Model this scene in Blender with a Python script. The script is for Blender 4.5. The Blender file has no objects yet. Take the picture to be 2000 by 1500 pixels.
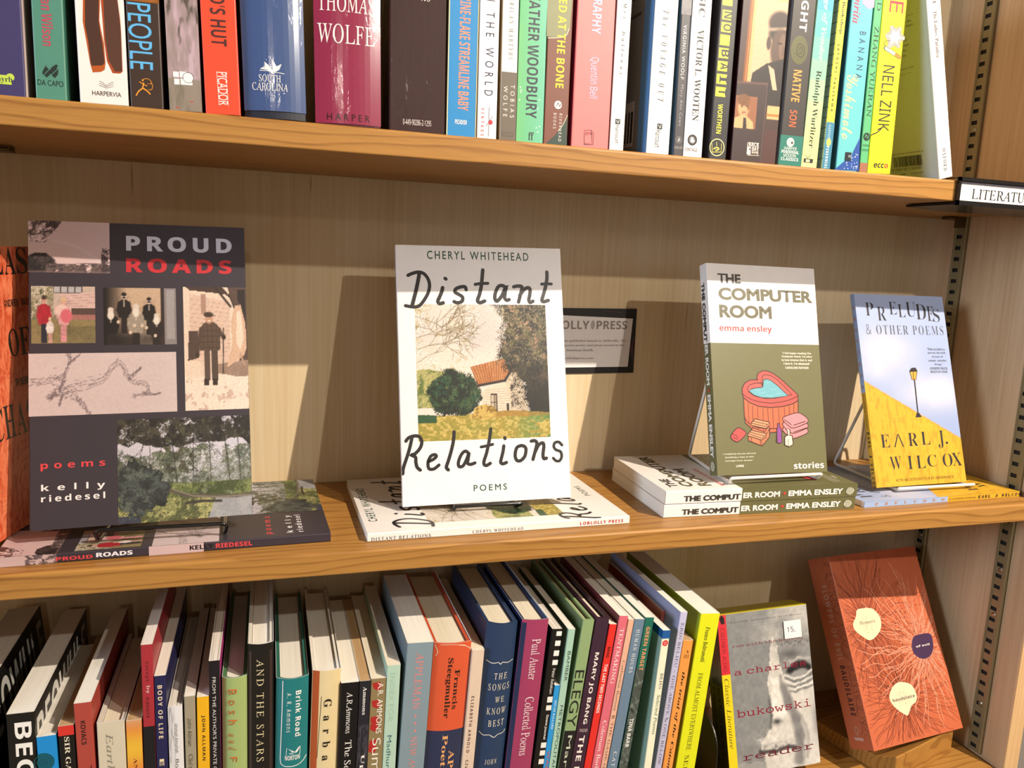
import bpy, bmesh, math, os, random
import numpy as np
from mathutils import Matrix, Vector, geometry

# ------------------------------------------------------------------ camera, world, lights, exposure
scene = bpy.context.scene
COL = scene.collection
D = 0.1887            # shelf depth (front edge y = 0, back panel y = D)
GAP = 0.295           # clear height between the middle and the upper shelf
TH = 0.0185           # shelf thickness
LOW = -0.3078         # top of the lower shelf

def camera(loc, yaw, pitch, roll, f_px):
    fwd = Vector((math.sin(yaw)*math.cos(pitch), math.cos(yaw)*math.cos(pitch), math.sin(pitch)))
    r = Vector((math.cos(yaw), -math.sin(yaw), 0)); d = -r.cross(fwd)
    c, s = math.cos(roll), math.sin(roll)
    right = c*r + s*d; down = -s*r + c*d
    M = Matrix((right, -down, -fwd)).transposed().to_4x4(); M.translation = loc
    cd = bpy.data.cameras.new('camera'); cd.sensor_fit = 'HORIZONTAL'; cd.sensor_width = 36
    cd.lens = 36*f_px/2000; cd.clip_start = 0.01
    o = bpy.data.objects.new('camera', cd); COL.objects.link(o); o.matrix_world = M
    scene.camera = o
camera(Vector((-0.7681, -0.5785, 0.2269)), 0.306, -0.160, -0.043, 1525.0)

world = bpy.data.worlds.new('shop_ambient'); scene.world = world; world.use_nodes = True
bg = world.node_tree.nodes['Background']; bg.inputs[0].default_value = (1.0, 0.77, 0.56, 1); bg.inputs[1].default_value = 0.31

def spot(name, loc, target, power, color, size, cone):
    l = bpy.data.lights.new(name, 'SPOT'); l.energy = power; l.color = color
    l.shadow_soft_size = size; l.spot_size = math.radians(cone); l.spot_blend = 1.0
    o = bpy.data.objects.new(name, l); COL.objects.link(o); o.location = loc
    o.rotation_euler = (Vector(target)-Vector(loc)).to_track_quat('-Z', 'Y').to_euler()
spot('track_spot_high', (0.43, -1.11, 1.35), (-0.38, 0.1, 0.05), 285, (1.0, 0.88, 0.73), 0.010, 80)
spot('track_spot_near', (0.10, -1.23, 0.845), (-0.40, 0.1, 0.05), 34, (1.0, 0.92, 0.80), 0.012, 120)
spot('far_ceiling_lamp', (-0.9, -4.2, 1.18), (-0.5, 0.1, 0.1), 22, (1.0, 0.86, 0.72), 0.06, 70)
def area(name, loc, target, power, color, size, spread):
    l = bpy.data.lights.new(name, 'AREA'); l.energy = power; l.color = color; l.shape = 'DISK'; l.size = size; l.spread = math.radians(spread)
    o = bpy.data.objects.new(name, l); COL.objects.link(o); o.location = loc
    o.rotation_euler = (Vector(target)-Vector(loc)).to_track_quat('-Z', 'Y').to_euler()
area('window_daylight', (-3.0, -0.75, 0.60), (-0.10, 0.05, 0.20), 13, (0.66, 0.80, 1.0), 0.8, 90)
area('room_bounce', (0.9, -2.6, 1.1), (-0.45, 0.1, 0.1), 5.5, (1.0, 0.78, 0.58), 2.6, 170)

vs = scene.view_settings
scene.display_settings.display_device = 'sRGB'
vs.view_transform = 'Standard'; vs.look = 'None'; vs.exposure = 0.0; vs.gamma = 1.0; vs.use_curve_mapping = False

# ------------------------------------------------------------------ helpers
ALB = 0.75            # printed colours were matched under light that takes white paper just to full
def lin(h):
    h = h.lstrip('#'); c = [int(h[i:i+2], 16)/255 for i in (0, 2, 4)]
    return tuple(ALB*(((x+0.055)/1.055)**2.4 if x > 0.04045 else x/12.92) for x in c)

def new_mat(name):
    m = bpy.data.materials.new(name); m.use_nodes = True
    nt = m.node_tree; return m, nt, nt.nodes['Principled BSDF']

_mats = {}
def paint(col, rough=0.45, coat=0.0, metal=0.0):
    """plain stock with a faint procedural mottle"""
    k = (col, rough, coat, metal)
    if k in _mats: return _mats[k]
    m, nt, b = new_mat('stock_'+col.lstrip('#'))
    n = nt.nodes.new('ShaderNodeTexNoise'); n.inputs['Scale'].default_value = 90; n.inputs['Detail'].default_value = 3
    tc = nt.nodes.new('ShaderNodeTexCoord'); nt.links.new(tc.outputs['Object'], n.inputs['Vector'])
    mr = nt.nodes.new('ShaderNodeMapRange'); mr.inputs['To Min'].default_value = 0.95; mr.inputs['To Max'].default_value = 1.04
    nt.links.new(n.outputs['Fac'], mr.inputs['Value'])
    mx = nt.nodes.new('ShaderNodeMix'); mx.data_type = 'RGBA'; mx.blend_type = 'MULTIPLY'; mx.inputs[0].default_value = 1
    mx.inputs[6].default_value = (*lin(col), 1); nt.links.new(mr.outputs[0], mx.inputs[7])
    nt.links.new(mx.outputs[2], b.inputs['Base Color'])
    b.inputs['Roughness'].default_value = rough; b.inputs['Coat Weight'].default_value = coat
    if coat:      # creases of clear jackets and shrink wrap
        cr = nt.nodes.new('ShaderNodeTexNoise'); cr.inputs['Scale'].default_value = 55; cr.inputs['Detail'].default_value = 5; cr.inputs['Distortion'].default_value = .6
        mp = nt.nodes.new('ShaderNodeMapping'); mp.inputs['Scale'].default_value = (2.2, 1, .6); nt.links.new(tc.outputs['Object'], mp.inputs['Vector']); nt.links.new(mp.outputs[0], cr.inputs['Vector'])
        bp = nt.nodes.new('ShaderNodeBump'); bp.inputs['Strength'].default_value = .35; bp.inputs['Distance'].default_value = .0015
        nt.links.new(cr.outputs['Fac'], bp.inputs['Height']); nt.links.new(bp.outputs[0], b.inputs['Coat Normal'])
    b.inputs['Coat Roughness'].default_value = 0.08; b.inputs['Metallic'].default_value = metal
    b.inputs['Specular IOR Level'].default_value = 0.4
    _mats[k] = m; return m

def print_mat():
    if 'print' in _mats: return _mats['print']
    m, nt, b = new_mat('printed_picture')
    a = nt.nodes.new('ShaderNodeAttribute'); a.attribute_name = 'Col'
    nt.links.new(a.outputs['Color'], b.inputs['Base Color']); b.inputs['Roughness'].default_value = 0.45
    b.inputs['Specular IOR Level'].default_value = 0.4
    _mats['print'] = m; return m

PAGE_TONES = {'white': ('#F2ECE0', '#DDD5C6'), 'cream': ('#EADFC8', '#CDBFA4'), 'tan': ('#C2A074', '#A07E54'), 'worn': ('#EFE3DA', '#C9B3A8'), 'layers': ('#EFE6DA', '#8E8074')}
def page_mat(kind):
    k = ('pages', kind)
    if k in _mats: return _mats[k]
    m, nt, b = new_mat('pages_'+kind); L = nt.links
    tc = nt.nodes.new('ShaderNodeTexCoord'); mp = nt.nodes.new('ShaderNodeMapping')
    mp.inputs['Scale'].default_value = (900 if kind == 'layers' else 2600, 7, 5); L.new(tc.outputs['Object'], mp.inputs['Vector'])
    n = nt.nodes.new('ShaderNodeTexNoise'); n.inputs['Scale'].default_value = 1.0; n.inputs['Detail'].default_value = 3
    L.new(mp.outputs[0], n.inputs['Vector'])
    r = nt.nodes.new('ShaderNodeValToRGB'); r.color_ramp.elements[0].position = 0.30; r.color_ramp.elements[1].position = 0.50
    a, c = PAGE_TONES[kind]
    r.color_ramp.elements[0].color = (*lin(c), 1); r.color_ramp.elements[1].color = (*lin(a), 1)
    L.new(n.outputs['Fac'], r.inputs[0]); L.new(r.outputs[0], b.inputs['Base Color'])
    b.inputs['Roughness'].default_value = 0.85; b.inputs['Specular IOR Level'].default_value = 0.15
    _mats[k] = m; return m

def wood_mat(name, light, dark, mode, rough=0.42, streak=1.0):
    """mode 'rings': growth rings round an axis along x (boards); mode 'v': straight vertical veneer; mode 'b': block"""
    m, nt, b = new_mat(name); L = nt.links; N = nt.nodes.new
    tc = N('ShaderNodeTexCoord'); mp = N('ShaderNodeMapping'); L.new(tc.outputs['Object'], mp.inputs['Vector'])
    fine = N('ShaderNodeTexNoise'); fine.inputs['Detail'].default_value = 5; fine.inputs['Scale'].default_value = 1
    base = N('ShaderNodeValToRGB'); base.color_ramp.elements[0].color = (*lin(dark), 1); base.color_ramp.elements[1].color = (*lin(light), 1)
    if mode == 'v':
        mp.inputs['Scale'].default_value = (330, 330, 7)
        L.new(mp.outputs[0], fine.inputs['Vector'])
        mp2 = N('ShaderNodeMapping'); mp2.inputs['Scale'].default_value = (26, 26, 1.2); L.new(tc.outputs['Object'], mp2.inputs['Vector'])
        broad = N('ShaderNodeTexNoise'); broad.inputs['Scale'].default_value = 1; broad.inputs['Detail'].default_value = 3; L.new(mp2.outputs[0], broad.inputs['Vector'])
        ad = N('ShaderNodeMath'); ad.operation = 'ADD'; L.new(fine.outputs['Fac'], ad.inputs[0]); L.new(broad.outputs['Fac'], ad.inputs[1])
        base.color_ramp.elements[0].position = 0.62; base.color_ramp.elements[1].position = 1.30
        hf = N('ShaderNodeMath'); hf.operation = 'MULTIPLY'; hf.inputs[1].default_value = 1.0; L.new(ad.outputs[0], hf.inputs[0])
        mr = N('ShaderNodeMapRange'); mr.inputs['From Min'].default_value = 0.6; mr.inputs['From Max'].default_value = 1.4; L.new(hf.outputs[0], mr.inputs['Value'])
        base.color_ramp.elements[0].position = 0.1; base.color_ramp.elements[1].position = 0.8
        L.new(mr.outputs[0], base.inputs[0])
        # sparse dark mineral streaks
        mp3 = N('ShaderNodeMapping'); mp3.inputs['Scale'].default_value = (190, 190, 9); L.new(tc.outputs['Object'], mp3.inputs['Vector'])
        st = N('ShaderNodeTexNoise'); st.inputs['Scale'].default_value = 1; st.inputs['Detail'].default_value = 1; L.new(mp3.outputs[0], st.inputs['Vector'])
        sr = N('ShaderNodeValToRGB'); sr.color_ramp.elements[0].position = 0.765; sr.color_ramp.elements[1].position = 0.80
        sr.color_ramp.elements[0].color = (0, 0, 0, 1); sr.color_ramp.elements[1].color = (0.75*streak, 0.75*streak, 0.75*streak, 1); L.new(st.outputs['Fac'], sr.inputs[0])
        mx = N('ShaderNodeMix'); mx.data_type = 'RGBA'; L.new(sr.outputs[0], mx.inputs[0]); L.new(base.outputs[0], mx.inputs[6]); mx.inputs[7].default_value = (*lin('#6A3E1E'), 1)
        L.new(mx.outputs[2], b.inputs['Base Color'])
    else:
        sx = 5.0 if mode == 'rings' else 14.0
        mp.inputs['Scale'].default_value = (sx, 30, 30)
        if mode == 'b': mp.inputs['Rotation'].default_value = (0.2, 0.5, 0.3)
        warp = N('ShaderNodeTexNoise'); warp.inputs['Scale'].default_value = 1; warp.inputs['Detail'].default_value = 2; L.new(mp.outputs[0], warp.inputs['Vector'])
        sep = N('ShaderNodeSeparateXYZ'); 
        src = tc.outputs['Object']
        if mode == 'b':
            mpb = N('ShaderNodeMapping'); mpb.inputs['Rotation'].default_value = (0.0, 0.42, 0.2); L.new(src, mpb.inputs['Vector']); src = mpb.outputs[0]
        L.new(src, sep.inputs[0])
        def math_(op, a, c):
            q = N('ShaderNodeMath'); q.operation = op
            for i, v in enumerate((a, c)):
                if hasattr(v, 'type') and not isinstance(v, (int, float)): L.new(v, q.inputs[i])
                elif v is not None: q.inputs[i].default_value = v
            return q.outputs[0]
        dy = math_('SUBTRACT', sep.outputs['Y'], 0.30); dz = math_('SUBTRACT', sep.outputs['Z'], -0.40 if mode == 'rings' else 0.05)
        r2 = math_('ADD', math_('MULTIPLY', dy, dy), math_('MULTIPLY', dz, dz)); rad = math_('SQRT', r2, None)
        wv = math_('ADD', math_('MULTIPLY', rad, 175.0), math_('MULTIPLY', warp.outputs['Fac'], 4.2))
        fr = math_('FRACT', wv, None)
        ring = N('ShaderNodeValToRGB'); e = ring.color_ramp.elements
        e[0].position = 0.0; e[0].color = (0.25, 0.25, 0.25, 1); e[1].position = 1.0; e[1].color = (0.35, 0.35, 0.35, 1)
        x = e.new(0.12); x.color = (0.9, 0.9, 0.9, 1); x = e.new(0.75); x.color = (0.72, 0.72, 0.72, 1); x = e.new(0.93); x.color = (0.2, 0.2, 0.2, 1)
        L.new(fr, ring.inputs[0])
        mpf = N('ShaderNodeMapping'); mpf.inputs['Scale'].default_value = (40, 700, 700); L.new(tc.outputs['Object'], mpf.inputs['Vector']); L.new(mpf.outputs[0], fine.inputs['Vector'])
        v = math_('ADD', math_('MULTIPLY', ring.outputs[0], 0.55), math_('MULTIPLY', fine.outputs['Fac'], 0.45))
        base.color_ramp.elements[0].position = 0.22; base.color_ramp.elements[1].position = 0.72
        L.new(v, base.inputs[0]); L.new(base.outputs[0], b.inputs['Base Color'])
    b.inputs['Roughness'].default_value = rough; b.inputs['Specular IOR Level'].default_value = 0.35
    bp = N('ShaderNodeBump'); bp.inputs['Strength'].default_value = 0.08; bp.inputs['Distance'].default_value = 0.0006
    L.new(fine.outputs['Fac'], bp.inputs['Height']); L.new(bp.outputs[0], b.inputs['Normal'])
    return m

class MB:
    """collects shapes and links them as ONE mesh object"""
    def __init__(s): s.v = []; s.f = []; s.m = []; s.slots = []; s.col = {}; s.smooth = []
    def slot(s, mat):
        if mat not in s.slots: s.slots.append(mat)
        return s.slots.index(mat)
    def faces(s, pts, faces, mat, smooth=False):
        o = len(s.v); s.v += [tuple(p) for p in pts]; k = s.slot(mat)
        for f in faces: s.f.append(tuple(o+i for i in f)); s.m.append(k); s.smooth.append(smooth)
    def quad(s, a, b, c, d, mat): s.faces([a, b, c, d], [(0, 1, 2, 3)], mat)
    def box(s, a, b, mat):
        x0, y0, z0 = a; x1, y1, z1 = b
        p = [(x0,y0,z0),(x1,y0,z0),(x1,y1,z0),(x0,y1,z0),(x0,y0,z1),(x1,y0,z1),(x1,y1,z1),(x0,y1,z1)]
        s.faces(p, [(0,3,2,1),(4,5,6,7),(0,1,5,4),(1,2,6,5),(2,3,7,6),(3,0,4,7)], mat)
    def grid(s, P, mat, cols=None):
        n, m = P.shape[:2]; o = len(s.v); s.v += [tuple(p) for p in P.reshape(-1, 3).tolist()]
        if cols is not None:
            for i, c in enumerate(cols.reshape(-1, 3).tolist()): s.col[o+i] = c
        k = s.slot(mat)
        for i in range(n-1):
            for j in range(m-1):
                a = o+i*m+j; s.f.append((a+m, a+m+1, a+1, a)); s.m.append(k); s.smooth.append(False)
    def tube(s, path, r, mat, seg=10, closed=False):
        P = [Vector(p) for p in path]; n = len(P); rings = []; up = None
        for i in range(n):
            a = P[(i-1) % n] if (closed or i > 0) else P[i]; c = P[(i+1) % n] if (closed or i < n-1) else P[i]
            t = (c-a).normalized()
            if up is None: up = t.orthogonal().normalized()
            up = (up-t*up.dot(t)).normalized(); w = t.cross(up)
            rings.append([P[i]+r*(math.cos(2*math.pi*k/seg)*up+math.sin(2*math.pi*k/seg)*w) for k in range(seg)])
        pts = [p for g in rings for p in g]; F = []
        for i in range(n if closed else n-1):
            A = i*seg; B = ((i+1) % n)*seg
            sh = 0
            if closed and i == n-1:
                sh = min(range(seg), key=lambda q: (rings[i][0]-rings[0][q]).length)
            for k in range(seg): F.append((A+k, A+(k+1) % seg, B+(k+1+sh) % seg, B+(k+sh) % seg))
        if not closed: F += [tuple(range(seg))[::-1], tuple(range((n-1)*seg, n*seg))]
        s.faces(pts, F, mat, True)
    def prism(s, prof, x0, x1, mat, axis=0):
        """extrude a closed (y,z) profile along x"""
        n = len(prof); pts = [(x0, y, z) for y, z in prof]+[(x1, y, z) for y, z in prof]
        F = [(i, (i+1) % n, n+(i+1) % n, n+i) for i in range(n)]+[tuple(range(n))[::-1], tuple(range(n, 2*n))]
        s.faces(pts, F, mat)
    def build(s, name, parent=None, matrix=None):
        me = bpy.data.meshes.new(name); me.from_pydata(s.v, [], s.f)
        for m in s.slots: me.materials.append(m)
        me.polygons.foreach_set('material_index', s.m); me.polygons.foreach_set('use_smooth', s.smooth)
        if s.col:
            at = me.attributes.new('Col', 'FLOAT_COLOR', 'POINT'); a = np.ones((len(s.v), 4), np.float32)
            idx = np.fromiter(s.col.keys(), int); a[idx, :3] = np.array(list(s.col.values()))
            at.data.foreach_set('color', a.ravel())
        me.update()
        o = bpy.data.objects.new(name, me); COL.objects.link(o)
        if matrix is not None: o.matrix_world = matrix
        if parent is not None: o.parent = parent
        return o

def tag(o, label, cat, group=None):
    o['label'] = label; o['category'] = cat
    if group: o['group'] = group
    return o
def thing(name, label, cat, matrix, group=None):
    o = bpy.data.objects.new(name, None); COL.objects.link(o); o.empty_display_size = 0.02
    o.matrix_world = matrix
    return tag(o, label, cat, group)
def dup(root, matrix, label):
    r = root.copy(); COL.objects.link(r); r.matrix_world = matrix; r['label'] = label
    for ch in list(root.children):
        c = ch.copy(); COL.objects.link(c); c.parent = r
        for g in ch.children:
            d = g.copy(); COL.objects.link(d); d.parent = c
    return r
def M34(m): return Matrix((*m, (0, 0, 0, 1)))

# ------------------------------------------------------------------ lettering
FD = os.path.join(bpy.utils.resource_path('LOCAL'), 'datafiles', 'fonts')
def load_font(n):
    try: return bpy.data.fonts.load(os.path.join(FD, n))
    except Exception: return None
F_INTER = load_font('Inter.woff2'); F_MATH = load_font('NotoSansMath-Regular.woff2')
ALPH = {'sb': (0x1D400, 0x1D41A, 0x1D7CE), 's': (0x1D434, 0x1D44E, 0x1D7CE), 'si': (0x1D434, 0x1D44E, None), 'sx': (0x1D468, 0x1D482, None),
        'sc': (0x1D4D0, 0x1D4EA, None), 'nb': (0x1D5D4, 0x1D5EE, 0x1D7EC), 'n': (None, None, None), 'm': (0x1D670, 0x1D68A, 0x1D7F6)}
def remap(s, key):
    up, lo, dg = ALPH[key]; o = ''
    for ch in s:
        if up and 'A' <= ch <= 'Z': o += chr(up+ord(ch)-65)
        elif lo and 'a' <= ch <= 'z': o += '\u210e' if (lo == 0x1D44E and ch == 'h') else chr(lo+ord(ch)-97)
        elif dg and ch.isdigit(): o += chr(dg+int(ch))
        else: o += ch
    return o
_text = {}
def glyphs(s, font):
    """flat letter shapes of a string, scaled to the unit box"""
    k = (s, font)
    if k in _text: return _text[k]
    key, _, tr = font.partition(':')
    c = bpy.data.curves.new('lettering', 'FONT'); c.size = 1; c.resolution_u = 4
    if key in ALPH and F_MATH: c.font = F_MATH; c.body = remap(s, key)
    elif key == 'i' and F_INTER: c.font = F_INTER; c.body = s
    else: c.body = s
    if key == 's' and F_MATH: c.shear = -0.25
    if key == 'sd':
        c.offset = -.008
        if F_MATH: c.font = F_MATH; c.body = remap(s, 'sb')
    if key == 'nk' and F_MATH: c.font = F_MATH; c.body = remap(s, 'nb')
    if tr: c.space_character = float(tr)
    o = bpy.data.objects.new('lettering', c); COL.objects.link(o)
    me = o.evaluated_get(bpy.context.evaluated_depsgraph_get()).to_mesh()
    v = np.array([tuple(q.co)[:2] for q in me.vertices]) if len(me.vertices) else np.zeros((0, 2))
    f = [tuple(p.vertices) for p in me.polygons]
    # make every face point the same way
    ff = []
    for p in f:
        a = v[list(p)]; ar = np.sum(a[:, 0]*np.roll(a[:, 1], -1)-np.roll(a[:, 0], -1)*a[:, 1])
        ff.append(p if ar > 0 else p[::-1])
    bpy.data.objects.remove(o); bpy.data.curves.remove(c)
    fat = {'gb': .015, 'gk': .042, 'nk': .012}.get(key)
    if fat and len(v):                                # heavier weight: grow every outline outwards
        ids = {}; w = [ids.setdefault((round(p[0], 5), round(p[1], 5)), i) for i, p in enumerate(v)]
        E = {}
        for p in ff:
            for a, c in zip(p, p[1:]+p[:1]): E[(w[a], w[c])] = E.get((w[a], w[c]), 0)+1
        B = [e for e in E if (e[1], e[0]) not in E and e[0] != e[1]]; N = {}
        for a, c in B:
            d = v[c]-v[a]; L = np.hypot(*d)+1e-9; n = np.array([d[1], -d[0]])/L
            N.setdefault(a, []).append(n); N.setdefault(c, []).append(n)
        new = {}; vv = [v]; k0 = len(v); extra = []
        for i, L in N.items():
            m = np.sum(L, axis=0); m = m/(np.hypot(*m)+1e-9); cs = max(.45, float(m @ L[0])); new[i] = k0+len(extra); extra.append(v[i]+m*fat/cs)
        v = np.concatenate([v, np.array(extra)]); ff = ff+[(c, a, new[a], new[c]) for a, c in B]
    if len(v):
        lo = v.min(0); hi = v.max(0); v = (v-lo)/np.maximum(hi-lo, 1e-6)
    _text[k] = (v, ff); return _text[k]

# ------------------------------------------------------------------ printed pictures (painted as numpy canvases, carried by a fine mesh grid)
class Canvas:
    def __init__(s, w, h, col, seed=1):
        s.w, s.h = w, h; s.a = np.zeros((h, w, 3)); s.a[:] = s.c(col); s.r = np.random.RandomState(seed)
        s.y, s.x = np.mgrid[0:h, 0:w]; s.x = (s.x+.5)/w; s.y = (s.y+.5)/h
    def c(s, h): return np.array([int(h[i:i+2], 16)/255 for i in (1, 3, 5)])
    def mix(s, mask, col, k=1.0):
        k = np.clip(mask*1.0*k, 0, 1)[..., None]; s.a = s.a*(1-k)+(s.c(col) if isinstance(col, str) else col)*k
    def rect(s, x0, y0, x1, y1, col, k=1): s.mix((s.x >= x0) & (s.x < x1) & (s.y >= y0) & (s.y < y1), col, k)
    def ell(s, x, y, rx, ry, col, k=1, soft=0.15):
        d = np.sqrt(((s.x-x)/rx)**2+((s.y-y)/ry)**2); s.mix(np.clip((1+soft-d)/(2*soft), 0, 1), col, k)
    def poly(s, pts, col, k=1):
        ins = np.zeros(s.x.shape, bool); n = len(pts)
        for i in range(n):
            (x0, y0), (x1, y1) = pts[i], pts[(i+1) % n]
            if y0 == y1: continue
            ins ^= ((y0 > s.y) != (y1 > s.y)) & (s.x < (x1-x0)*(s.y-y0)/(y1-y0)+x0)
        s.mix(ins, col, k)
    def line(s, pts, w, col, k=1):
        asp = s.w/s.h
        for (x0, y0), (x1, y1) in zip(pts, pts[1:]):
            dx, dy = (x1-x0)*asp, y1-y0; L = dx*dx+dy*dy+1e-9
            t = np.clip((((s.x-x0)*asp)*dx+(s.y-y0)*dy)/L, 0, 1)
            d = np.hypot((s.x-x0)*asp-t*dx, s.y-y0-t*dy); s.mix(np.clip(1.5-d/w, 0, 1), col, k)
    def noise(s, fx, fy, oct=4):
        o = np.zeros((s.h, s.w)); amp = 1; tot = 0
        for _ in range(oct):
            gx, gy = max(2, int(fx)+2), max(2, int(fy)+2); g = s.r.rand(gy, gx)
            X = s.x*(gx-1.001); Y = s.y*(gy-1.001); i = X.astype(int); j = Y.astype(int); u = X-i; v = Y-j
            u = u*u*(3-2*u); v = v*v*(3-2*v); i1 = np.minimum(i+1, gx-1); j1 = np.minimum(j+1, gy-1)
            o += amp*((g[j, i]*(1-u)+g[j, i1]*u)*(1-v)+(g[j1, i]*(1-u)+g[j1, i1]*u)*v); tot += amp; amp *= .55; fx *= 2; fy *= 2
        return o/tot
    def grain(s, k): s.a *= 1+k*(s.r.rand(s.h, s.w, 1)-.5)
    def foliage(s, mask, cols, fx, thr=0.5, k=1.0):
        j = 1+.5*(s.r.rand(s.h, s.w, 1)-.5); sp = s.r.rand(s.h, s.w)
        for i, c in enumerate(cols):
            n = .5*s.noise(fx*.5, fx*.5*s.h/s.w, 3)+.3*s.noise(fx*1.6, fx*1.6*s.h/s.w, 2)+.1*sp+.05
            m = mask*np.clip((n-(thr+.03*i))*14, 0, 1); s.mix(m, c, k)
        s.a = np.where((mask > .5)[..., None], s.a*j, s.a)
    def twigs(s, x, y, ang, ln, w, col, depth):
        if depth == 0: return
        pts = [(x, y)]; a = ang
        for _ in range(4):
            a += s.r.uniform(-.35, .35); x += math.cos(a)*ln/4; y += math.sin(a)*ln/4*s.w/s.h; pts.append((x, y))
        s.line(pts, max(w, .0016), col, .8)
        for _ in range(2+(depth > 2)): s.twigs(*pts[s.r.randint(2, 5)], ang+s.r.uniform(-.9, .9), ln*.7, w*.72, col, depth-1)
    def person(s, x, y, h, coat, legs, face='#D8A890', hat=None):
        w = h*.16*s.h/s.w*1.1
        s.rect(x-w*.45, y-h*.45, x-w*.04, y, legs); s.rect(x+w*.04, y-h*.45, x+w*.45, y, legs)
        s.poly([(x-w*.75, y-h*.4), (x-w*.7, y-h*.78), (x-w*.3, y-h*.84), (x+w*.3, y-h*.84), (x+w*.7, y-h*.78), (x+w*.75, y-h*.4)], coat)
        for q in (-1, 1): s.line([(x+q*w*.66, y-h*.76), (x+q*w*.84, y-h*.58), (x+q*w*.55, y-h*.42)], h*.035, coat)
        s.mix((np.abs(s.x-x) < w)*(np.abs(s.y-y+h*.55) < h*.4)*s.noise(14, 14, 2)*(s.r.rand(s.h, s.w) > .5), '#2A2020', .28)
        s.ell(x, y-h*.92, w*.36, h*.085, face); s.ell(x, y-h*.97, w*.36, h*.05, hat or '#4A3A32')

def P_farm(w, h):
    c = Canvas(w, h, '#E6DACB', 3); x, y = c.x, c.y; px = c.r.rand(h, w)
    c.mix(np.clip(c.noise(3, 3)*1.5-.35, 0, 1)*(y < .6), '#C9BDBA', .8); c.mix(np.clip((y-.25)/.3, 0, 1)*(y < .6), '#F2E2CC', .6)
    for i in range(6): c.twigs(-.02, .08+.09*i, c.r.uniform(-.4, .25), .24, .002, '#7A6848', 4)
    c.foliage(((x < .52-.35*y) & (y < .55))*np.clip(c.noise(6, 6)*2-.6, 0, 1), ['#B8A473', '#9C8750', '#D8C9A0'], 44, .56, .75)
    c.foliage(((x < .22+.08*c.noise(3, 5)) & (y > .42+.1*c.noise(5, 2)) & (y < .76))*1.0, ['#8E9250', '#5E6E34', '#B4AC6C'], 22, .36, .95)
    c.poly([(.52, .62), (.66, .585), (.76, .60), (.84, .84), (.50, .83), (.47, .66)], '#E0CEB6')
    for k in range(12): c.line([(.5, .64+.017*k), (.80, .62+.019*k)], .0018, '#AE9A84', .8)
    c.poly([(.66, .585), (.74, .44), (.80, .62), (.84, .84), (.72, .84)], '#D4C0A6')
    c.poly([(.40, .465), (.70, .395), (.76, .40), (.66, .565), (.45, .60)], '#B4652F'); roof = (y < .6)*(np.abs(c.a[..., 0]-.706) < .02)*(c.a[..., 2] < .25)
    c.mix(roof*c.noise(30, 8, 2), '#D39A62', .9); c.mix(roof*(px > .7), '#7E3E1C', .35)
    for k in range(14): c.line([(.40+.022*k, .465-.005*k), (.46+.015*k, .60-.0025*k)], .002, '#7A3C1C', .7); c.line([(.41+.022*k, .465-.005*k), (.47+.015*k, .598-.0025*k)], .0015, '#DDA468', .6)
    c.line([(.45, .605), (.66, .57), (.745, .44)], .009, '#2A201C')
    c.rect(.545, .665, .595, .795, '#3E2E26'); c.rect(.55, .675, .568, .785, '#C8B49A'); c.rect(.573, .675, .59, .785, '#A08C74'); c.line([(.545, .73), (.595, .73)], .003, '#3E2E26'); c.rect(.665, .74, .685, .80, '#3A2C24')
    n = .45*c.noise(9, 9)+.3*c.noise(26, 26)+.25*px
    edge = x-(.575+.05*np.sin(y*8+.5)+.20*np.clip((y-.38)*6, 0, 1)*(y < .80)); tree = ((edge*3.2+n) > .58)*(y < .845-.02*c.noise(8, 2))
    c.mix(tree, '#242019'); c.foliage(tree*np.clip(1.35-y*1.6, .15, 1), ['#4C4A30', '#6A5E3C', '#8E7C54', '#A47E62'], 40, .50, .9); c.mix(tree*(px > .93)*(y < .45), '#D8C8A8', .7)
    c.mix(tree*np.clip((y-.40)*4, 0, 1), '#171412', .6); c.mix((x > .70)*(x < .84)*(y > .60)*(y < .84)*(n > .52), '#2A211B', .85)
    g = y > .80+.012*np.sin(x*7)+.01*c.noise(20, 2); c.mix(g, '#B99B42'); c.mix(g*c.noise(14, 24)*1.2, '#8C9038', .8); c.mix(g*(c.noise(40, 60, 2) > .56), '#DCC06C', .8); c.mix(g*(px > .75), '#7A6A2A', .45); c.mix(g*(x < .14)*(y < .87), '#1E4A2E', .9); c.mix(g*np.clip((x-.70)*3, 0, 1)*(c.noise(14, 20) > .5), '#357A45', .75); c.mix(g*(y < .835)*(x > .4), '#A8742E', .6)
    b = (np.hypot((x-.285)/(.20+.03*(y-.6)), (y-.665)/.18)**2.4+1.0*(c.noise(7, 7)-.5)+.6*(c.noise(22, 22)-.5)+.25*(px-.5) < .95) & (y < .825)
    c.mix(b, '#182218'); c.foliage(b*1.0, ['#2C4428', '#3E5A34', '#1F4A34', '#5C7044'], 40, .50, .9); c.mix(b*np.clip((y-.70)*6, 0, 1), '#0E140E', .65)
    c.foliage(((x-.5)**2/.008+(y-.80)**2/.003 < 1)*1.0, ['#B08A38', '#8A6A2A', '#D0AC58'], 34, .36); c.grain(.14); return c.a
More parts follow.
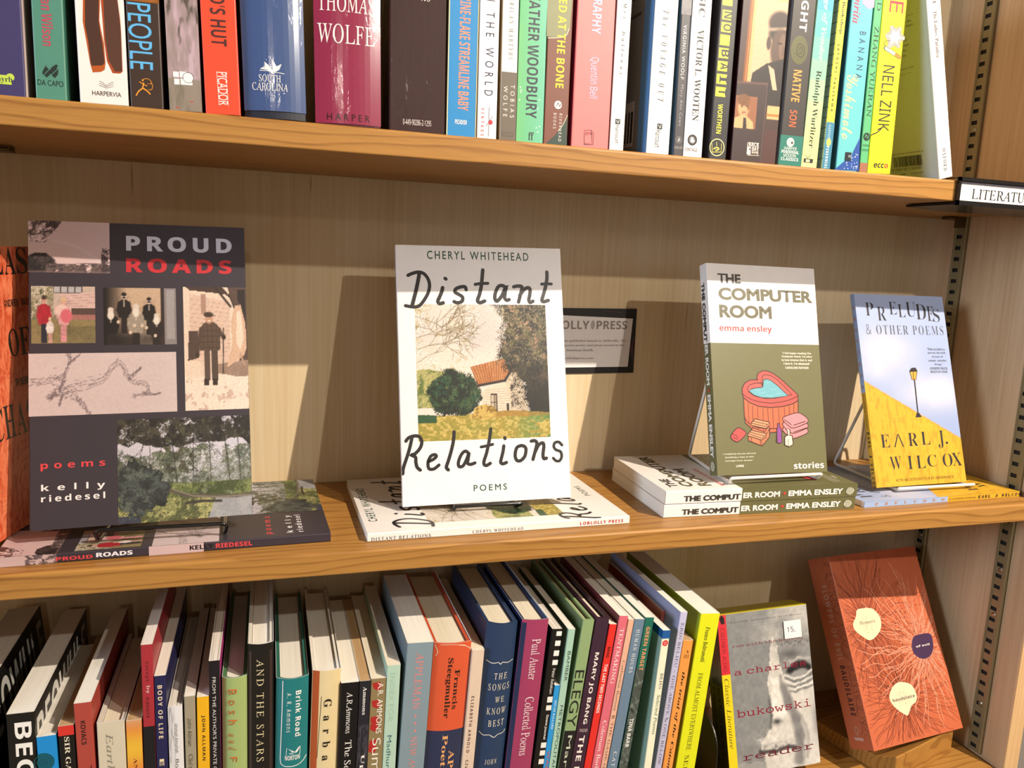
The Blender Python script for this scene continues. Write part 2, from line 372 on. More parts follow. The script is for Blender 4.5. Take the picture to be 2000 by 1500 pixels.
def P_rainbow(w, h):
    c = Canvas(w, h, '#D9BDBF', 5); c.mix(np.clip(c.y-.3, 0, 1), '#E6CCC8', .7)
    for k, col in enumerate(('#E8D0D4', '#EAD8CC', '#DCD0DC')):
        r = np.abs(np.hypot((c.x-.15)/1.0, (c.y-1.25)/1.05)-(.86-.018*k)); c.mix(np.clip(1-r/.016, 0, 1)*(c.x > .3), col, .5)
    c.foliage(((c.x < .42-.5*c.y) & (c.y < .42))*1.0, ['#4A3A3C', '#5E4C4C'], 16, .5)
    c.foliage((np.hypot((c.x-.14)/.20, (c.y-.86)/.24) < 1+.2*(c.noise(9, 9)-.5))*1.0, ['#3C3234', '#4A4040', '#2C2628'], 14, .34)
    c.foliage(((c.y > .86-.06*c.noise(8, 2)) & (c.x > .22))*1.0, ['#4C4044', '#6A5A58'], 14, .36); c.foliage(((c.x > .92-.06*c.noise(2, 6)) & (c.y > .5))*1.0, ['#4A3E42'], 12, .4)
    c.line([(.3, .83), (1, .80)], .006, '#6A585C'); c.rect(0, .96, 1, 1, '#8A7274', .6); return c.a
def P_family(w, h):
    c = Canvas(w, h, '#8E7E66', 6); c.rect(0, 0, 1, .5, '#C9B4A8'); c.foliage((c.x < .34)*(c.y < .6), ['#5E6248', '#8A8468', '#C4B8A4'], 12, .42)
    c.rect(.34, 0, .8, .13, '#5A5458'); 
    for k in range(4): c.rect(.36+.11*k, .02, .45+.11*k, .12, '#B8B4B8')
    c.poly([(.45, .15), (1, .10), (1, .38), (.55, .40)], '#D9B8B2')
    for k in range(5): c.line([(.47, .18+.045*k), (1, .14+.05*k)], .004, '#A88A88', .7)
    c.rect(.62, .38, 1, .5, '#5A4640'); c.rect(.6, .5, 1, .58, '#A8706A'); c.rect(0, .58, 1, 1, '#7C6E4A'); c.mix((c.y > .58)*c.noise(16, 20), '#A89468', .8); c.mix((c.y > .7)*(c.x > .55)*c.noise(8, 8), '#54503A', .6)
    c.person(.20, .98, .80, '#B82838', '#2C2C3A', '#D09A8A'); c.person(.50, .97, .76, '#E0A8A8', '#D8949A', '#DCA898', '#D8B890')
    c.ell(.47, .42, .10, .10, '#E6C4BC'); c.ell(.54, .52, .09, .12, '#D86A78'); c.person(.29, .99, .44, '#F0E4E0', '#D0A098', '#D8A898', '#D8BC94'); c.grain(.12); return c.a
def P_group(w, h):
    c = Canvas(w, h, '#C8AC92', 7); c.mix(np.clip(.32-c.x, 0, .3)*3.3, '#1A1414'); c.mix(np.clip((c.y-.55)*3, 0, 1)*(c.x < .78), '#191414', .85)
    c.rect(.78, 0, .83, 1, '#3A2E2C'); c.rect(.83, 0, 1, 1, '#8C8486'); c.rect(.86, .04, .97, .9, '#A39C9E'); c.mix((c.y > .5)*(c.x > .4)*(c.x < .66)*c.noise(5, 5), '#E4D4C0', .5)
    for x, y, hh, coat, beard in ((.28, .80, .70, '#241C1C', 0), (.62, .82, .64, '#201A1A', 0), (.10, 1.1, .74, '#1C1616', 1), (.44, 1.12, .82, '#A89A8C', 1), (.72, 1.14, .68, '#2E2624', 1)):
        c.person(x, y, hh, coat, '#2A2220', '#E0C8B4', '#D8CCC4' if beard else '#2A2020')
        if beard: c.ell(x, y-hh*.83, .045, .075, '#E6DCD2')
        else: c.ell(x, y-hh*.885, .03, .014, '#2A2020')
        c.rect(x-.012, y-hh*.82, x+.012, y-hh*.66, '#E8DCCC', .6)
    for x, y in ((.20, .60), (.42, .66), (.52, .66), (.58, .70), (.70, .84), (.36, .78)): c.ell(x, y, .022, .03, '#DCC4B0')
    c.grain(.12); return c.a
def P_hunter(w, h):
    c = Canvas(w, h, '#E9D2C0', 8); c.poly([(.1, .06), (.72, .12), (.72, .62), (.1, .60)], '#DDBFAE')
    for k in range(13): c.line([(.1, .10+.037*k), (.74, .15+.035*k)], .0016, '#B99A8C', .8)
    c.poly([(.04, .0), (.62, .0), (.80, .12), (.66, .06), (.1, .03)], '#4A3830'); c.line([(.5, .0), (.74, .16)], .010, '#3A2C26'); c.rect(.28, .06, .36, .22, '#B08C7C')
    c.poly([(.70, .0), (1, .0), (1, .62), (.86, .62), (.80, .2)], '#5A463E'); c.rect(.86, .02, .98, .30, '#2C2422'); c.poly([(.08, .36), (.22, .36), (.22, .58), (.06, .6)], '#54423A')
    c.poly([(.5, .63), (1, .60), (1, .82), (.42, .76)], '#8E7466'); c.mix(((c.y > .6) & (c.x > .25))*c.noise(9, 14), '#C8AA98', .5)
    c.mix(c.y > .72+.03*np.sin(c.x*9)*c.noise(4, 1), '#F0DDCD'); c.mix((c.y > .74)*(c.noise(12, 16) > .62), '#B8968A', .6)
    c.poly([(.80, .16), (.90, .14), (.97, .30), (.98, .5), (.94, .56), (.84, .60), (.66, .66), (.70, .58), (.76, .46), (.74, .30)], '#D8B49A'); c.poly([(.84, .2), (.90, .2), (.94, .42), (.88, .52), (.82, .46)], '#EED6C2'); c.line([(.80, .17), (.72, .06)], .006, '#3C2E28'); c.line([(.88, .15), (.80, .03)], .006, '#5C463C')
    c.line([(.88, .55), (.94, .64)], .008, '#C09A84')
    c.rect(.31, .52, .40, .76, '#5C4A40'); c.rect(.42, .52, .52, .76, '#54443A'); c.poly([(.24, .52), (.24, .34), (.34, .29), (.48, .29), (.58, .34), (.56, .52)], '#5E4A3E')
    for k in range(4): c.line([(.26, .36+.045*k), (.56, .36+.045*k)], .003, '#3A2C26', .7)
    for k in range(4): c.line([(.30+.07*k, .30), (.30+.07*k, .52)], .003, '#40322A', .7)
    c.line([(.26, .36), (.21, .54)], .016, '#54423A'); c.line([(.56, .36), (.62, .42)], .016, '#54423A'); c.ell(.21, .555, .03, .02, '#3C2E28'); c.ell(.625, .41, .03, .018, '#2E2420')
    c.ell(.40, .262, .060, .040, '#C89A82'); c.ell(.39, .228, .075, .022, '#4A3A30'); c.rect(.33, .232, .50, .24, '#3A2C26'); c.ell(.40, .278, .02, .006, '#F0E0D4'); c.line([(.62, .34), (.60, .70)], .005, '#382A24')
    c.rect(.30, .75, .38, .80, '#3A2C26'); c.rect(.43, .75, .51, .80, '#3A2C26'); c.grain(.12); return c.a
def P_sketch(w, h):
    c = Canvas(w, h, '#D8C6C6', 9); c.mix(c.noise(5, 3), '#CDB8BA', .6)
    def br(pts, wd):
        n = 26; P = np.array(pts); t = np.linspace(0, len(P)-1.001, n); i = t.astype(int); f = (t-i)[:, None]; Q = P[i]*(1-f)+P[np.minimum(i+1, len(P)-1)]*f
        for k in range(5):
            off = (k-2)/2*wd*np.linspace(1, .25, n); J = c.r.normal(0, wd*.22, (n, 2)); R = [(q[0]+j[0]*.5, q[1]+o+j[1]) for q, o, j in zip(Q, off, J)]; c.line(R, .005 if k in (0, 4) else .004, '#7E6E72', .75)
    br([(0, .46), (.08, .46), (.16, .40), (.22, .40), (.26, .20), (.28, .06), (.24, .0)], .06); br([(.26, .18), (.30, .10), (.34, .02)], .02)
    br([(.16, .55), (.24, .60), (.30, .54), (.40, .52), (.50, .42), (.56, .22), (.60, .14), (.64, .30), (.68, .48), (.78, .52), (.80, .62), (.76, .70), (.70, .72)], .07); br([(.66, .44), (.72, .32), (.75, .26)], .03); br([(.76, .68), (.84, .70), (.88, .68)], .02)
    br([(.20, .60), (.30, .70), (.36, .84), (.40, .99)], .08); br([(.18, .60), (.14, .74)], .04); br([(.22, .66), (.20, .84)], .03); br([(.12, .70), (.20, .66)], .03); br([(.24, .38), (.22, .5), (.20, .60)], .05)
    for x, y, a in ((.16, .24, .2), (.38, .40, -.3), (.46, .36, -.3), (.30, .44, .2), (.70, .50, .1)): c.line([(x, y), (x+.05, y+.02*a*3)], .005, '#A2949A', .8)
    c.grain(.05); return c.a
def P_fallen(w, h):
    c = Canvas(w, h, '#C9C4D2', 10); x, y = c.x, c.y
    c.mix(np.clip(c.noise(4, 4)-.3, 0, 1)*(y < .7), '#E8E4EA', .8)
    mid = (y > .20+.22*c.noise(5, 2)) & (y < .80); c.mix(mid*np.clip((y-.3)*2.2, 0, 1), '#6E7666', .75); c.foliage(mid*1.0, ['#8C8E80', '#6A705C', '#50584A', '#3E4438'], 20, .47, .8)
    c.foliage((y < .16+.20*c.noise(6, 2))*1.0, ['#3A3630', '#4A463A', '#2A2826'], 22, .42); c.foliage(((x > .30) & (x < .66) & (y < .55))*1.0, ['#50503E', '#3A3A30'], 24, .56)
    for tx, t2, wd in ((.40, .44, .008), (.56, .55, .006), (.68, .69, .006), (.24, .22, .004), (.80, .84, .007), (.90, .92, .006)): c.line([(tx, .22), (t2, .74)], wd*.7, '#2E2C28', .8)
    for i in range(4): c.twigs(.2+.22*i, .02, 1.2+c.r.uniform(-.4, .4), .2, .003, '#302C28', 3)
    c.foliage(((y > .64) & (y < .80))*1.0, ['#5E6A3E', '#7C8450', '#46502E'], 24, .42); c.mix(y > .80, '#6E6E4A'); c.foliage((y > .78)*1.0, ['#8A8C58', '#A8A46C', '#565A3A'], 30, .42); c.mix((y > .80)*(x > .72-.3*(y-.8))*1.0, '#A9A8B2', .85); c.mix((y > .93)*(x < .16)*1.0, '#2C3050', .8)
    c.line([(.36, .70), (.50, .765), (.70, .79), (.88, .80), (1, .79)], .016, '#5A5248'); c.line([(.40, .70), (.55, .775), (.75, .80), (1, .80)], .006, '#8A8070'); c.line([(.50, .84), (.62, .83), (.76, .84)], .012, '#3A342E')
    b = np.hypot((x-.15)/.20, (y-.68)/.26)+.8*(c.noise(8, 8)-.5)+.4*(c.noise(24, 24)-.5) < 1; c.mix(b, '#34383A'); c.foliage(b*1.0, ['#4A5250', '#262A28', '#5C645C'], 26, .48); c.grain(.12); return c.a
def P_bush(w, h):
    c = Canvas(w, h, '#D9BFC2', 11); c.foliage((c.y > .5)*(c.noise(4, 9) > .4)*1.0, ['#5A4A4C', '#74646A'], 6, .4); return c.a
def P_sky(w, h):
    c = Canvas(w, h, '#9DAED8', 12); x, y = c.x, c.y; c.mix(np.clip(1.1-y*1.6, 0, 1), '#AFBEE2', .8)
    cl = np.exp(-((x-.25)/.30)**2-((y-.31)/.10)**2)+np.exp(-((x-.75)/.36)**2-((y-.52)/.09)**2)+.5*np.exp(-((x-.1)/.2)**2-((y-.40)/.05)**2)
    c.mix(np.clip(cl*(.55+c.noise(5, 7)), 0, 1), '#D6D4E2', .95); hill = y > .455+.315*x
    c.mix(hill, '#E3AE2C'); c.mix(hill*(c.noise(60, 26, 2) > .60), '#B98A22', .55); c.mix(hill*np.clip(c.noise(5, 8)-.4, 0, 1), '#F2C440', .7); c.mix(hill*(np.abs(y-.457-.315*x) < .006), '#C8962A', .6); return c.a
def P_fur(w, h):
    c = Canvas(w, h, '#EE6A3E', 13); n = c.noise(9, 9, 3); c.mix(n, '#FBA078', .75); a = .6+2.4*c.noise(3, 3, 2)
    u = c.x*np.cos(a)+c.y*np.sin(a)*1.5
    s = c.noise(70, 26, 2); c.mix(np.clip((s-.5)*5, 0, 1), '#C23A1C', .65); c.mix(np.clip((np.sin(u*150+n*16)-.4), 0, 1), '#FBB48C', .55); c.mix(np.clip((np.sin(u*130+n*22+2)-.5), 0, 1), '#A82C18', .5); c.mix((c.y < .1)*np.clip(c.noise(3, 2)*1.4-.4, 0, 1), '#7A1C12', .7); return c.a
def P_face(w, h):
    c = Canvas(w, h, '#8C8E90', 14); n1 = c.noise(6, 9); n2 = c.noise(24, 34, 2); n3 = c.noise(60, 80, 1)
    c.x = c.x+.05*(c.noise(5, 7)-.5)+.02*(n2-.5); c.y = c.y+.03*(c.noise(5, 6)-.5)+.012*(n2-.5); x, y = c.x, c.y
    g = lambda cx, cy, rx, ry, p=2: np.exp(-np.abs((x-cx)/rx)**p-np.abs((y-cy)/ry)**p)
    c.mix(np.clip(n1*2-.6, 0, 1)*(y < .20)*np.clip((x-.22)*4, 0, 1), '#D6D2CC', .85); c.mix(g(.95, .06, .2, .1), '#CFCBC6', .8)
    c.poly([(.56, .17), (.50, .26), (.46, .38), (.43, .46), (.45, .57), (.47, .66), (.44, .72), (.38, .76), (.30, .82), (.33, .90), (.30, 1), (1.1, 1), (1.1, .46), (.80, .50), (.66, .44), (.60, .34), (.60, .24)], '#DCD8D2', .95)
    c.poly([(.47, .44), (.60, .42), (.66, .52), (.64, .66), (.56, .71), (.48, .68), (.46, .56)], '#F2EFEA', .8)
    c.poly([(.60, .22), (1.1, .18), (1.1, .46), (.84, .50), (.66, .43)], '#9A9A9A', .85); c.mix(g(.80, .225, .22, .03)*np.clip(n3*2.4-.6, 0, 1), '#4E4E50', .9); c.mix(g(.84, .205, .2, .018)*np.clip(n3*2-.7, 0, 1), '#E6E2DC', .8)
    c.mix(g(.74, .30, .13, .028), '#5C5C5F', .85); c.line([(.72, .40), (.80, .375), (.88, .37), (.96, .40)], .020, '#17171A'); c.ell(.87, .375, .05, .016, '#111114'); c.line([(.74, .345), (.84, .33), (.97, .345)], .008, '#C4C1BC', .8)
    for k in range(6): c.line([(.66+.01*k, .425+.022*k), (.78, .455+.018*k), (.90, .45+.014*k), (1.0, .42+.018*k)], .007, '#6E6E70' if k % 2 else '#EFECE6', .75)
    c.line([(.63, .50), (.68, .60), (.75, .70), (.78, .80), (.74, .96)], .030, '#7C7B7C', .85); c.line([(.60, .43), (.64, .55), (.66, .64)], .014, '#8A898A', .7); c.line([(.82, .70), (.88, .80), (.84, .94)], .012, '#A9A7A4', .7)
    c.mix(g(.52, .705, .055, .018), '#39393C', .9); c.line([(.44, .56), (.46, .66), (.43, .73)], .010, '#636366', .8); c.mix(g(1.03, .74, .07, .10), '#5A5A5E', .85)
    c.mix(g(.42, .80, .16, .05)*np.clip(n3*2.6-.8, 0, 1), '#F6F4F0', .9); c.line([(.30, .865), (.45, .872), (.62, .862), (.70, .875)], .012, '#3C3B3D', .9); c.mix(g(.45, .84, .2, .02)*np.clip(n3*2.4-.7, 0, 1), '#5C5B5D', .7)
    c.mix((y > .92)*(x < .34), '#A8A8A8', .8); c.a *= (.92+.16*n2)[..., None]; c.grain(.05); return c.a
def P_sepia(w, h):
    c = Canvas(w, h, '#4B3430', 15); x, y = c.x, c.y                       # frame of the upper portrait, then the boy below
    c.mix(c.noise(5, 9), '#3C2A2A', .5)
    c.poly([(.15, .30), (1, .30), (1, .40), (.22, .40)], '#C67A34'); c.poly([(.18, .33), (1, .34), (1, .70), (.14, .70)], '#C87E36'); c.poly([(.22, .355), (1, .365), (1, .70), (.20, .70)], '#E9B478'); c.poly([(.30, .385), (1, .395), (1, .70), (.28, .70)], '#DDB894')
    c.poly([(.66, .70), (.64, .20), (1, .20), (1, .34), (.80, .33)], '#C67A34', .0)
    c.line([(.14, .70), (.18, .34)], .008, '#8A4A1C'); c.line([(.20, .70), (.235, .37)], .004, '#8E5A2A'); c.line([(.18, .335), (1, .345)], .006, '#8A4A1C')
    c.ell(.92, .515, .30, .030, '#2C2220'); c.ell(.86, .475, .26, .045, '#3A2C28'); c.line([(.62, .50), (1, .49)], .006, '#A8907C'); c.ell(.88, .57, .20, .075, '#5E473C'); c.ell(.95, .56, .09, .05, '#7C6050'); c.rect(.84, .545, .93, .551, '#2A1E1A'); c.ell(.97, .575, .03, .02, '#6A5042'); c.rect(.88, .607, .99, .612, '#332420'); c.ell(.63, .55, .05, .025, '#4E3A34'); c.poly([(.28, .72), (.32, .665), (.62, .625), (1, .60), (1, .79), (.28, .79)], '#2A2120'); c.poly([(.66, .63), (.80, .645), (.90, .72), (.80, .72)], '#D8BC9C')
    c.rect(0, .70, .68, 1, '#3E2C2C'); c.line([(0, .705), (.68, .70)], .004, '#6A4A44'); c.line([(.68, .70), (.66, 1)], .003, '#6A4A44'); c.rect(0, .755, .48, .875, '#A86A44'); c.mix((x < .48)*(y > .755)*(y < .875)*np.clip(c.noise(4, 4), 0, 1), '#7A4A34', .6)
    c.ell(.19, .793, .125, .040, '#E2A878'); c.ell(.18, .768, .145, .022, '#7E5230'); c.ell(.29, .785, .03, .02, '#8A5A34'); c.poly([(0, .875), (0, .838), (.12, .828), (.28, .828), (.42, .848), (.44, .875)], '#EEB27C'); c.poly([(.20, .832), (.26, .832), (.29, .875), (.20, .875)], '#33262A'); c.ell(.15, .792, .018, .004, '#4A2E22'); c.ell(.25, .790, .018, .004, '#4A2E22'); c.line([(.16, .815), (.24, .814)], .003, '#A0583E')
    c.rect(.72, .78, 1, .83, '#E8B87C'); c.line([(.72, .815), (1, .815)], .004, '#B8702E'); c.rect(.70, .87, 1, 1, '#54302C'); c.grain(.08); return c.a
def P_smoke(w, h):
    c = Canvas(w, h, '#B99FA6', 16); n = c.noise(4, 12, 4); c.mix(np.clip(n*1.8-.6, 0, 1), '#8E8078', .9); c.mix(np.clip((c.noise(6, 16)-.58)*7, 0, 1), '#4E463C', .9); c.mix(np.clip((c.noise(5, 12)-.6)*6, 0, 1), '#D0B4C0', .8); c.mix(c.y > .90, '#8C8270', .8); return c.a
def P_fire(w, h):
    c = Canvas(w, h, '#7A4418', 17); c.mix(c.noise(5, 5), '#C87A28', .8); return c.a
def P_greens(w, h):
    c = Canvas(w, h, '#6CC282', 18); c.mix(np.clip(c.x*1.2-.1, 0, 1), '#7ACCB4', .8); c.mix(np.clip(.3-c.x, 0, 1)*2*(c.y > .6), '#98D478', .6); return c.a
def P_wurl(w, h):
    c = Canvas(w, h, '#4AA0CC', 19)
    for y, col in ((.30, '#48AEC6'), (.40, '#62BCC0'), (.50, '#7CC8B8'), (.58, '#98D4B0'), (.66, '#B0DEA8'), (.74, '#CAE6A0'), (.84, '#E0EA9C'), (.92, '#EEEC9C')): c.rect(0, y, 1, 1.1, col)
    return c.a
def P_facebw(w, h):
    c = Canvas(w, h, '#A9A6A8', 20); c.mix(c.noise(4, 8), '#5C5A5E', .9); return c.a
def P_sun(w, h):
    c = Canvas(w, h, '#E86E48', 21); c.mix(np.exp(-((c.y-.13)/.1)**2), '#F6C23C'); c.mix(np.clip(.05-c.y, 0, 1)*20, '#E0B080'); c.mix(np.clip((c.y-.4)*2, 0, 1), '#D84A3C', .6); return c.a
def P_marblew(w, h):
    c = Canvas(w, h, '#E6E3E3', 22); c.mix(np.clip(1-np.abs(c.noise(3, 9)-.5)*14, 0, 1), '#8E8C92', .8); return c.a
def P_marbled(w, h):
    c = Canvas(w, h, '#24222A', 23); c.mix(np.clip(1-np.abs(c.noise(4, 20)-.5)*9, 0, 1)*(c.y > .2), '#5A5660', .8); return c.a
def P_nest(w, h):
    c = Canvas(w, h, '#1F6E5A', 24); c.mix((c.y > .22)*(c.y < .66), '#4E564E')
    for k in range(60):
        x = c.r.rand(); y = .24+.40*c.r.rand(); a = c.r.uniform(-1, 1); c.line([(x-.4, y-a*.03), (x+.4, y+a*.03)], .0025, ('#8A9086', '#2A302C', '#6A7268')[k % 3], .8)
    c.mix((c.y > .66)*c.noise(5, 20), '#123E34', .8); return c.a
PICS = {k[2:]: v for k, v in list(globals().items()) if k.startswith('P_')}

# ------------------------------------------------------------------ book builder
def smooth_line(p, closed=False, n=6):
    if len(p) < 3: return [np.array(q, float) for q in p]
    P = [np.array(q, float) for q in p]; out = []
    for i in range(len(P)-1):
        p0 = P[max(i-1, 0)]; p1 = P[i]; p2 = P[i+1]; p3 = P[min(i+2, len(P)-1)]
        for k in range(n):
            u = k/n; out.append(.5*((2*p1)+(-p0+p2)*u+(2*p0-5*p1+4*p2-p3)*u*u+(-p0+3*p1-3*p2+p3)*u**3))
    return out+[P[-1]]

class Printer:
    """lays ink shapes (millimetres on a face) onto a book mesh"""
    def __init__(s, mb, T, H, B, bulge, rough, coat):
        s.mb, s.T, s.H, s.B, s.bulge, s.rough, s.coat, s.n, s.step = mb, T, H, B, bulge, rough, coat, 0, 1
    def at(s, face, u, v, d):
        if face == 's':
            k = 2*u/s.T-1; y = s.bulge*k*k; dy = s.bulge*4*k/s.T; n = math.hypot(dy, 1)
            return ((u+d*dy/n), (y-d/n), v)
        if face == 'f': return (s.T+d, u, v)
        return (-d, s.B-u, v)
    def m(s, col): return paint(col, s.rough, s.coat)
    def put(s, art):
        mb = s.mb
        for it in art:
            s.n += s.step; d = 0.00008+s.n*0.000005; k, face = it[0], it[1]; mm = .001
            if k == 'r':
                _, _, u0, v0, u1, v1, col = it; lim = {'s': s.T, 'f': s.B, 'b': s.B}[face]/mm
                u0, u1 = max(0, min(u0, u1)), min(lim, max(u0, u1)); v0, v1 = max(0, min(v0, v1)), min(s.H/mm, max(v0, v1))
                N = 10 if (face == 's' and s.bulge) else 1
                pts = [s.at(face, (u0+(u1-u0)*i/N)*mm, v*mm, d) for i in range(N+1) for v in (v0, v1)]
                mb.faces(pts, [(2*i, 2*i+2, 2*i+3, 2*i+1) for i in range(N)], s.m(col))
            elif k == 't':
                _, _, txt, font, col, u0, v0, u1, v1, rot = it
                g, f = glyphs(txt, font)
                if not len(g): continue
                u0, u1 = min(u0, u1), max(u0, u1); v0, v1 = min(v0, v1), max(v0, v1)
                if face == 's' and s.bulge: d += s.bulge*((u1-u0)*mm/s.T/(1 if rot else max(1, len(txt))))**2*1.0
                P = []
                for a, b in g:
                    if rot: u, v = u0+b*(u1-u0), v1-a*(v1-v0)
                    else: u, v = u0+a*(u1-u0), v0+b*(v1-v0)
                    P.append(s.at(face, u*mm, v*mm, d))
                mb.faces(P, f, s.m(col))
            elif k == 'p':
                pts = [(p[0], min(max(p[1], 0), s.H/mm)) for p in it[2]]
                tri = geometry.tessellate_polygon([[Vector((a, b, 0)) for a, b in pts]])
                F = []
                for t in tri:
                    a, b, c = (Vector(pts[i]) for i in t)
                    F.append(t if (b-a).cross(c-a) > 0 else t[::-1])
                mb.faces([s.at(face, a*mm, b*mm, d) for a, b in pts], F, s.m(it[3]))
            elif k == 'l':
                pts = it[2]; w = it[3]/2; col = it[4]; sm = it[5] if len(it) > 5 else 1
                q = smooth_line(pts) if sm else [np.array(p, float) for p in pts]
                if not sm: w0 = w
                P = []; F = []
                for i in range(len(q)):
                    a = q[max(i-1, 0)]; c = q[min(i+1, len(q)-1)]; t = c-a; t = t/(np.hypot(*t)+1e-9); n = np.array([-t[1], t[0]])
                    wi = w
                    if 0 < i < len(q)-1:
                        t1 = q[i]-a; t1 = t1/(np.hypot(*t1)+1e-9); cs = max(.5, abs(t1@t)); wi = w/cs
                    P += [q[i]+n*wi, q[i]-n*wi]
                    if i: F.append((2*i-2, 2*i-1, 2*i+1, 2*i))
                for e, j in ((0, 1), (-1, -2)):                       # rounded ends
                    t = q[e]-q[j]; t = t/(np.hypot(*t)+1e-9); n = np.array([-t[1], t[0]]); o = len(P)
                    P += [q[e]+w*(n*math.cos(a)+t*math.sin(a)) for a in np.linspace(0, math.pi, 7)]; F.append(tuple(range(o+6, o-1, -1)))
                lim = {'s': s.T, 'f': s.B, 'b': s.B}[face]/mm
                mb.faces([s.at(face, min(max(a, 0), lim)*mm, min(max(b, 0), s.H/mm)*mm, d) for a, b in P], F, s.m(col))
            elif k == 'o':
                _, _, u, v, ru, rv, col, ring = it; n = 30
                C = [(math.cos(2*math.pi*i/n), math.sin(2*math.pi*i/n)) for i in range(n)]
                if ring:
                    P = [s.at(face, (u+ru*a)*mm, (v+rv*b)*mm, d) for a, b in C]+[s.at(face, (u+(ru-ring)*a)*mm, (v+(rv-ring)*b)*mm, d) for a, b in C]
                    mb.faces(P, [(i, (i+1) % n, n+(i+1) % n, n+i) for i in range(n)], s.m(col))
                else:
                    lim = s.T/mm if face == 's' else 1e9
                    mb.faces([s.at(face, min(max(u+ru*a, 0), lim)*mm, (v+rv*b)*mm, d) for a, b in C], [tuple(range(n))], s.m(col))
            elif k == 'i':
                _, _, u0, v0, u1, v1, fn, nx, ny = it
                u0 = max(u0, 0); u1 = min(u1, {'s': s.T, 'f': s.B, 'b': s.B}[face]/mm); v0 = max(v0, 0); v1 = min(v1, s.H/mm)
                a = np.clip(PICS[fn[2:] if fn.startswith('p_') else fn](nx, ny), 0, 1); a = .9*ALB*np.where(a > .04045, ((a+.055)/1.055)**2.4, a/12.92)
                P = np.array([[s.at(face, (u0+(u1-u0)*i/(nx-1))*mm, (v1-(v1-v0)*j/(ny-1))*mm, d) for i in range(nx)] for j in range(ny)])
                mb.grid(P, print_mat(), a)

def wrap_mesh(mb, T, H, B, th, bulge, mat, z0=0.0, inner=None, side=None):
    """the folded board or paper that wraps spine, front and back; th = its thickness"""
    n = 12; r = min(.0008, T*.12)
    if bulge: sp = [(T*i/n, bulge*(2*i/n-1)**2) for i in range(n+1)]
    else: sp = [(0, r), (r*.3, r*.3), (r, 0), (T-r, 0), (T-r*.3, r*.3), (T, r)]
    y0 = bulge if bulge else r
    out = [(0, B)]+sp+[(T, B)]
    inn = [(th, B)]+[(th+(T-2*th)*x/T, y+th) for x, y in sp]+[(T-th, B)]
    N = len(out)
    for zz, fl in ((z0, 1), (z0+H, 0)):
        pts = [(x, y, zz) for x, y in out]+[(x, y, zz) for x, y in inn]
        mb.faces(pts, [((i, i+1, N+i+1, N+i) if fl else (i, N+i, N+i+1, i+1)) for i in range(N-1)], inner or mat)
    for i in range(N-1):
        (xa, ya), (xb, yb) = out[i], out[i+1]
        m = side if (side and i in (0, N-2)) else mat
        mb.faces([(xa, ya, z0), (xb, yb, z0), (xb, yb, z0+H), (xa, ya, z0+H)], [(0, 1, 2, 3)], m, bool(bulge) and 0 < i < N-2)
        (xa, ya), (xb, yb) = inn[i], inn[i+1]
        mb.faces([(xa, ya, z0), (xb, yb, z0), (xb, yb, z0+H), (xa, ya, z0+H)], [(3, 2, 1, 0)], inner or mat)
    for a, b in ((out[0], inn[0]), (inn[-1], out[-1])):
        mb.faces([(a[0], B, z0), (b[0], B, z0), (b[0], B, z0+H), (a[0], B, z0+H)], [(3, 2, 1, 0)], inner or mat)

def page_block(T, H, B, t0, y0, y1, z0, z1, kind):
    mb = MB(); m = page_mat(kind)
    # gently hollowed fore-edge
    n = 8; prof = [(t0, y0), (T-t0, y0)]+[(T-t0-(T-2*t0)*i/n, y1-.0006*math.sin(math.pi*i/n)) for i in range(n+1)]
    N = len(prof); pts = [(x, y, z0) for x, y in prof]+[(x, y, z1) for x, y in prof]
    mb.faces(pts, [(i, (i+1) % N, N+(i+1) % N, N+i) for i in range(N)]+[tuple(range(N))[::-1], tuple(range(N, 2*N))], m)
    return mb

def make_book(label, kind, col, T, H, B, matrix, opts, art, group):
    T, H, B = T*.001, H*.001, B*.001
    gloss = opts.get('gloss'); bulge = opts.get('bulge', 0)*.001
    rough, coat = (0.22, 0.6) if gloss else (0.42, 0.0)
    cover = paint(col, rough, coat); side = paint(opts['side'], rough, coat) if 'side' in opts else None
    pk = opts.get('pages', 'white')
    if kind == 'p':
        root = thing('paperback_book', label, 'book', matrix, group)
        mb = MB(); wrap_mesh(mb, T, H, B, .0004, bulge, cover, inner=paint('#EDE6DA', .7), side=side)
        Printer(mb, T, H, B, bulge, rough, coat).put(art); mb.build('cover', root)
        page_block(T, H, B, .00045, .0014 if T > .004 else .001, B-.0004, .0003, H-.0002, pk).build('page_block', root)
    else:
        root = thing('hardcover_book', label, 'book', matrix, group)
        board = paint(opts.get('board', col), .55)
        bt = .0024
        if kind == 'h':
            mb = MB(); wrap_mesh(mb, T, H, B, bt, bulge, cover, side=side)
            Printer(mb, T, H, B, bulge, rough, coat).put(art); mb.build('cover', root)
        else:
            mb = MB(); e = .0005
            wrap_mesh(mb, T-2*e, H-.0012, B-e, bt, max(bulge-.0004, 0), board, z0=0)
            for i, v in enumerate(mb.v): mb.v[i] = (v[0]+e, v[1]+e+.0002, v[2])
            mb.build('cover', root)
            mb = MB(); jz = opts.get('jacket_z', 1)*.001; wrap_mesh(mb, T, H-jz, B, .0003, bulge, cover, z0=jz, inner=paint('#F0ECE4', .4, .4), side=side)
            Printer(mb, T, H, B, bulge, rough, coat).put(art); mb.build('dust_jacket', root)
        page_block(T, H, B, bt+.0008, bulge+bt+.001, B-.0035, .003, H-.0035, pk).build('page_block', root)
    return root

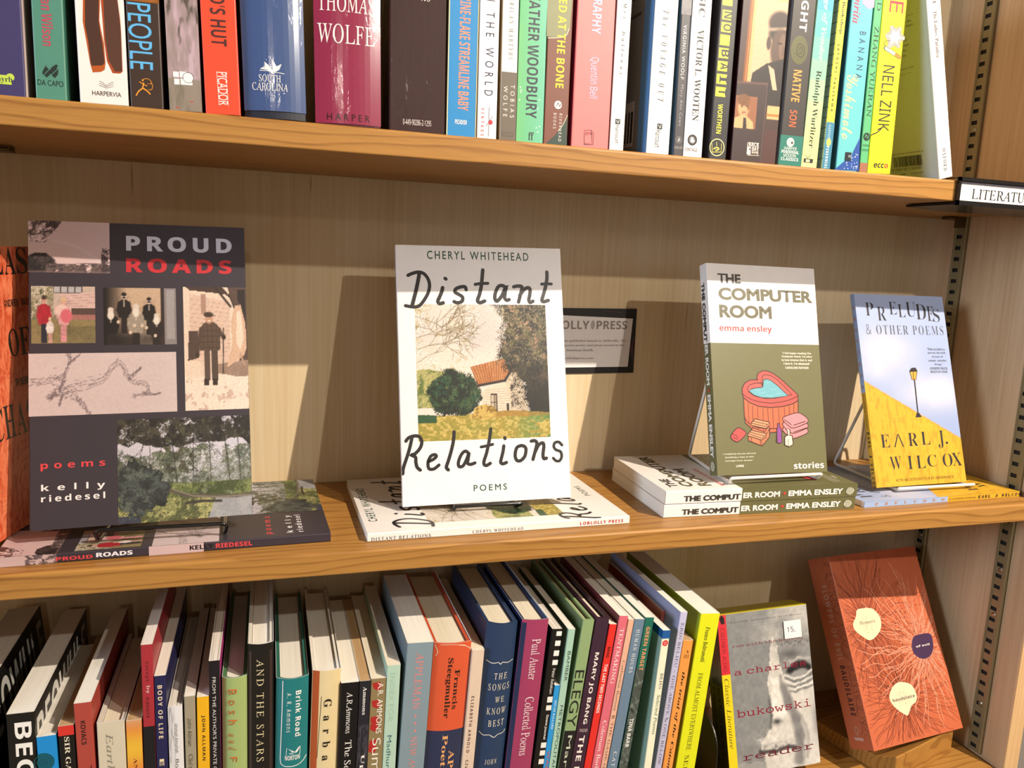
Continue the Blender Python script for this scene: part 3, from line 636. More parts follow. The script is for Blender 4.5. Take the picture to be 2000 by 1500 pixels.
UPPER_BOOKS = [
 ('purple paperback cut by left photo edge, above the orange fur-covered book','p','#413A68',26.86,210,135,(-0.93982,0.005,0.3138),-0.00118,{'side':'#D8BEB8'},[('o','s',18.8,11.16,2.25,2.25,'#C6DC52',0),('o','s',4.03,7.51,2.25,2.25,'#C6DC52',0),('r','s',5.37,6.64,19.34,12.12,'#C6DC52'),('t','s','nyrb','sb','#3A3A50',11.28,7.17,19.88,11.43,0),('p','f',[(0,0),(135,0),(135,230),(4,230),(9,200),(3,178),(7,160),(1,146),(6,120),(3,60)],'#E3CDC6'),('p','f',[(3,178),(12,190),(20,215),(40,225),(60,190),(20,150),(8,142)],'#8C4A58')]),
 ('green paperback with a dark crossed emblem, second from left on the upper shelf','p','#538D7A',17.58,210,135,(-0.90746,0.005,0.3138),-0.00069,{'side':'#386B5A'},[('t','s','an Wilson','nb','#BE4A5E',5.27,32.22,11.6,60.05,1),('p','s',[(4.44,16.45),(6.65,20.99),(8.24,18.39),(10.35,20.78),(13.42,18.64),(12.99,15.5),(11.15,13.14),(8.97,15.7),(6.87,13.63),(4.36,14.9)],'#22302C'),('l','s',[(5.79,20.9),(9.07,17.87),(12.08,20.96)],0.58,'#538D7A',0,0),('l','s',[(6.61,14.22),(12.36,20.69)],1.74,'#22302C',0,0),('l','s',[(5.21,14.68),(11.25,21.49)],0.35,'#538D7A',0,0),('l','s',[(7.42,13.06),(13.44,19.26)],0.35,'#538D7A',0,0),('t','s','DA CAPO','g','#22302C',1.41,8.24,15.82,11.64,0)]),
 ('white paperback with two brown painted strips on its spine','p','#F2E9E3',28.26,210,135,(-0.88253,0.005,0.3138),-0.01294,{},[('p','s',[(5.05,63.63),(14.84,64.79),(13.7,50.9),(14.43,44.83),(15.67,37.23),(15.96,25.2),(15.32,21.22),(13.16,19.69),(8.32,18.93),(7.07,24.57),(5.67,36.97),(4.15,49.46)],'#B5551E'),('p','s',[(6.07,63.75),(14.11,64.7),(13.26,50.85),(13.83,44.77),(14.78,37.14),(15.53,25.55),(14.1,23.69),(7.86,22.86),(7.3,26.31),(6.7,37.08),(5.32,46.92)],'#4A2C20'),('p','s',[(15.14,64.82),(24.67,65.95),(25.77,53.01),(26,45.3),(25.77,21.03),(24.35,19.71),(19.85,19.53),(16.91,26.46),(15.82,40.34),(15.45,54.93)],'#A8481C'),('p','s',[(16.61,65),(24.45,65.93),(25.47,52.98),(25.78,45.27),(25.46,21),(21.4,20.62),(17.85,27.33),(16.56,40.42),(16.55,55.06)],'#553427'),('l','s',[(11.83,13.92),(13.58,13.3),(15.58,11.59)],0.21,'#5A4A48',1,0),('l','s',[(19.96,14.03),(18.05,13.23),(15.64,11.28)],0.21,'#5A4A48',1,0),('l','s',[(11.77,12.66),(13.52,12.03),(15.55,10.87)],0.21,'#5A4A48',1,0),('l','s',[(19.9,12.76),(17.99,11.96),(15.61,10.56)],0.21,'#5A4A48',1,0),('l','s',[(11.71,11.4),(13.46,10.77),(15.51,10.16)],0.21,'#5A4A48',1,0),('l','s',[(19.84,11.49),(17.93,10.69),(15.57,9.85)],0.21,'#5A4A48',1,0),('t','s','HARPERVIA','g','#3C3030',7.35,4.97,24.31,7.82,0)]),
 ('dark brown paperback with tall pale blue capital letters on the spine','p','#3B2A22',19.8,210,135,(-0.85291,0.005,0.3138),-0.01673,{},[('i','s',0,65.25,19.8,78.78,'fire',20,20),('t','s','PEOPLE','g','#62B4E8',0.79,23.72,14.66,64.39,1),('l','s',[(3.64,7.38),(5.3,10.15),(7.45,12.09),(8.37,15.36)],0.74,'#F09A30',1,0),('l','s',[(7.91,12.13),(10.29,10.57),(11.9,8.86)],0.8,'#F09A30',1,0),('l','s',[(5.96,15.95),(8.33,14.56),(10.29,13.77)],0.49,'#F09A30',1,0),('l','s',[(8.34,17.9),(11.41,18.17),(13.22,15.77),(10.5,15.14),(13.57,15),(13.04,11.76),(11.11,11.6)],0.31,'#F09A30',1,0),('o','s',7.92,17.07,0.59,0.59,'#F09A30',0)]),
 ('paperback with smoky pink and grey marbled spine and a white square logo','p','#B39A96',19.87,210,135,(-0.82941,0.005,0.3138),-0.02489,{},[('i','s',0,0,19.87,210,'smoke',40,150),('r','s',3.2,21.25,6.62,24.67,'#F6F2F0'),('r','s',7.27,21.32,11.49,25,'#F6F2F0'),('r','s',3.6,16.6,6.87,20.21,'#F6F2F0'),('r','s',7.53,16.72,14.74,20.52,'#F6F2F0'),('o','s',12.32,21.39,3.02,3.02,'#F6F2F0',0),('o','s',12.32,21.39,3.48,3.48,'#3A4048',0.3),('o','s',13.91,6.26,1.21,0.42,'#C84038',0.3),('o','s',4.97,2.05,1.21,0.48,'#C84038',0.3)]),
 ('bright red-orange paperback with dark title and boxed white imprint name on the spine','p','#EE4A2C',22.16,210,135,(-0.80717,0.005,0.3138),-0.03304,{},[('t','s',"D'S HUT",'nb','#4A2420',5.76,43.55,15.51,74.77,1),('t','s','PICADOR','g','#FBEDE8',8.42,5.82,14.63,27.12,1),('l','s',[(8.14,27.19),(8.7,5.97)],0.26,'#FBEDE8',0,0),('l','s',[(13.94,27.29),(14.52,5.67)],0.26,'#FBEDE8',0,0)]),
 ('thick dark blue jacketed hardcover with white palm frond emblem','j','#3E5585',40.84,210,135,(-0.78246,0.005,0.3138),-0.0311,{'gloss':1,'board':'#141A2C','bulge':4,'jacket_z':5},[('p','s',[(19.29,29.85),(15.61,31.64),(11.07,32.12),(14.46,34.03),(14.15,36.88),(17.77,33.87),(19.57,30.7)],'#F1EEEC'),('p','s',[(19.57,30.7),(19.09,35.62),(19.61,38.55),(21.95,34.19),(20.32,30.59)],'#F1EEEC'),('p','s',[(20.32,30.59),(21.95,34.19),(25.37,36.11),(23.72,32.26),(20.81,30.38)],'#F1EEEC'),('l','s',[(11.03,31.05),(16.83,30.91),(19.44,29.62),(21.81,30.29),(26.82,29.83)],0.37,'#F1EEEC',1,0),('t','s','SOUTH','s','#F1EEEC',10.21,23.91,24.5,28.55,0),('t','s','CAROLINA','s','#F1EEEC',5.72,18.25,28.99,23.24,0),('l','s',[(11.34,18),(26.79,16.97)],0.33,'#F1EEEC',0,0)]),
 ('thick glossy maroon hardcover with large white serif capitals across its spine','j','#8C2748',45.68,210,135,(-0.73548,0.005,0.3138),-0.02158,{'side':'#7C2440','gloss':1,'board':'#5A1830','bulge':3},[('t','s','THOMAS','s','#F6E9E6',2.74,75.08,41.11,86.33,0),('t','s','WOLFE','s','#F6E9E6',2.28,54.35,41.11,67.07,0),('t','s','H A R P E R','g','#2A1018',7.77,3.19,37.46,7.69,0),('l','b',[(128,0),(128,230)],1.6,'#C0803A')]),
 ('thick dark brown paperback with a small white number line at its foot','p','#3B2728',40.5,210,135,(-0.68419,0.005,0.3138),-0.01321,{'gloss':1},[('t','s','0-449-90286-2-1295','n','#E8DCD8',9.72,4.57,30.38,8.49,0),('t','s','no','si','#E8DCD8',22.28,89.42,29.16,95.19,0)]),
 ('sky blue paperback with worn cream edges and orange condensed lettering','p','#2388C6',22.12,210,135,(-0.64248,0.005,0.3138),-0.00703,{'side':'#D8C490'},[('t','s','RINE-FLAKE STREAMLINE BABY','nb','#EE9478',8.06,18.21,16.11,96.5,1),('t','s','PICADOR','nb','#F4F0EE',6.27,8.34,15.22,11.6,0),('l','s',[(0.35,0),(0.35,230)],0.7,'#E6D8A0'),('l','s',[(21.98,0),(21.98,230)],0.8,'#E6D8A0')]),
 ('white paperback with navy spaced capitals and a small red dot','p','#F5F0EE',14.94,210,135,(-0.61929,0.005,0.3138),-0.01095,{'side':'#E0B870'},[('t','s','IN THE WORLD','g:1.9','#23234A',4.86,30.48,11.25,104.5,1),('t','s','VINTAGE','nb:1.9','#C83A4C',2.74,1.75,5.17,21.44,1),('l','s',[(8.81,22.21),(8.81,1.74)],0.53,'#8A8A98'),('o','s',10.03,11.73,1.71,1.71,'#DD2C3C',0),('l','s',[(6.84,8.92),(11.4,15.86)],0.38,'#555566')]),
 ('slim cream paperback with a taupe panel at the foot of the spine','p','#F4EFE6',12.27,210,135,(-0.60153,0.005,0.3138),-0.01598,{'side':'#CFC8BC'},[('t','s','ERICAN MARTYRS','s:1.5','#4A4038',4.91,57.77,8.34,100.34,1),('r','s',0,0,12.27,48.72,'#6F6558'),('t','s','TOBIAS','g:1.8','#E6DED6',7.36,16.52,10.55,39.92,1),('t','s','WOLFE','g:1.8','#E6DED6',1.96,16.85,5.15,38.73,1),('t','s','ECCO','g','#4C4238',1.47,2.64,10.43,5.97,0)]),
 ('light green paperback with heavy dark condensed capitals, scuffed along one edge','p','#74C88C',21.15,210,135,(-0.58888,0.005,0.3138),-0.01143,{},[('i','s',0,0,21.15,210,'greens',6,60),('t','s','EATHER WOODBURY','nb','#2E3040',6.77,17.52,15.65,104.76,1),('t','s','ff','sb','#22222A',9.52,1.53,13.96,7.51,0),('o','s',2.07,39.18,0.51,0.51,'#E9F2E6',0),('o','s',2.49,35.57,0.51,0.51,'#E9F2E6',0),('o','s',2.9,37.07,0.51,0.51,'#E9F2E6',0),('o','s',1.66,30.01,0.51,0.51,'#E9F2E6',0),('o','s',17.42,31.35,0.51,0.51,'#E9F2E6',0),('o','s',16.59,24.99,0.51,0.51,'#E9F2E6',0),('o','s',15.76,10.8,0.51,0.51,'#E9F2E6',0),('o','s',18.25,12.11,0.51,0.51,'#E9F2E6',0),('o','s',17,7.9,0.51,0.51,'#E9F2E6',0)]),
 ('brown paperback with yellow capitals and an olive panel above','p','#7C4B3C',19.52,210,135,(-0.56718,0.005,0.3138),-0.0062,{},[('p','s',[(-1.38,77.17),(6.34,77.31),(14.46,78.95),(17.44,85.1),(19.8,133.78),(-0.67,130.96)],'#8B8C66'),('l','s',[(-0.93,76.14),(6.36,76.95),(14.05,78.91),(17.05,84.7)],0.49,'#E8DCC0',1,0),('t','s','RED AT THE BONE','nb','#F4D02C',7.81,41.53,14.45,109.89,1),('o','s',10.74,29.23,3.02,3.02,'#F6EFEA',0),('l','s',[(9.54,28.38),(10.67,30.71),(12.04,28.23),(13.19,30.19)],0.58,'#5A3428',1,0),('p','s',[(1.76,-0.01),(9.73,7.39),(18.65,21.3),(19.35,-0.59)],'#33453C'),('l','s',[(11.68,10.19),(15.6,15.4),(18.6,22.43)],0.42,'#E8DCC0',1,0),('t','s','RIVERHEAD','n:1.4','#F0E6E0',12.11,2.75,14.45,23.1,1),('t','s','BOOKS','n:1.4','#F0E6E0',7.42,11.82,9.76,23.07,1)]),
 ('salmon pink paperback with pale blue lettering','p','#F47E7C',31.05,210,135,(-0.54426,0.005,0.3138),-0.00724,{'side':'#A83C58'},[('t','s','GRAPHY','nb','#A9C0E4',12.42,83.67,19.87,113.56,1),('t','s','Quentin Bell','n','#A9C0E4',11.8,36.75,19.87,66.66,1),('l','s',[(10.18,12.41),(16.12,13.26),(17.13,3),(10.7,2.91),(10.18,12.41)],0.38,'#5A2C38',0,0),('l','s',[(10.66,3.67),(10.32,2.11),(18.03,2.3),(17.92,11.87),(16.61,12.15)],0.38,'#5A2C38',0,0),('l','s',[(11.18,9.82),(11.94,11.4),(12.88,9.95),(12.07,9.12),(11.18,9.82)],0.38,'#5A2C38',1,0),('t','s','QPB','n','#5A2C38',12.42,9.71,17.08,11.62,1)]),
 ('thin ribbed white paperback with grey spaced italic title, right of the salmon one','p','#F1ECE6',12.09,210,135,(-0.51227,0.005,0.3138),-0.00448,{'side':'#A89C94'},[('t','s','Mrs. Dalloway','sx:1.7','#45413E',4.59,56.47,7.98,108.95,1),('r','s',3.8,19.65,7.98,23.52,'#222222'),('l','s',[(4.74,22.45),(6.17,20.65),(6.91,22.63)],0.44,'#F1ECE6',1,0),('t','s','Harcourt','n','#222222',4.35,5.17,7.25,19.08,1)]),
 ('ribbed white paperback with grey italic title and blue-banded back cover','p','#F3EFEB',20.33,210,135,(-0.4806,0.005,0.3138),-0.00583,{'side':'#7A746E'},[('t','s','The VOYAGE OUT','sx:1.9','#33333A',7.32,39.73,12.6,107.51,1),('r','s',8.57,18.92,12.97,23.26,'#222222'),('l','s',[(9.56,22.17),(11.08,19.95),(11.81,22.36)],0.45,'#F3EFEB',1,0),('t','s','Harcourt','n','#222222',7.32,4.88,11.79,18.25,1),('r','b',118,0,135,230,'#5E8CBE'),('r','b',118,160,135,230,'#9CC0DA'),('r','b',20,190,112,192,'#3A3430'),('r','b',20,182,99,184,'#3A3430'),('r','b',20,172,86,174,'#3A3430'),('r','b',20,160,112,162,'#3A3430'),('r','b',20,150,99,152,'#3A3430'),('r','b',20,143,86,145,'#3A3430'),('r','b',20,132,112,134,'#3A3430'),('r','b',20,124,99,126,'#3A3430'),('r','b',20,117,86,119,'#3A3430'),('r','b',20,110,112,112,'#3A3430'),('r','b',60,8,110,44,'#B4A8A0'),('r','b',64,11,66,36,'#201C1C'),('r','b',69,11,71.8,36,'#201C1C'),('r','b',74,11,77.6,36,'#201C1C'),('r','b',79,11,81,36,'#201C1C'),('r','b',84,11,86.8,36,'#201C1C'),('r','b',89,11,92.6,36,'#201C1C'),('r','b',94,11,96,36,'#201C1C'),('r','b',99,11,101.8,36,'#201C1C'),('r','b',104,11,107.6,36,'#201C1C')]),  # side tone is the white stock greyed, shade of the gap put into colour
 ('narrow dark grey paperback with white sans lettering and a photo at top','p','#454347',8.63,210,135,(-0.45627,0.005,0.3138),-0.01683,{'side':'#5F8CB4'},[('i','s',0,106.72,8.63,139.99,'facebw',14,40),('t','s','VIRGINIA WOOLF','g:1.2','#EFEBE8',2.59,58.56,5.52,99.14,1),('t','s','Mary Ann Caws','g:1.2','#A9A6A6',2.59,23.02,5.69,54.3,1),('o','s',4.31,12.35,2.69,2.69,'#8A8A8A',0.36),('p','s',[(3.02,10.68),(3.45,13.49),(5.18,14.39),(5.61,11.25)],'#A0A0A0'),('t','s','OVERLOOK','n','#B8B4B2',0.52,5.2,8.11,7.19,0)]),
 ('white paperback with black stencil serif capitals and a sun emblem','p','#F3ECEB',17.24,210,135,(-0.4474,0.005,0.3138),-0.01186,{},[('t','s','SIC','sb','#1D1A1A',5.86,106.88,11.38,123.16,1),('t','s','VICTOR L. WOOTEN','sb','#1D1A1A',5.86,28.14,11.72,97.38,1),('o','s',7.58,13.14,4.31,4.31,'#2A2626',1.59),('o','s',7.58,13.14,2.49,2.49,'#2A2626',0.36),('o','s',6.2,13.64,0.45,0.45,'#2A2626',0),('o','s',8.96,13.84,0.45,0.45,'#2A2626',0),('t','s','VINTAGE','n','#2A2626',1.38,4.11,12.75,6.91,0)]),
 ('black paperback with a column of yellow letter tiles','p','#2B2A2D',15.98,210,135,(-0.42362,0.005,0.3138),-0.0054,{'side':'#17171D'},[('r','s',1.77,118.07,10.72,127.91,'#F0EE38'),('r','s',2.44,107.45,10.65,114.85,'#F0EE38'),('t','s','N','nb','#25242A',4.15,108.51,11.5,113.73,1),('r','s',2.22,98.16,10.99,105.57,'#F0EE38'),('t','s','O','nb','#25242A',4.15,99.2,11.5,104.44,1),('r','s',2.01,88.14,10.85,96.24,'#F0EE38'),('r','s',1.85,78.42,10.67,86.17,'#F0EE38'),('t','s','B','nb','#25242A',4.15,79.55,11.5,85.02,1),('r','s',1.69,68.49,10.51,76.13,'#F0EE38'),('t','s','A','nb','#25242A',4.15,69.64,11.5,74.96,1),('r','s',1.51,58.55,10.9,66.22,'#F0EE38'),('t','s','I','nb','#25242A',4.15,59.69,11.5,65.03,1),('r','s',1.44,48.87,10.71,56.28,'#F0EE38'),('t','s','T','nb','#25242A',4.15,50.05,11.5,55.06,1),('t','s','WORTHEN','nb','#EDE94A',4.79,20.16,9.27,43.16,1),('o','s',6.71,9.25,6.95,6.95,'#E8E49A',0.74),('l','s',[(1.61,12.09),(2.69,5.31),(10.76,5.9),(10.64,12.38)],0.47,'#D8D060',0,0),('l','s',[(3.89,7.82),(6.15,9.21),(8.63,8.18),(5.9,6.76)],1.05,'#D8D060',1,0),('l','s',[(5.79,13.22),(6.52,10.45)],0.48,'#D8D060',1,0)]),
 ('thick paperback with sepia framed portraits printed on the spine','p','#4B3430',42.06,210,135,(-0.4027,0.005,0.3138),-0.00826,{'side':'#4A2228'},[('i','s',0,0,42.06,210,'sepia',110,300),('r','s',14.16,6.02,24.68,15.53,'#EFE3D6'),('r','s',14.68,6,24.43,15.16,'#4B3430'),('t','s','BACK','nb','#EFE3D6',15.56,12.51,25.23,15.79,0),('t','s','BAY','nb','#EFE3D6',18.93,9.13,25.23,12.42,0),('t','s','BOOKS','nb','#EFE3D6',18.93,7.08,25.23,8.72,0),('r','s',14.73,5.95,17.78,12.1,'#EFE3D6'),('p','s',[(15.77,9.51),(16.82,11.63),(17.87,9.66)],'#4B3430'),('l','s',[(15.14,5.36),(26.08,5.7)],0.38,'#EFE3D6')]),
 ('charcoal paperback with a teal foot panel and an olive spiral disc','p','#3D3835',22.49,210,135,(-0.35738,0.005,0.3138),-0.00048,{'side':'#A9C0CC'},[('t','s','RIGHT','nb','#E9E6E2',8.1,107.24,15.3,143.62,1),('o','s',10.12,92.65,8.41,11.36,'#5A5A32',0),('l','s',[(10.14,92.65),(10.9,94.74),(13.06,93.38),(11.46,89.98),(7.72,91.97),(9.58,97.4),(14.95,94.4),(13.28,87.37),(6.47,89.83)],1,'#3A3A22',1,0),('t','s','NATIVE','nb','#EFA24C',6.75,51.74,14.85,77,1),('t','s','SON','nb','#C4623A',6.75,31.52,13.95,45.13,1),('r','s',0,0,22.49,24.54,'#24786A'),('o','s',10.12,19.05,3.71,3.71,'#EDE3D0',0),('o','s',11.7,18.76,0.99,0.99,'#2A2320',0),('t','s','HARPER','n','#F0ECE6',4.5,12.84,16.87,15.34,0),('t','s','PERENNIAL','nb','#F0ECE6',2.25,9.92,19.35,12.43,0),('t','s','MODERN','n','#F0ECE6',4.5,6.98,16.87,9.49,0),('t','s','CLASSICS','nb','#F0ECE6',2.25,4.05,19.35,6.57,0)]),
 ('paperback fading from blue to pale yellow with cream script and black serif lettering','p','#BFE0B4',15.52,210,135,(-0.33459,0.005,0.3139),0.0065,{},[('i','s',0,0,15.52,210,'wurl',3,120),('t','s','dge of Yonder','sx','#F2F0C4',5.28,86.12,11.17,140.01,1),('t','s','Rudolph Wurlitzer','sb','#231F26',4.35,16.05,10.86,78.7,1),('r','s',2.1,3.68,11.37,7.15,'#2C2A28'),('r','s',4.26,4.27,8.17,6.48,'#E8E4A8'),('l','s',[(3.32,9.78),(5.69,7.45),(8.44,10.21)],0.41,'#2C2A28',0,0)]),
 ('thin yellow paperback with a blue foot and grey brick pattern on its side','p','#F3E248',8.24,210,135,(-0.31344,0.005,0.31386),0.00676,{'side':'#7C8C90'},[('t','s','Bookshop','sb','#2A2622',2.31,110.07,5.94,135.5,1),('t','s','SATOSHI YAGISAWA','nb:1.6','#2A2622',2.64,47.37,4.95,101.89,1),('r','s',0,0,8.24,38.6,'#3F87A4'),('t','s','HARPER','n:1.3','#CFE0E6',2.47,25.5,4.95,36.46,1),('o','s',4.12,22.15,2.3,3.23,'#F2E668',0),('t','s','PERENNIAL','nb:1.3','#F0F2EC',2.47,0.4,5.11,18.73,1),('l','b',[(90,8.5),(135,8.5)],0.5,'#3C4C50'),('l','b',[(124,8.5),(124,17)],0.5,'#3C4C50'),('l','b',[(90,17),(135,17)],0.5,'#3C4C50'),('l','b',[(118,17),(118,25.5)],0.5,'#3C4C50'),('l','b',[(90,25.5),(135,25.5)],0.5,'#3C4C50'),('l','b',[(124,25.5),(124,34)],0.5,'#3C4C50'),('l','b',[(90,34),(135,34)],0.5,'#3C4C50'),('l','b',[(118,34),(118,42.5)],0.5,'#3C4C50'),('l','b',[(90,42.5),(135,42.5)],0.5,'#3C4C50'),('l','b',[(124,42.5),(124,51)],0.5,'#3C4C50'),('l','b',[(90,51),(135,51)],0.5,'#3C4C50'),('l','b',[(118,51),(118,59.5)],0.5,'#3C4C50'),('l','b',[(90,59.5),(135,59.5)],0.5,'#3C4C50'),('l','b',[(124,59.5),(124,68)],0.5,'#3C4C50'),('l','b',[(90,68),(135,68)],0.5,'#3C4C50'),('l','b',[(118,68),(118,76.5)],0.5,'#3C4C50'),('l','b',[(90,76.5),(135,76.5)],0.5,'#3C4C50'),('l','b',[(124,76.5),(124,85)],0.5,'#3C4C50'),('l','b',[(90,85),(135,85)],0.5,'#3C4C50'),('l','b',[(118,85),(118,93.5)],0.5,'#3C4C50'),('l','b',[(90,93.5),(135,93.5)],0.5,'#3C4C50'),('l','b',[(124,93.5),(124,102)],0.5,'#3C4C50'),('l','b',[(90,102),(135,102)],0.5,'#3C4C50'),('l','b',[(118,102),(118,110.5)],0.5,'#3C4C50'),('l','b',[(90,110.5),(135,110.5)],0.5,'#3C4C50'),('l','b',[(124,110.5),(124,119)],0.5,'#3C4C50'),('l','b',[(90,119),(135,119)],0.5,'#3C4C50'),('l','b',[(118,119),(118,127.5)],0.5,'#3C4C50'),('l','b',[(90,127.5),(135,127.5)],0.5,'#3C4C50'),('l','b',[(124,127.5),(124,136)],0.5,'#3C4C50'),('l','b',[(90,136),(135,136)],0.5,'#3C4C50'),('l','b',[(118,136),(118,144.5)],0.5,'#3C4C50'),('l','b',[(90,144.5),(135,144.5)],0.5,'#3C4C50'),('l','b',[(124,144.5),(124,153)],0.5,'#3C4C50'),('l','b',[(90,153),(135,153)],0.5,'#3C4C50'),('l','b',[(118,153),(118,161.5)],0.5,'#3C4C50'),('l','b',[(90,161.5),(135,161.5)],0.5,'#3C4C50'),('l','b',[(124,161.5),(124,170)],0.5,'#3C4C50'),('l','b',[(90,170),(135,170)],0.5,'#3C4C50'),('l','b',[(118,170),(118,178.5)],0.5,'#3C4C50'),('l','b',[(90,178.5),(135,178.5)],0.5,'#3C4C50'),('l','b',[(124,178.5),(124,187)],0.5,'#3C4C50'),('l','b',[(90,187),(135,187)],0.5,'#3C4C50'),('l','b',[(118,187),(118,195.5)],0.5,'#3C4C50'),('l','b',[(90,195.5),(135,195.5)],0.5,'#3C4C50'),('l','b',[(124,195.5),(124,204)],0.5,'#3C4C50'),('l','b',[(90,204),(135,204)],0.5,'#3C4C50'),('l','b',[(118,204),(118,212.5)],0.5,'#3C4C50'),('l','b',[(90,212.5),(135,212.5)],0.5,'#3C4C50'),('l','b',[(124,212.5),(124,221)],0.5,'#3C4C50')]),
 ('teal paperback with cream script name and a dotted navy wave at the foot','p','#66C0C6',22.06,210,135,(-0.2988,0.005,0.3138),-0.01059,{'side':'#2C6474'},[('p','s',[(11.33,163.21),(22.65,164.69),(22.65,134.43),(16.99,132.54),(10.19,136.6)],'#B9A6D8'),('t','s','mrita','sx','#C83C64',2.27,119.91,9.51,141.72,1),('t','s','BANANA','g:1.9','#22386E',10.87,76.32,17.22,114.29,1),('t','s','Yoshimoto','sc','#F5EEA0',2.27,26.15,14.04,79.09,1),('p','s',[(-1.76,-0.59),(5.92,6.33),(14.27,12.46),(21.9,28.86),(23.87,0.56)],'#2450A0'),('o','s',21.18,4.37,0.42,0.42,'#D8E4F4',0),('o','s',18.44,11.93,0.42,0.42,'#D8E4F4',0),('o','s',14.35,10.93,0.42,0.42,'#D8E4F4',0),('o','s',8.57,1.88,0.42,0.42,'#D8E4F4',0),('o','s',19.59,4.19,0.42,0.42,'#D8E4F4',0),('o','s',19.08,12.35,0.42,0.42,'#D8E4F4',0),('o','s',10.28,6,0.42,0.42,'#D8E4F4',0),('o','s',17.85,3.43,0.42,0.42,'#D8E4F4',0),('o','s',20.5,13.87,0.42,0.42,'#D8E4F4',0),('o','s',15.59,5.74,0.42,0.42,'#D8E4F4',0),('o','s',21.48,3.52,0.42,0.42,'#D8E4F4',0),('o','s',14.54,10.63,0.42,0.42,'#D8E4F4',0),('o','s',21.02,7.42,0.42,0.42,'#D8E4F4',0),('o','s',20.54,3.69,0.42,0.42,'#D8E4F4',0),('o','s',13.84,9.07,0.42,0.42,'#D8E4F4',0),('o','s',15.46,8.95,0.42,0.42,'#D8E4F4',0),('o','s',19.29,14.37,0.42,0.42,'#D8E4F4',0),('o','s',13.18,9.97,0.42,0.42,'#D8E4F4',0),('o','s',22.6,12.56,0.42,0.42,'#D8E4F4',0),('o','s',16.07,11.05,0.42,0.42,'#D8E4F4',0),('o','s',11.11,4.45,0.42,0.42,'#D8E4F4',0),('o','s',10.48,6.92,0.42,0.42,'#D8E4F4',0),('o','s',20.94,13.71,0.42,0.42,'#D8E4F4',0),('o','s',18.44,6.67,0.42,0.42,'#D8E4F4',0),('o','s',20.79,2.27,0.42,0.42,'#D8E4F4',0),('o','s',17.9,2.03,0.42,0.42,'#D8E4F4',0),('o','s',22.04,4.76,0.42,0.42,'#D8E4F4',0),('o','s',12.09,1.89,0.42,0.42,'#D8E4F4',0),('o','s',15.85,3.8,0.42,0.42,'#D8E4F4',0),('r','s',8.01,8.16,14.27,15.47,'#17202C'),('t','s','WSP','n','#C8D4DC',11.33,11.1,14.95,13.25,0)]),
 ('narrow green paperback with dark serif capitals, between the teal and bright yellow ones','p','#5DB67C',8.2,210,135,(-0.2743,0.005,0.3138),-0.021,{},[('t','s','ED','s','#20362A',2.64,132.73,6.69,146.93,1),('t','s','ZHANG YUERAN','s','#20362A',2.11,46.59,6.86,120.04,1),('o','s',4.4,29.94,3.44,3.44,'#22302A',0),('l','s',[(2.64,29.4),(3.96,31.63),(5.28,28.71),(6.6,30.94)],0.53,'#5DB67C'),('r','s',0,0,8.8,7.97,'#A06A52'),('t','s','YEARS','n','#2C5A40',0.88,21.79,7.92,23.51,0),('t','s','BOOKS','n','#2C5A40',0.88,17.91,7.92,19.63,0)]),
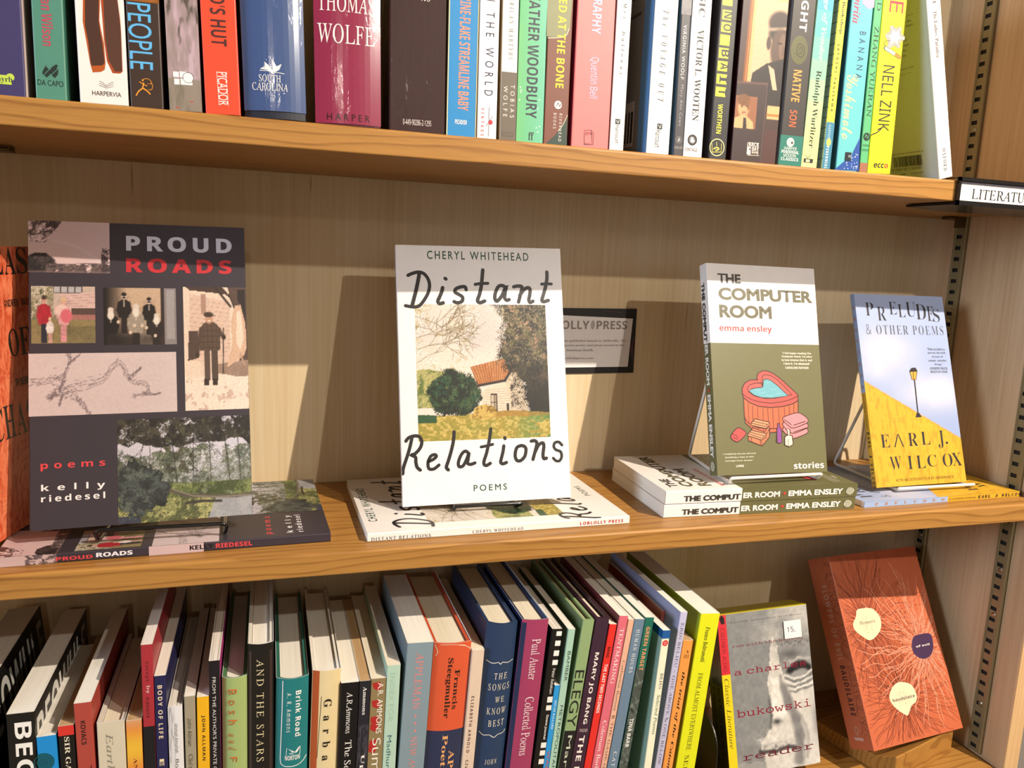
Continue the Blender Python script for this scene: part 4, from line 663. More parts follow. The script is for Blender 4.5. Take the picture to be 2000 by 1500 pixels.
 ('bright yellow paperback with a cigarette and smoke drawing on the spine','p','#F1EC1E',24.63,210,135,(-0.26547,0.005,0.3138),-0.02224,{},[('t','s','NE','n','#DC3040',6.9,133.24,21.18,159.76,1),('p','s',[(25.64,114.95),(25.61,112.39),(22.39,111),(21.38,109.39),(21.6,105.99),(19.26,104.78),(16.33,106.78),(14.19,105.78),(10.79,103.71),(8.15,105.27),(8.49,109.14),(7.38,111.05),(5.29,113),(5.32,115.54),(8.5,116.93),(9.5,118.52),(9.29,121.88),(11.61,123.09),(14.51,121.13),(16.48,121.08),(19.44,122.89),(21.75,121.55),(21.47,118.19),(22.44,116.53)],'#C9C6BE'),('l','s',[(25.12,114.9),(25.1,112.47),(22.04,111.15),(21.08,109.62),(21.29,106.39),(19.06,105.25),(16.28,107.14),(14.25,106.19),(11.02,104.22),(8.52,105.7),(8.83,109.38),(7.78,111.19),(5.79,113.05),(5.82,115.46),(8.84,116.78),(9.79,118.29),(9.6,121.49),(11.8,122.63),(14.56,120.77),(16.43,120.72),(19.24,122.44),(21.43,121.18),(21.16,117.98),(22.09,116.4),(25.12,114.9)],0.38,'#77746E',1,0),('l','s',[(23.79,114.78),(23.77,112.67),(21.13,111.53),(20.31,110.22),(20.48,107.43),(18.56,106.44),(16.16,108.08),(14.41,107.25),(11.63,105.56),(9.46,106.84),(9.73,110.01),(8.83,111.57),(7.1,113.17),(7.13,115.26),(9.74,116.4),(10.56,117.7),(10.39,120.46),(12.3,121.45),(14.68,119.85),(16.29,119.8),(18.72,121.28),(20.61,120.19),(20.38,117.43),(21.18,116.07),(23.79,114.78)],0.38,'#77746E',1,0),('l','s',[(22.36,114.64),(22.34,112.9),(20.15,111.95),(19.47,110.86),(19.62,108.55),(18.02,107.73),(16.04,109.09),(14.59,108.4),(12.27,106.99),(10.48,108.05),(10.7,110.68),(9.95,111.98),(8.52,113.31),(8.54,115.04),(10.71,115.98),(11.39,117.07),(11.25,119.36),(12.83,120.18),(14.8,118.84),(16.14,118.81),(18.15,120.04),(19.72,119.13),(19.53,116.84),(20.19,115.71),(22.36,114.64)],0.38,'#77746E',1,0),('p','s',[(21.27,112.84),(18.1,111.75),(17.42,108.59),(14.79,110.69),(11.58,109.73),(12.12,112.91),(9.6,115.1),(12.75,116.19),(13.42,119.33),(16.04,117.25),(19.26,118.22),(18.72,115.04)],'#FBF8F4'),('l','s',[(7.36,104.91),(4.3,107.94),(6.22,109.78),(10.48,110.18)],0.43,'#3A3836',1,0),('l','s',[(6.4,103.99),(22.36,97.92)],3.22,'#4A463E',0,0),('l','s',[(6.96,103.84),(17.78,99.61)],2.47,'#FAF6F0',0,0),('l','s',[(17.78,99.61),(22.36,97.92)],2.49,'#D8882C',0,0),('t','s','NELL ZINK','n','#2B2A22',6.4,35.96,18.23,90.33,1),('l','s',[(11.62,39.35),(6.71,34.74),(2.05,32.73),(0.53,31.78)],0.98,'#2B2A22',1,0),('t','s','ecco','nb','#C83434',5.91,4.79,21.18,8.72,0),('t','s','ecc','nb','#2B2A22',5.91,4.67,16.75,8.6,0)]),
 ('white-spined paperback leaning left with grey-blue back cover and barcode','p','#F6F1EC',14.89,210,130,(-0.1854,0.005,0.3138),-0.25397,{'side':'#B7C0C2'},[('t','s','a','s','#6A5048',6.25,148.36,9.83,154.18,1),('t','s',"The Ladies' Paradise",'sb','#4A2018',5.96,103.94,9.83,142.95,1),('t','s','OXFORD','sb:1.3','#2E2A28',5.06,6.5,9.23,26.06,1),('t','b','story','s','#3A3A3A',106.85,144.99,114.69,146.04,0),('t','b','the','s','#3A3A3A',106,140.13,111.84,142.25,0),('t','b','anges','s','#3A3A3A',104.23,136.2,113.37,138.01,0),('t','b','ne','s','#3A3A3A',100.88,125.5,104.91,127,0),('t','b','reat','s','#3A3A3A',100.37,120.92,106.46,122.71,0),('t','b','ds.','s','#3A3A3A',99.09,117,104.34,118.53,0),('t','b','be','s','#3A3A3A',97.75,112.56,102.57,114.61,0),('t','b','uent cycle','s','#3A3A3A',94.77,101.26,110.7,102.96,0),('t','b','dern city.','s','#3A3A3A',93.78,97.03,108.5,97.84,0),('t','b','ISBN 978-0-19-953690-0','n','#3A3A3A',72.82,26.64,113.38,27.82,0),('t','b','9 780199 536900','n','#2A2A2A',74.38,11.45,110.34,14.12,0),('t','b','$13.95 USA','n','#3A3A3A',97.98,7.33,111.81,8.62,0),('t','b','UK','nb','#3A3A3A',85.24,7.49,91.08,8.61,0),('p','b',[(76.67,24.86),(77.03,24.83),(77.58,15.26),(77.22,15.29)],'#1E1E1E'),('p','b',[(77.4,24.85),(77.76,24.81),(78.31,15.24),(77.95,15.27)],'#1E1E1E'),('p','b',[(78.31,24.84),(78.85,24.78),(79.4,15.21),(78.86,15.26)],'#1E1E1E'),('p','b',[(79.59,24.81),(80.31,24.74),(80.85,15.16),(80.13,15.23)],'#1E1E1E'),('p','b',[(80.86,24.79),(81.39,24.74),(81.94,15.15),(81.4,15.21)],'#1E1E1E'),('p','b',[(82.12,24.77),(82.48,24.73),(83.03,15.15),(82.67,15.18)],'#1E1E1E'),('p','b',[(83.21,24.75),(83.74,24.7),(84.29,15.11),(83.75,15.16)],'#1E1E1E'),('p','b',[(84.28,24.73),(85.35,24.62),(85.9,15.04),(84.83,15.14)],'#1E1E1E'),('p','b',[(86.08,24.7),(86.78,24.63),(87.33,15.03),(86.62,15.1)],'#1E1E1E'),('p','b',[(87.5,24.68),(88.56,24.57),(89.11,14.97),(88.05,15.07)],'#1E1E1E'),('p','b',[(89.28,24.65),(89.98,24.57),(90.53,14.97),(89.83,15.04)],'#1E1E1E'),('p','b',[(90.34,24.63),(90.7,24.59),(91.24,14.98),(90.89,15.02)],'#1E1E1E'),('p','b',[(91.23,24.61),(92.28,24.5),(92.82,14.9),(91.77,15)],'#1E1E1E'),('p','b',[(92.81,24.59),(93.86,24.47),(94.41,14.87),(93.36,14.97)],'#1E1E1E'),('p','b',[(94.39,24.56),(94.91,24.5),(95.46,14.88),(94.94,14.93)],'#1E1E1E'),('p','b',[(95.62,24.54),(96.13,24.48),(96.68,14.86),(96.16,14.91)],'#1E1E1E'),('p','b',[(96.49,24.52),(97.01,24.47),(97.55,14.84),(97.03,14.89)],'#1E1E1E'),('p','b',[(97.36,24.51),(97.87,24.45),(98.42,14.83),(97.9,14.88)],'#1E1E1E'),('p','b',[(98.4,24.49),(98.91,24.44),(99.46,14.8),(98.95,14.85)],'#1E1E1E'),('p','b',[(99.26,24.48),(99.95,24.4),(100.5,14.77),(99.81,14.84)],'#1E1E1E'),('p','b',[(100.65,24.45),(101.16,24.4),(101.7,14.76),(101.19,14.81)],'#1E1E1E'),('p','b',[(101.68,24.44),(102.7,24.32),(103.25,14.69),(102.22,14.79)],'#1E1E1E'),('p','b',[(103.39,24.41),(104.07,24.33),(104.62,14.69),(103.94,14.75)],'#1E1E1E'),('p','b',[(104.76,24.38),(105.43,24.31),(105.98,14.66),(105.31,14.73)],'#1E1E1E'),('p','b',[(105.95,24.36),(106.96,24.25),(107.51,14.6),(106.5,14.7)],'#1E1E1E'),('p','b',[(107.31,24.34),(108.31,24.23),(108.86,14.58),(107.86,14.68)],'#1E1E1E'),('p','b',[(109,24.31),(110,24.2),(110.55,14.54),(109.55,14.64)],'#1E1E1E'),('p','b',[(110.68,24.28),(111.18,24.23),(111.73,14.56),(111.23,14.61)],'#1E1E1E')]),
]
LOWER_BOOKS = [
 ('black paperback at far left with big white letters along its side','p','#15130f',24.17,210.14,164,(-0.97191,0.005,-0.3075),-0.07853,{},[('t','f','BEOWULF','nb','#BFBCB4',8,164.14,158,200.14,0)]),
 ('black paperback with huge white block letters on its spine, second from left','p','#17140f',17.4,202.3,170,(-0.9475,0.005,-0.30739),0.00626,{},[('t','s','BEOWULF','nb','#F4F1EA',4.68,81.18,15.49,195.1,1),('t','f','BEOWULF','nb','#E6E3DA',5,158.3,160,194.3,0)]),
 ('short blue paperback with a dark teal circle on its spine','p','#1E8FD8',12.61,182.13,138,(-0.92521,0.005,-0.3075),-0.0192,{},[('o','s',3.3,161.94,7.24,7.24,'#0E5566',0),('o','s',3.3,161.94,5.92,5.92,'#14707C',0.33),('o','s',3.3,161.94,3.95,3.95,'#14707C',0.33)]),
 ('black paperback with a red band topping its spine, left of rust red','p','#16120f',10.19,188.45,140,(-0.91236,0.005,-0.3075),-0.0118,{'pages':'tan'},[('r','s',0,180.76,10.19,188.45,'#D8362C'),('t','s','SIR GAWAIN','sb','#E9DEC6',3.57,130.16,6.93,179.65,1)]),
 ('rust red paperback with clean white page tops and small black lettering','p','#B0493C',11.48,204.72,157,(-0.90098,0.005,-0.3075),-0.01428,{},[('t','s','KOVACS','nb','#231818',3.67,171.59,6.89,190.59,1),('t','s','T','nb','#231818',6.89,149.11,9.18,154.64,1)]),
 ('beige jacketed hardcover with pale grey serif lettering, between the rust red and orange spines','j','#D8CDB4',18.47,187.18,142,(-0.88858,0.005,-0.3075),-0.00584,{'pages':'cream','gloss':1,'board':'#D9D2C6'},[('t','s','Earth Apples','si','#8D8878',4.43,103.8,10.71,178.37,1)]),
 ('orange paperback with a glowing yellow patch at the top of its spine','p','#E9804A',10.34,186.14,140,(-0.86975,0.005,-0.3075),-0.00218,{'pages':'tan'},[('i','s',0,0,10.34,186.14,'sun',12,60),('t','s','ANNE','sb','#7A2A20',4.14,134.57,6.62,155.67,1)]),
 ('tall red paperback with a black lower spine and worn corners','p','#A93038',7.91,244.79,150,(-0.85916,0.005,-0.30748),0.00214,{'pages':'worn'},[('r','s',0,0,7.95,179.74,'#1B181A'),('t','s','except','s:1.1','#3A1A1C',2.39,215.9,4.93,231.55,1),('t','s','by','s:1.1','#F0E2DC',2.39,206.62,5.57,212.61,1),('t','s','nature','s:1.1','#3A1A1C',2.39,186.4,4.93,203.39,1)]),
 ('navy paperback with cream capitals and a pale pink cover edge','p','#23234E',8.01,219.22,160,(-0.851,0.005,-0.30748),0.00272,{},[('t','s','BODY OF LIFE','nb:1.2','#EFD9B4',2.25,168.57,5.31,211.59,1),('t','s','ELIZ','nb:1.2','#EFD9B4',2.25,118.81,5.31,151.75,1)]),
 ('white paperback with grey marbling and small dark sans lettering','p','#E8E6E6',9.93,193.43,150,(-0.84097,0.005,-0.3075),-0.00383,{'pages':'layers'},[('i','s',0,0,4.47,193.43,'marblew',16,70),('t','s','Ahmad Almallah','n','#3A3A3E',4.17,155.05,6.55,179.23,1),('t','s','Border Wisdom','n','#3A3A3E',4.17,103.68,6.55,149.95,1)]),
 ('greige paperback with thin black condensed lettering','p','#A39880',7.7,200.11,153,(-0.83059,0.005,-0.30749),0.00121,{},[('t','s','John Allman','i','#26221e',2,159.25,4.78,182.34,1),('t','s',"Clio's",'s','#26221e',2.16,140.97,5.24,152.38,1)]),
 ('yellow paperback with bold black capitals, on the lower shelf','p','#F0B41C',8.58,198.42,155,(-0.82264,0.005,-0.30745),0.00539,{},[('t','s','JOHN ALLMAN','nb:1.15','#1F1B18',2.96,145.7,5.74,183.17,1)]),
 ('black paperback with thin white capitals running down the spine','p','#1B161A',7.72,226.64,160,(-0.81381,0.005,-0.30746),0.00539,{'pages':'layers','side':'#B83C84'},[('t','s',"FROM THE AUTHOR'S PRIVATE COLLECTION",'g','#DCD6D2',2.35,107.59,4.85,213.3,1)]),
 ('light green jacketed hardcover with orange hand-spaced lettering','j','#A3B874',18.32,210.71,160,(-0.80525,0.005,-0.30736),0.00763,{'gloss':1,'board':'#4C7C50','bulge':4},[('t','s','Bosh','n:1.7','#D0662A',4.4,172.65,10.99,201.51,1),('t','s','and','si:1.7','#D0662A',4.4,150.91,10.26,164.7,1),('t','s','Flapdoodle','n:1.7','#D0662A',4.4,46.56,10.99,145.08,1)]),
 ('black clear-wrapped hardcover with cream spaced serif capitals','j','#14110f',18.79,236.05,160,(-0.78668,0.005,-0.30734),0.00827,{'gloss':1,'board':'#E6DED0','bulge':3},[('t','s','AND THE STARS WERE SHINING','s:1.25','#E0D2A6',6.39,51.34,11.65,223.72,1),('r','s',1.2,0,2.6,230,'#4A3A34'),('r','s',15.99,0,17.59,230,'#3A2A26')]),
 ('teal jacketed hardcover with a thin white border line on its spine','j','#1B7A7E',24.58,204.61,162,(-0.76766,0.005,-0.30709),0.01673,{'gloss':1,'board':'#2F6E60','bulge':4},[('t','s','Brink Road','nb:1.1','#F2F4F0',14.75,155.1,19.17,193.86,1),('t','s','A. R. Ammons','n:1.3','#F2F4F0',8.11,159.4,11.55,192.45,1),('l','s',[(4.99,202.55),(4.72,176.39),(4.05,147.36),(3.91,135.61),(4.75,131.94),(8.28,129.96),(16.61,130.07),(21.3,132.66),(23.68,136.11)],0.61,'#F2F4F0',1,0),('l','s',[(8.6,145.27),(18.98,145.72),(18.62,139.26),(8.22,139.43),(8.6,145.27)],0.39,'#F2F4F0',0,0),('p','s',[(9.43,145.38),(12.34,143.53),(14.95,141.95),(17.53,145.35),(19.09,145.7),(16.52,141.36),(12.88,140.14),(10.29,140.77),(12.87,141.91)],'#F2F4F0'),('t','s','NORTON','nb','#F2F4F0',7.37,135.14,18.68,139.17,0)]),
 ('cream and orange clear-wrapped hardcover with large black spaced serif letters','j','#E6D2A2',21.97,207.84,158,(-0.74285,0.005,-0.30687),0.02889,{'gloss':1,'board':'#EBE5D8','bulge':3},[('r','s',0.4,0,5.4,230,'#B4552A'),('t','s','Garbage','sb:1.9','#1D1914',7.94,108.17,15.45,183.82,1),('l','s',[(7.4,186.05),(5.59,133.24)],0.36,'#1D1914',0,0)]),
 ('black paperback with white serif lettering and clean white page tops','p','#100d0d',14.28,195.68,155,(-0.72065,0.005,-0.30709),0.02901,{},[('t','s','A.R.Ammons','s','#F3EFEA',4.89,151.81,9.49,187.36,1),('t','s','The Selected','s','#F3EFEA',4.89,98.17,10.36,145.77,1)]),
 ('slim dark marbled paperback with brown page tops','p','#2A2730',8.6,195.67,155,(-0.70614,0.005,-0.30724),0.02977,{'pages':'tan'},[('i','s',0,0,8.61,195.67,'marbled',14,90),('t','s','Ammons','sb','#F0ECE6',2.93,166.23,5.86,190.55,1),('t','s','Uplands','sb','#F0ECE6',2.93,86.83,6.37,131.3,1)]),
 ('olive tan paperback with red brushmarks under white lettering','p','#8E7B54',12.26,196.31,160,(-0.69731,0.005,-0.30713),0.02991,{'pages':'cream'},[('p','s',[(1.01,192.56),(7.42,193.35),(9.29,188.78),(6.15,185.54),(2.77,187.65)],'#B02A26'),('p','s',[(1.28,177.13),(7.02,177.95),(8.6,173.37),(5.74,170.09),(2.07,172.28)],'#B02A26'),('p','s',[(1.13,162.83),(6.64,163.65),(7.96,159.05),(5.36,155.75),(1.41,158.01)],'#B02A26'),('p','s',[(1.34,156.81),(6.49,157.66),(7.7,153.06),(5.21,149.74),(1.14,152.03)],'#B02A26'),('p','s',[(1.36,142.36),(6.11,143.22),(7.05,138.62),(4.82,135.26),(0.48,137.63)],'#B02A26'),('p','s',[(0.87,137.58),(5.98,138.39),(6.84,133.79),(4.69,130.41),(0.25,132.81)],'#B02A26'),('t','s','A.R. AMMONS','g','#F4EEE2',5.72,148.2,10.2,192.47,1),('t','s','Sumerian','n','#F4EEE2',3.48,80.2,10.2,144.1,1)]),
 ('mint green paperback with narrow teal lettering low on its spine','p','#B5D2BE',10.89,206.18,158,(-0.68482,0.005,-0.30717),0.03005,{'pages':'cream'},[('t','s','Madhur Anand','g','#2C5F66',2.88,87.76,6.41,144.73,1),('t','s','INDEX FOR','n','#A2C4AE',2.76,157.08,6.64,200.12,1)]),
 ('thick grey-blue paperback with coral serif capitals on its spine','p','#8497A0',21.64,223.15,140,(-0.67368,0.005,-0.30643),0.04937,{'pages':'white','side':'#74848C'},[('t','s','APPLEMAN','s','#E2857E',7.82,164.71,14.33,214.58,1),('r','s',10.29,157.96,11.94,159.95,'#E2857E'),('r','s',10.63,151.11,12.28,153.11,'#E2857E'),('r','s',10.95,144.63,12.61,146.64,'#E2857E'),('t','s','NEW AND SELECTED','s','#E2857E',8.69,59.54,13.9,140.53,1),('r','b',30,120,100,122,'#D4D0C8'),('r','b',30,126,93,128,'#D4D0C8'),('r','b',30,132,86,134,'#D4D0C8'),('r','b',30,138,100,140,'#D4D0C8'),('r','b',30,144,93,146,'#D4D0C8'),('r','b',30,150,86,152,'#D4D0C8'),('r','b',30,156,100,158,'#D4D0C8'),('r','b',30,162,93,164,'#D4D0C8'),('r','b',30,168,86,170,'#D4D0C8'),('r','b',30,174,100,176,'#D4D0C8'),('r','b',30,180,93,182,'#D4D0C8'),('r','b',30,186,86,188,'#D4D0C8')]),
 ('thick worn orange-over-navy jacketed hardcover with black script-like serif lettering','j','#DA5A34',31.73,219.44,150,(-0.65177,0.005,-0.30583),0.05269,{'pages':'cream','gloss':1,'board':'#C9502C','bulge':3},[('r','s',0,0,31.81,141.29,'#28304F'),('t','s','Francis','sb','#241812',19.09,160.17,23.54,195.57,1),('t','s','Steegmuller','sb','#241812',11.45,152.56,17.18,206.41,1),('t','s','APOLLINAIRE','sb','#E7A86C',19.72,33.63,24.81,122.74,1),('t','s','Poet among','sb','#E7A86C',12.09,59.27,17.81,137.49,1),('l','s',[(0.72,217.72),(3.42,211.83),(2.18,208.17)],0.69,'#E9C8AC',1,0),('l','s',[(21.19,217.17),(27.38,215.36),(32.34,210.47),(31.81,203.12)],0.61,'#E9D0B4',1,0),('l','s',[(5.48,217.92),(16.3,217.98),(26.09,216.61)],0.43,'#E9D0B4',1,0)]),
 ('slim pinkish cream paperback with tiny dark capitals, left of the plain navy hardcover','p','#E0C8B2',10.68,211.32,150,(-0.61983,0.005,-0.30692),0.0546,{'pages':'cream'},[('t','s','ELIZABETH ARNOLD - CIVILIZATION','nb:1.2','#5A3A34',2.99,75.55,5.55,170.02,1)]),
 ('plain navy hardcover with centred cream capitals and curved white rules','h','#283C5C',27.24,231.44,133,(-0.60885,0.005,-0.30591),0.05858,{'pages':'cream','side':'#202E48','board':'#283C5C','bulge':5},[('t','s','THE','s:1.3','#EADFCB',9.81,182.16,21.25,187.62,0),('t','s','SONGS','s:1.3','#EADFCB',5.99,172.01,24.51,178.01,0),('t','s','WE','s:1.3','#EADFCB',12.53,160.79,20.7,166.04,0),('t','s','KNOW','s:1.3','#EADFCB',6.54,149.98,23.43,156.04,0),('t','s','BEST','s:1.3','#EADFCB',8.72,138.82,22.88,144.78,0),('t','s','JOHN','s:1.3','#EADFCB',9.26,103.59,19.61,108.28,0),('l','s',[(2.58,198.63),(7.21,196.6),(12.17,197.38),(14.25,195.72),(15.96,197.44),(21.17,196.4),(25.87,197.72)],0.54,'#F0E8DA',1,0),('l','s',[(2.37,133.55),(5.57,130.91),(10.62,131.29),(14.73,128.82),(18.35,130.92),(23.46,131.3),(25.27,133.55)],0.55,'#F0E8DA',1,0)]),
 ('magenta jacketed hardcover with pale serif lettering and a navy left edge','j','#A03A60',24.02,232.82,140,(-0.58132,0.005,-0.30583),0.06941,{'pages':'cream','side':'#1E2C50','gloss':1,'board':'#24345A','bulge':2},[('r','s',0.3,0,4.2,230,'#1E2C50'),('t','s','Paul Auster','s','#F3DCE2',10.57,178.16,18.73,215.44,1),('t','s','Collected Poems','s','#F3DCE2',10.57,107.7,18.73,162.29,1)]),
 ('black paperback with white stripes like piano keys at the spine edge','p','#17130f',9.14,223.13,145,(-0.55707,0.005,-0.30672),0.08527,{'pages':'layers'},[('r','s',4.26,216.69,10.15,220.87,'#F3EEE6'),('r','s',4.26,207.53,10.15,212.37,'#F3EEE6'),('r','s',4.26,198.33,10.15,203.33,'#F3EEE6'),('r','s',4.26,190.03,10.15,194.65,'#F3EEE6'),('r','s',4.26,155.2,10.15,160.55,'#F3EEE6'),('r','s',4.26,147.83,10.15,152.52,'#F3EEE6'),('r','s',4.26,112.42,10.15,117.45,'#F3EEE6'),('r','s',4.26,105.19,10.15,109.97,'#F3EEE6'),('r','s',4.26,96.99,10.15,101.78,'#F3EEE6'),('t','s','Peter Balakian','n','#F3EEE6',5.28,163.15,7.92,186.67,1),('t','s','Ozone Journal','nb','#F3EEE6',5.08,120.48,7.71,143.72,1)]),
 ('short bright blue paperback tucked between taller spines','p','#2C97DA',5.14,170.44,125,(-0.54768,0.005,-0.30706),0.0853,{},[('t','s','MICAH BALLARD','sb:1.2','#DCEEF6',2.09,129.4,4.04,156.4,1),('t','s','WAIFS','nb','#B0606A',1.95,82.33,4.32,108.68,1)]),
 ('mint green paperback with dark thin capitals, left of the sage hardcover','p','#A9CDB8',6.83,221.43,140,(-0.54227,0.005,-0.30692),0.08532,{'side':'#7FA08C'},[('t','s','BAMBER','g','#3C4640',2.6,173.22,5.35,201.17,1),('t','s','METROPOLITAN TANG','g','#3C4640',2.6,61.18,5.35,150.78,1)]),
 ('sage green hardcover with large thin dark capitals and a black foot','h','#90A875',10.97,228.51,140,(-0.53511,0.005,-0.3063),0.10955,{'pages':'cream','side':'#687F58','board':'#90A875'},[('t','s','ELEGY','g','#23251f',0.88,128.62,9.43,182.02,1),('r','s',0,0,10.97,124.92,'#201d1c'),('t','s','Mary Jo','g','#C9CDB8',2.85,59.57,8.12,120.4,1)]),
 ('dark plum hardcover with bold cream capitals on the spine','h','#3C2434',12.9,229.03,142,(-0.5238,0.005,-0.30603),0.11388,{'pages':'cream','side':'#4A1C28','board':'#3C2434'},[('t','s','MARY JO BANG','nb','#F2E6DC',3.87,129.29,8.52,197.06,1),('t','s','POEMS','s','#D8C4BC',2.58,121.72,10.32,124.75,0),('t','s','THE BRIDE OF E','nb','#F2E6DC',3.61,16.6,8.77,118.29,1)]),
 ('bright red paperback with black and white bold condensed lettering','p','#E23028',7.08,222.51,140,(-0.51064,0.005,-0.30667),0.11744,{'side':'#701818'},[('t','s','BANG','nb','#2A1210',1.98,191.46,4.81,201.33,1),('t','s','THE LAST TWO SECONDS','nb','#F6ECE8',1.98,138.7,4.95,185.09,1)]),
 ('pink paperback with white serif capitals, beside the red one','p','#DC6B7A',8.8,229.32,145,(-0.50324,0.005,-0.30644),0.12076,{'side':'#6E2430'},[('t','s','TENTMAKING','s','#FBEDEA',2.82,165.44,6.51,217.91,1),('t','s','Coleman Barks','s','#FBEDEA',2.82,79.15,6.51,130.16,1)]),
 ('slim peach paperback with thin grey lettering','p','#E6B296',5.74,225.38,150,(-0.49417,0.005,-0.3068),0.12235,{},[('t','s','Catherine Barnett','s','#6E5A50',1.76,138.61,4.22,186.75,1),('t','s','II','nb','#3A2A24',1.76,131.07,4.1,134.26,1),('t','s','THE GAME OF BOXES','s','#6E4A40',1.88,52.66,4.1,127.73,1)]),
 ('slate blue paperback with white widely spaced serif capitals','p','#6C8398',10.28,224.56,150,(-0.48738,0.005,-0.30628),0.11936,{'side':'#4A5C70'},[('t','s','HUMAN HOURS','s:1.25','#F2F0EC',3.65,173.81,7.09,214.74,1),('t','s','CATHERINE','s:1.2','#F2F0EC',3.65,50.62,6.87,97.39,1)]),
 ('dark green paperback with orange stamped capitals over a grey woven texture','p','#1E6B56',8.46,225.04,150,(-0.47469,0.005,-0.30657),0.10992,{},[('i','s',0,0,8.79,225.04,'nest',16,120),('t','s','GREEN TARGET','nb','#E79A68',2.46,174.7,6.33,216.2,1),('t','s','TINA BARR','nb','#F0F0EA',2.29,99.91,5.98,128.19,1)]),
 ('cream paperback with a blue band on top and small red seal, jutting forward','p','#F3EFD2',7.47,212.35,140,(-0.44743,0.001,-0.30702),0.06403,{'side':'#9CB8A6'},[('r','s',0,204.51,9.07,212.35,'#205C9C'),('r','b',0,204.72,140,212.35,'#205C9C'),('o','s',3.81,200.17,2.86,2.86,'#D83A3A',0),('o','s',3.81,200.17,1.3,1.3,'#F0D0C8',0.36),('t','s','BEHN','s','#2C2A24',3.27,155.72,6.17,171.29,1),('t','s','Selected Poems','si','#2C5A4C',3.08,111.55,6.35,150.61,1),('r','b',16,30,118,31.6,'#6F8A7A'),('r','b',16,38.5,109,40.1,'#6F8A7A'),('r','b',16,47,100,48.6,'#6F8A7A'),('r','b',16,55.5,91,57.1,'#6F8A7A'),('r','b',16,64,118,65.6,'#6F8A7A'),('r','b',16,72.5,109,74.1,'#6F8A7A'),('r','b',16,81,100,82.6,'#6F8A7A'),('r','b',16,89.5,91,91.1,'#6F8A7A'),('r','b',16,98,118,99.6,'#6F8A7A'),('r','b',16,106.5,109,108.1,'#6F8A7A'),('r','b',16,115,100,116.6,'#6F8A7A'),('r','b',16,123.5,91,125.1,'#6F8A7A'),('r','b',16,132,118,133.6,'#6F8A7A'),('r','b',16,140.5,109,142.1,'#6F8A7A'),('r','b',16,149,100,150.6,'#6F8A7A'),('r','b',16,157.5,91,159.1,'#6F8A7A')]),
 ('salmon paperback standing behind the cream seal-marked one, only its top showing','p','#E4736E',3.2,216.5,120,(-0.43946,0.03,-0.30721),0.09198,{'side':'#C05038'},[('t','s','LN','s','#FBE8E2',0.94,200.88,2.19,209.88,1)]),
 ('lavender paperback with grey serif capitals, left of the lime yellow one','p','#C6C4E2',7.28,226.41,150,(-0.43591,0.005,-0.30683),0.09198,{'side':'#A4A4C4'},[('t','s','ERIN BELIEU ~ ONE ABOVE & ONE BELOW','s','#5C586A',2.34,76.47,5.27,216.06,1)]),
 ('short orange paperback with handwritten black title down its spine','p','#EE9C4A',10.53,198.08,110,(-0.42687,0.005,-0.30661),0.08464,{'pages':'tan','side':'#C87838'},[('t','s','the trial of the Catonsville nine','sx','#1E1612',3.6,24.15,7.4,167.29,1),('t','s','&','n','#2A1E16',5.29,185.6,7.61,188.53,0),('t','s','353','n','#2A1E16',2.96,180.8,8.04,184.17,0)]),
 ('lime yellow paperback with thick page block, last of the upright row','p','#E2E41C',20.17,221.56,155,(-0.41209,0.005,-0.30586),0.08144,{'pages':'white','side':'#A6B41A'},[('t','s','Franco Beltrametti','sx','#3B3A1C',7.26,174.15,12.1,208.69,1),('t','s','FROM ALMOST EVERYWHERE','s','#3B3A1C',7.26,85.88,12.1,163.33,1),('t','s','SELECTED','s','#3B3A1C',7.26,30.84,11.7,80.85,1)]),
]
ART_PR = [('i','f',-0.15,189.55,54.3,229.64,'p_rainbow',70,50),('t','f','PROUD','nk:1.22','#CFCFE0',65.73,207.56,142.14,219.57,0),('t','f','ROADS','nk:1.22','#C22F38',65.5,190.7,141.68,201.94,0),('i','f',1.84,136.09,43.98,179.18,'p_family',90,70),('i','f',49.61,134.57,100.2,178.55,'p_group',100,80),('i','f',105.39,82.66,151.91,179.86,'p_hunter',90,150),('i','f',-0.16,82.44,99.52,128.6,'p_sketch',150,60),('i','f',57.79,-2.96,151.79,77.6,'p_fallen',180,140),('t','f','poems','nb:1.45','#E0444C',7.41,42.44,49.41,47.89,0),('t','f','kelly','nb:1.7','#F3EEF0',7.64,26.6,49.24,32.72,0),('t','f','riedesel','nb:1.25','#F3EEF0',7.61,20.09,49.15,24.98,0),('i','s',0,190,7,229,'p_bush',10,50),('r','s',0,93.2,7,130.57,'#CDB2B2'),('t','s','PROUD','nk','#D8484E',1.47,190.65,4.31,167.29,1),('t','s','ROADS','nk','#EEECF2',1.98,165.09,5.29,141.35,1),('t','s','KELLY','nk','#1C1A20',1.89,102.97,5.47,86.34,1),('t','s','RIEDESEL','nk','#D8484E',1.9,84.78,5.56,58.6,1)]
SIZE_PR = (7,229,152)
STANDING_PR = ((0.02889,0.9993,-0.02366,-0.933),(-0.96267,0.03419,0.26852,0.03944),(0.26914,0.01502,0.96298,0.01692))
FLAT_PR = ((0,-0.03799,-0.99928,-0.7223),(0,0.99928,-0.03799,0.0231),(1,0,0,0))
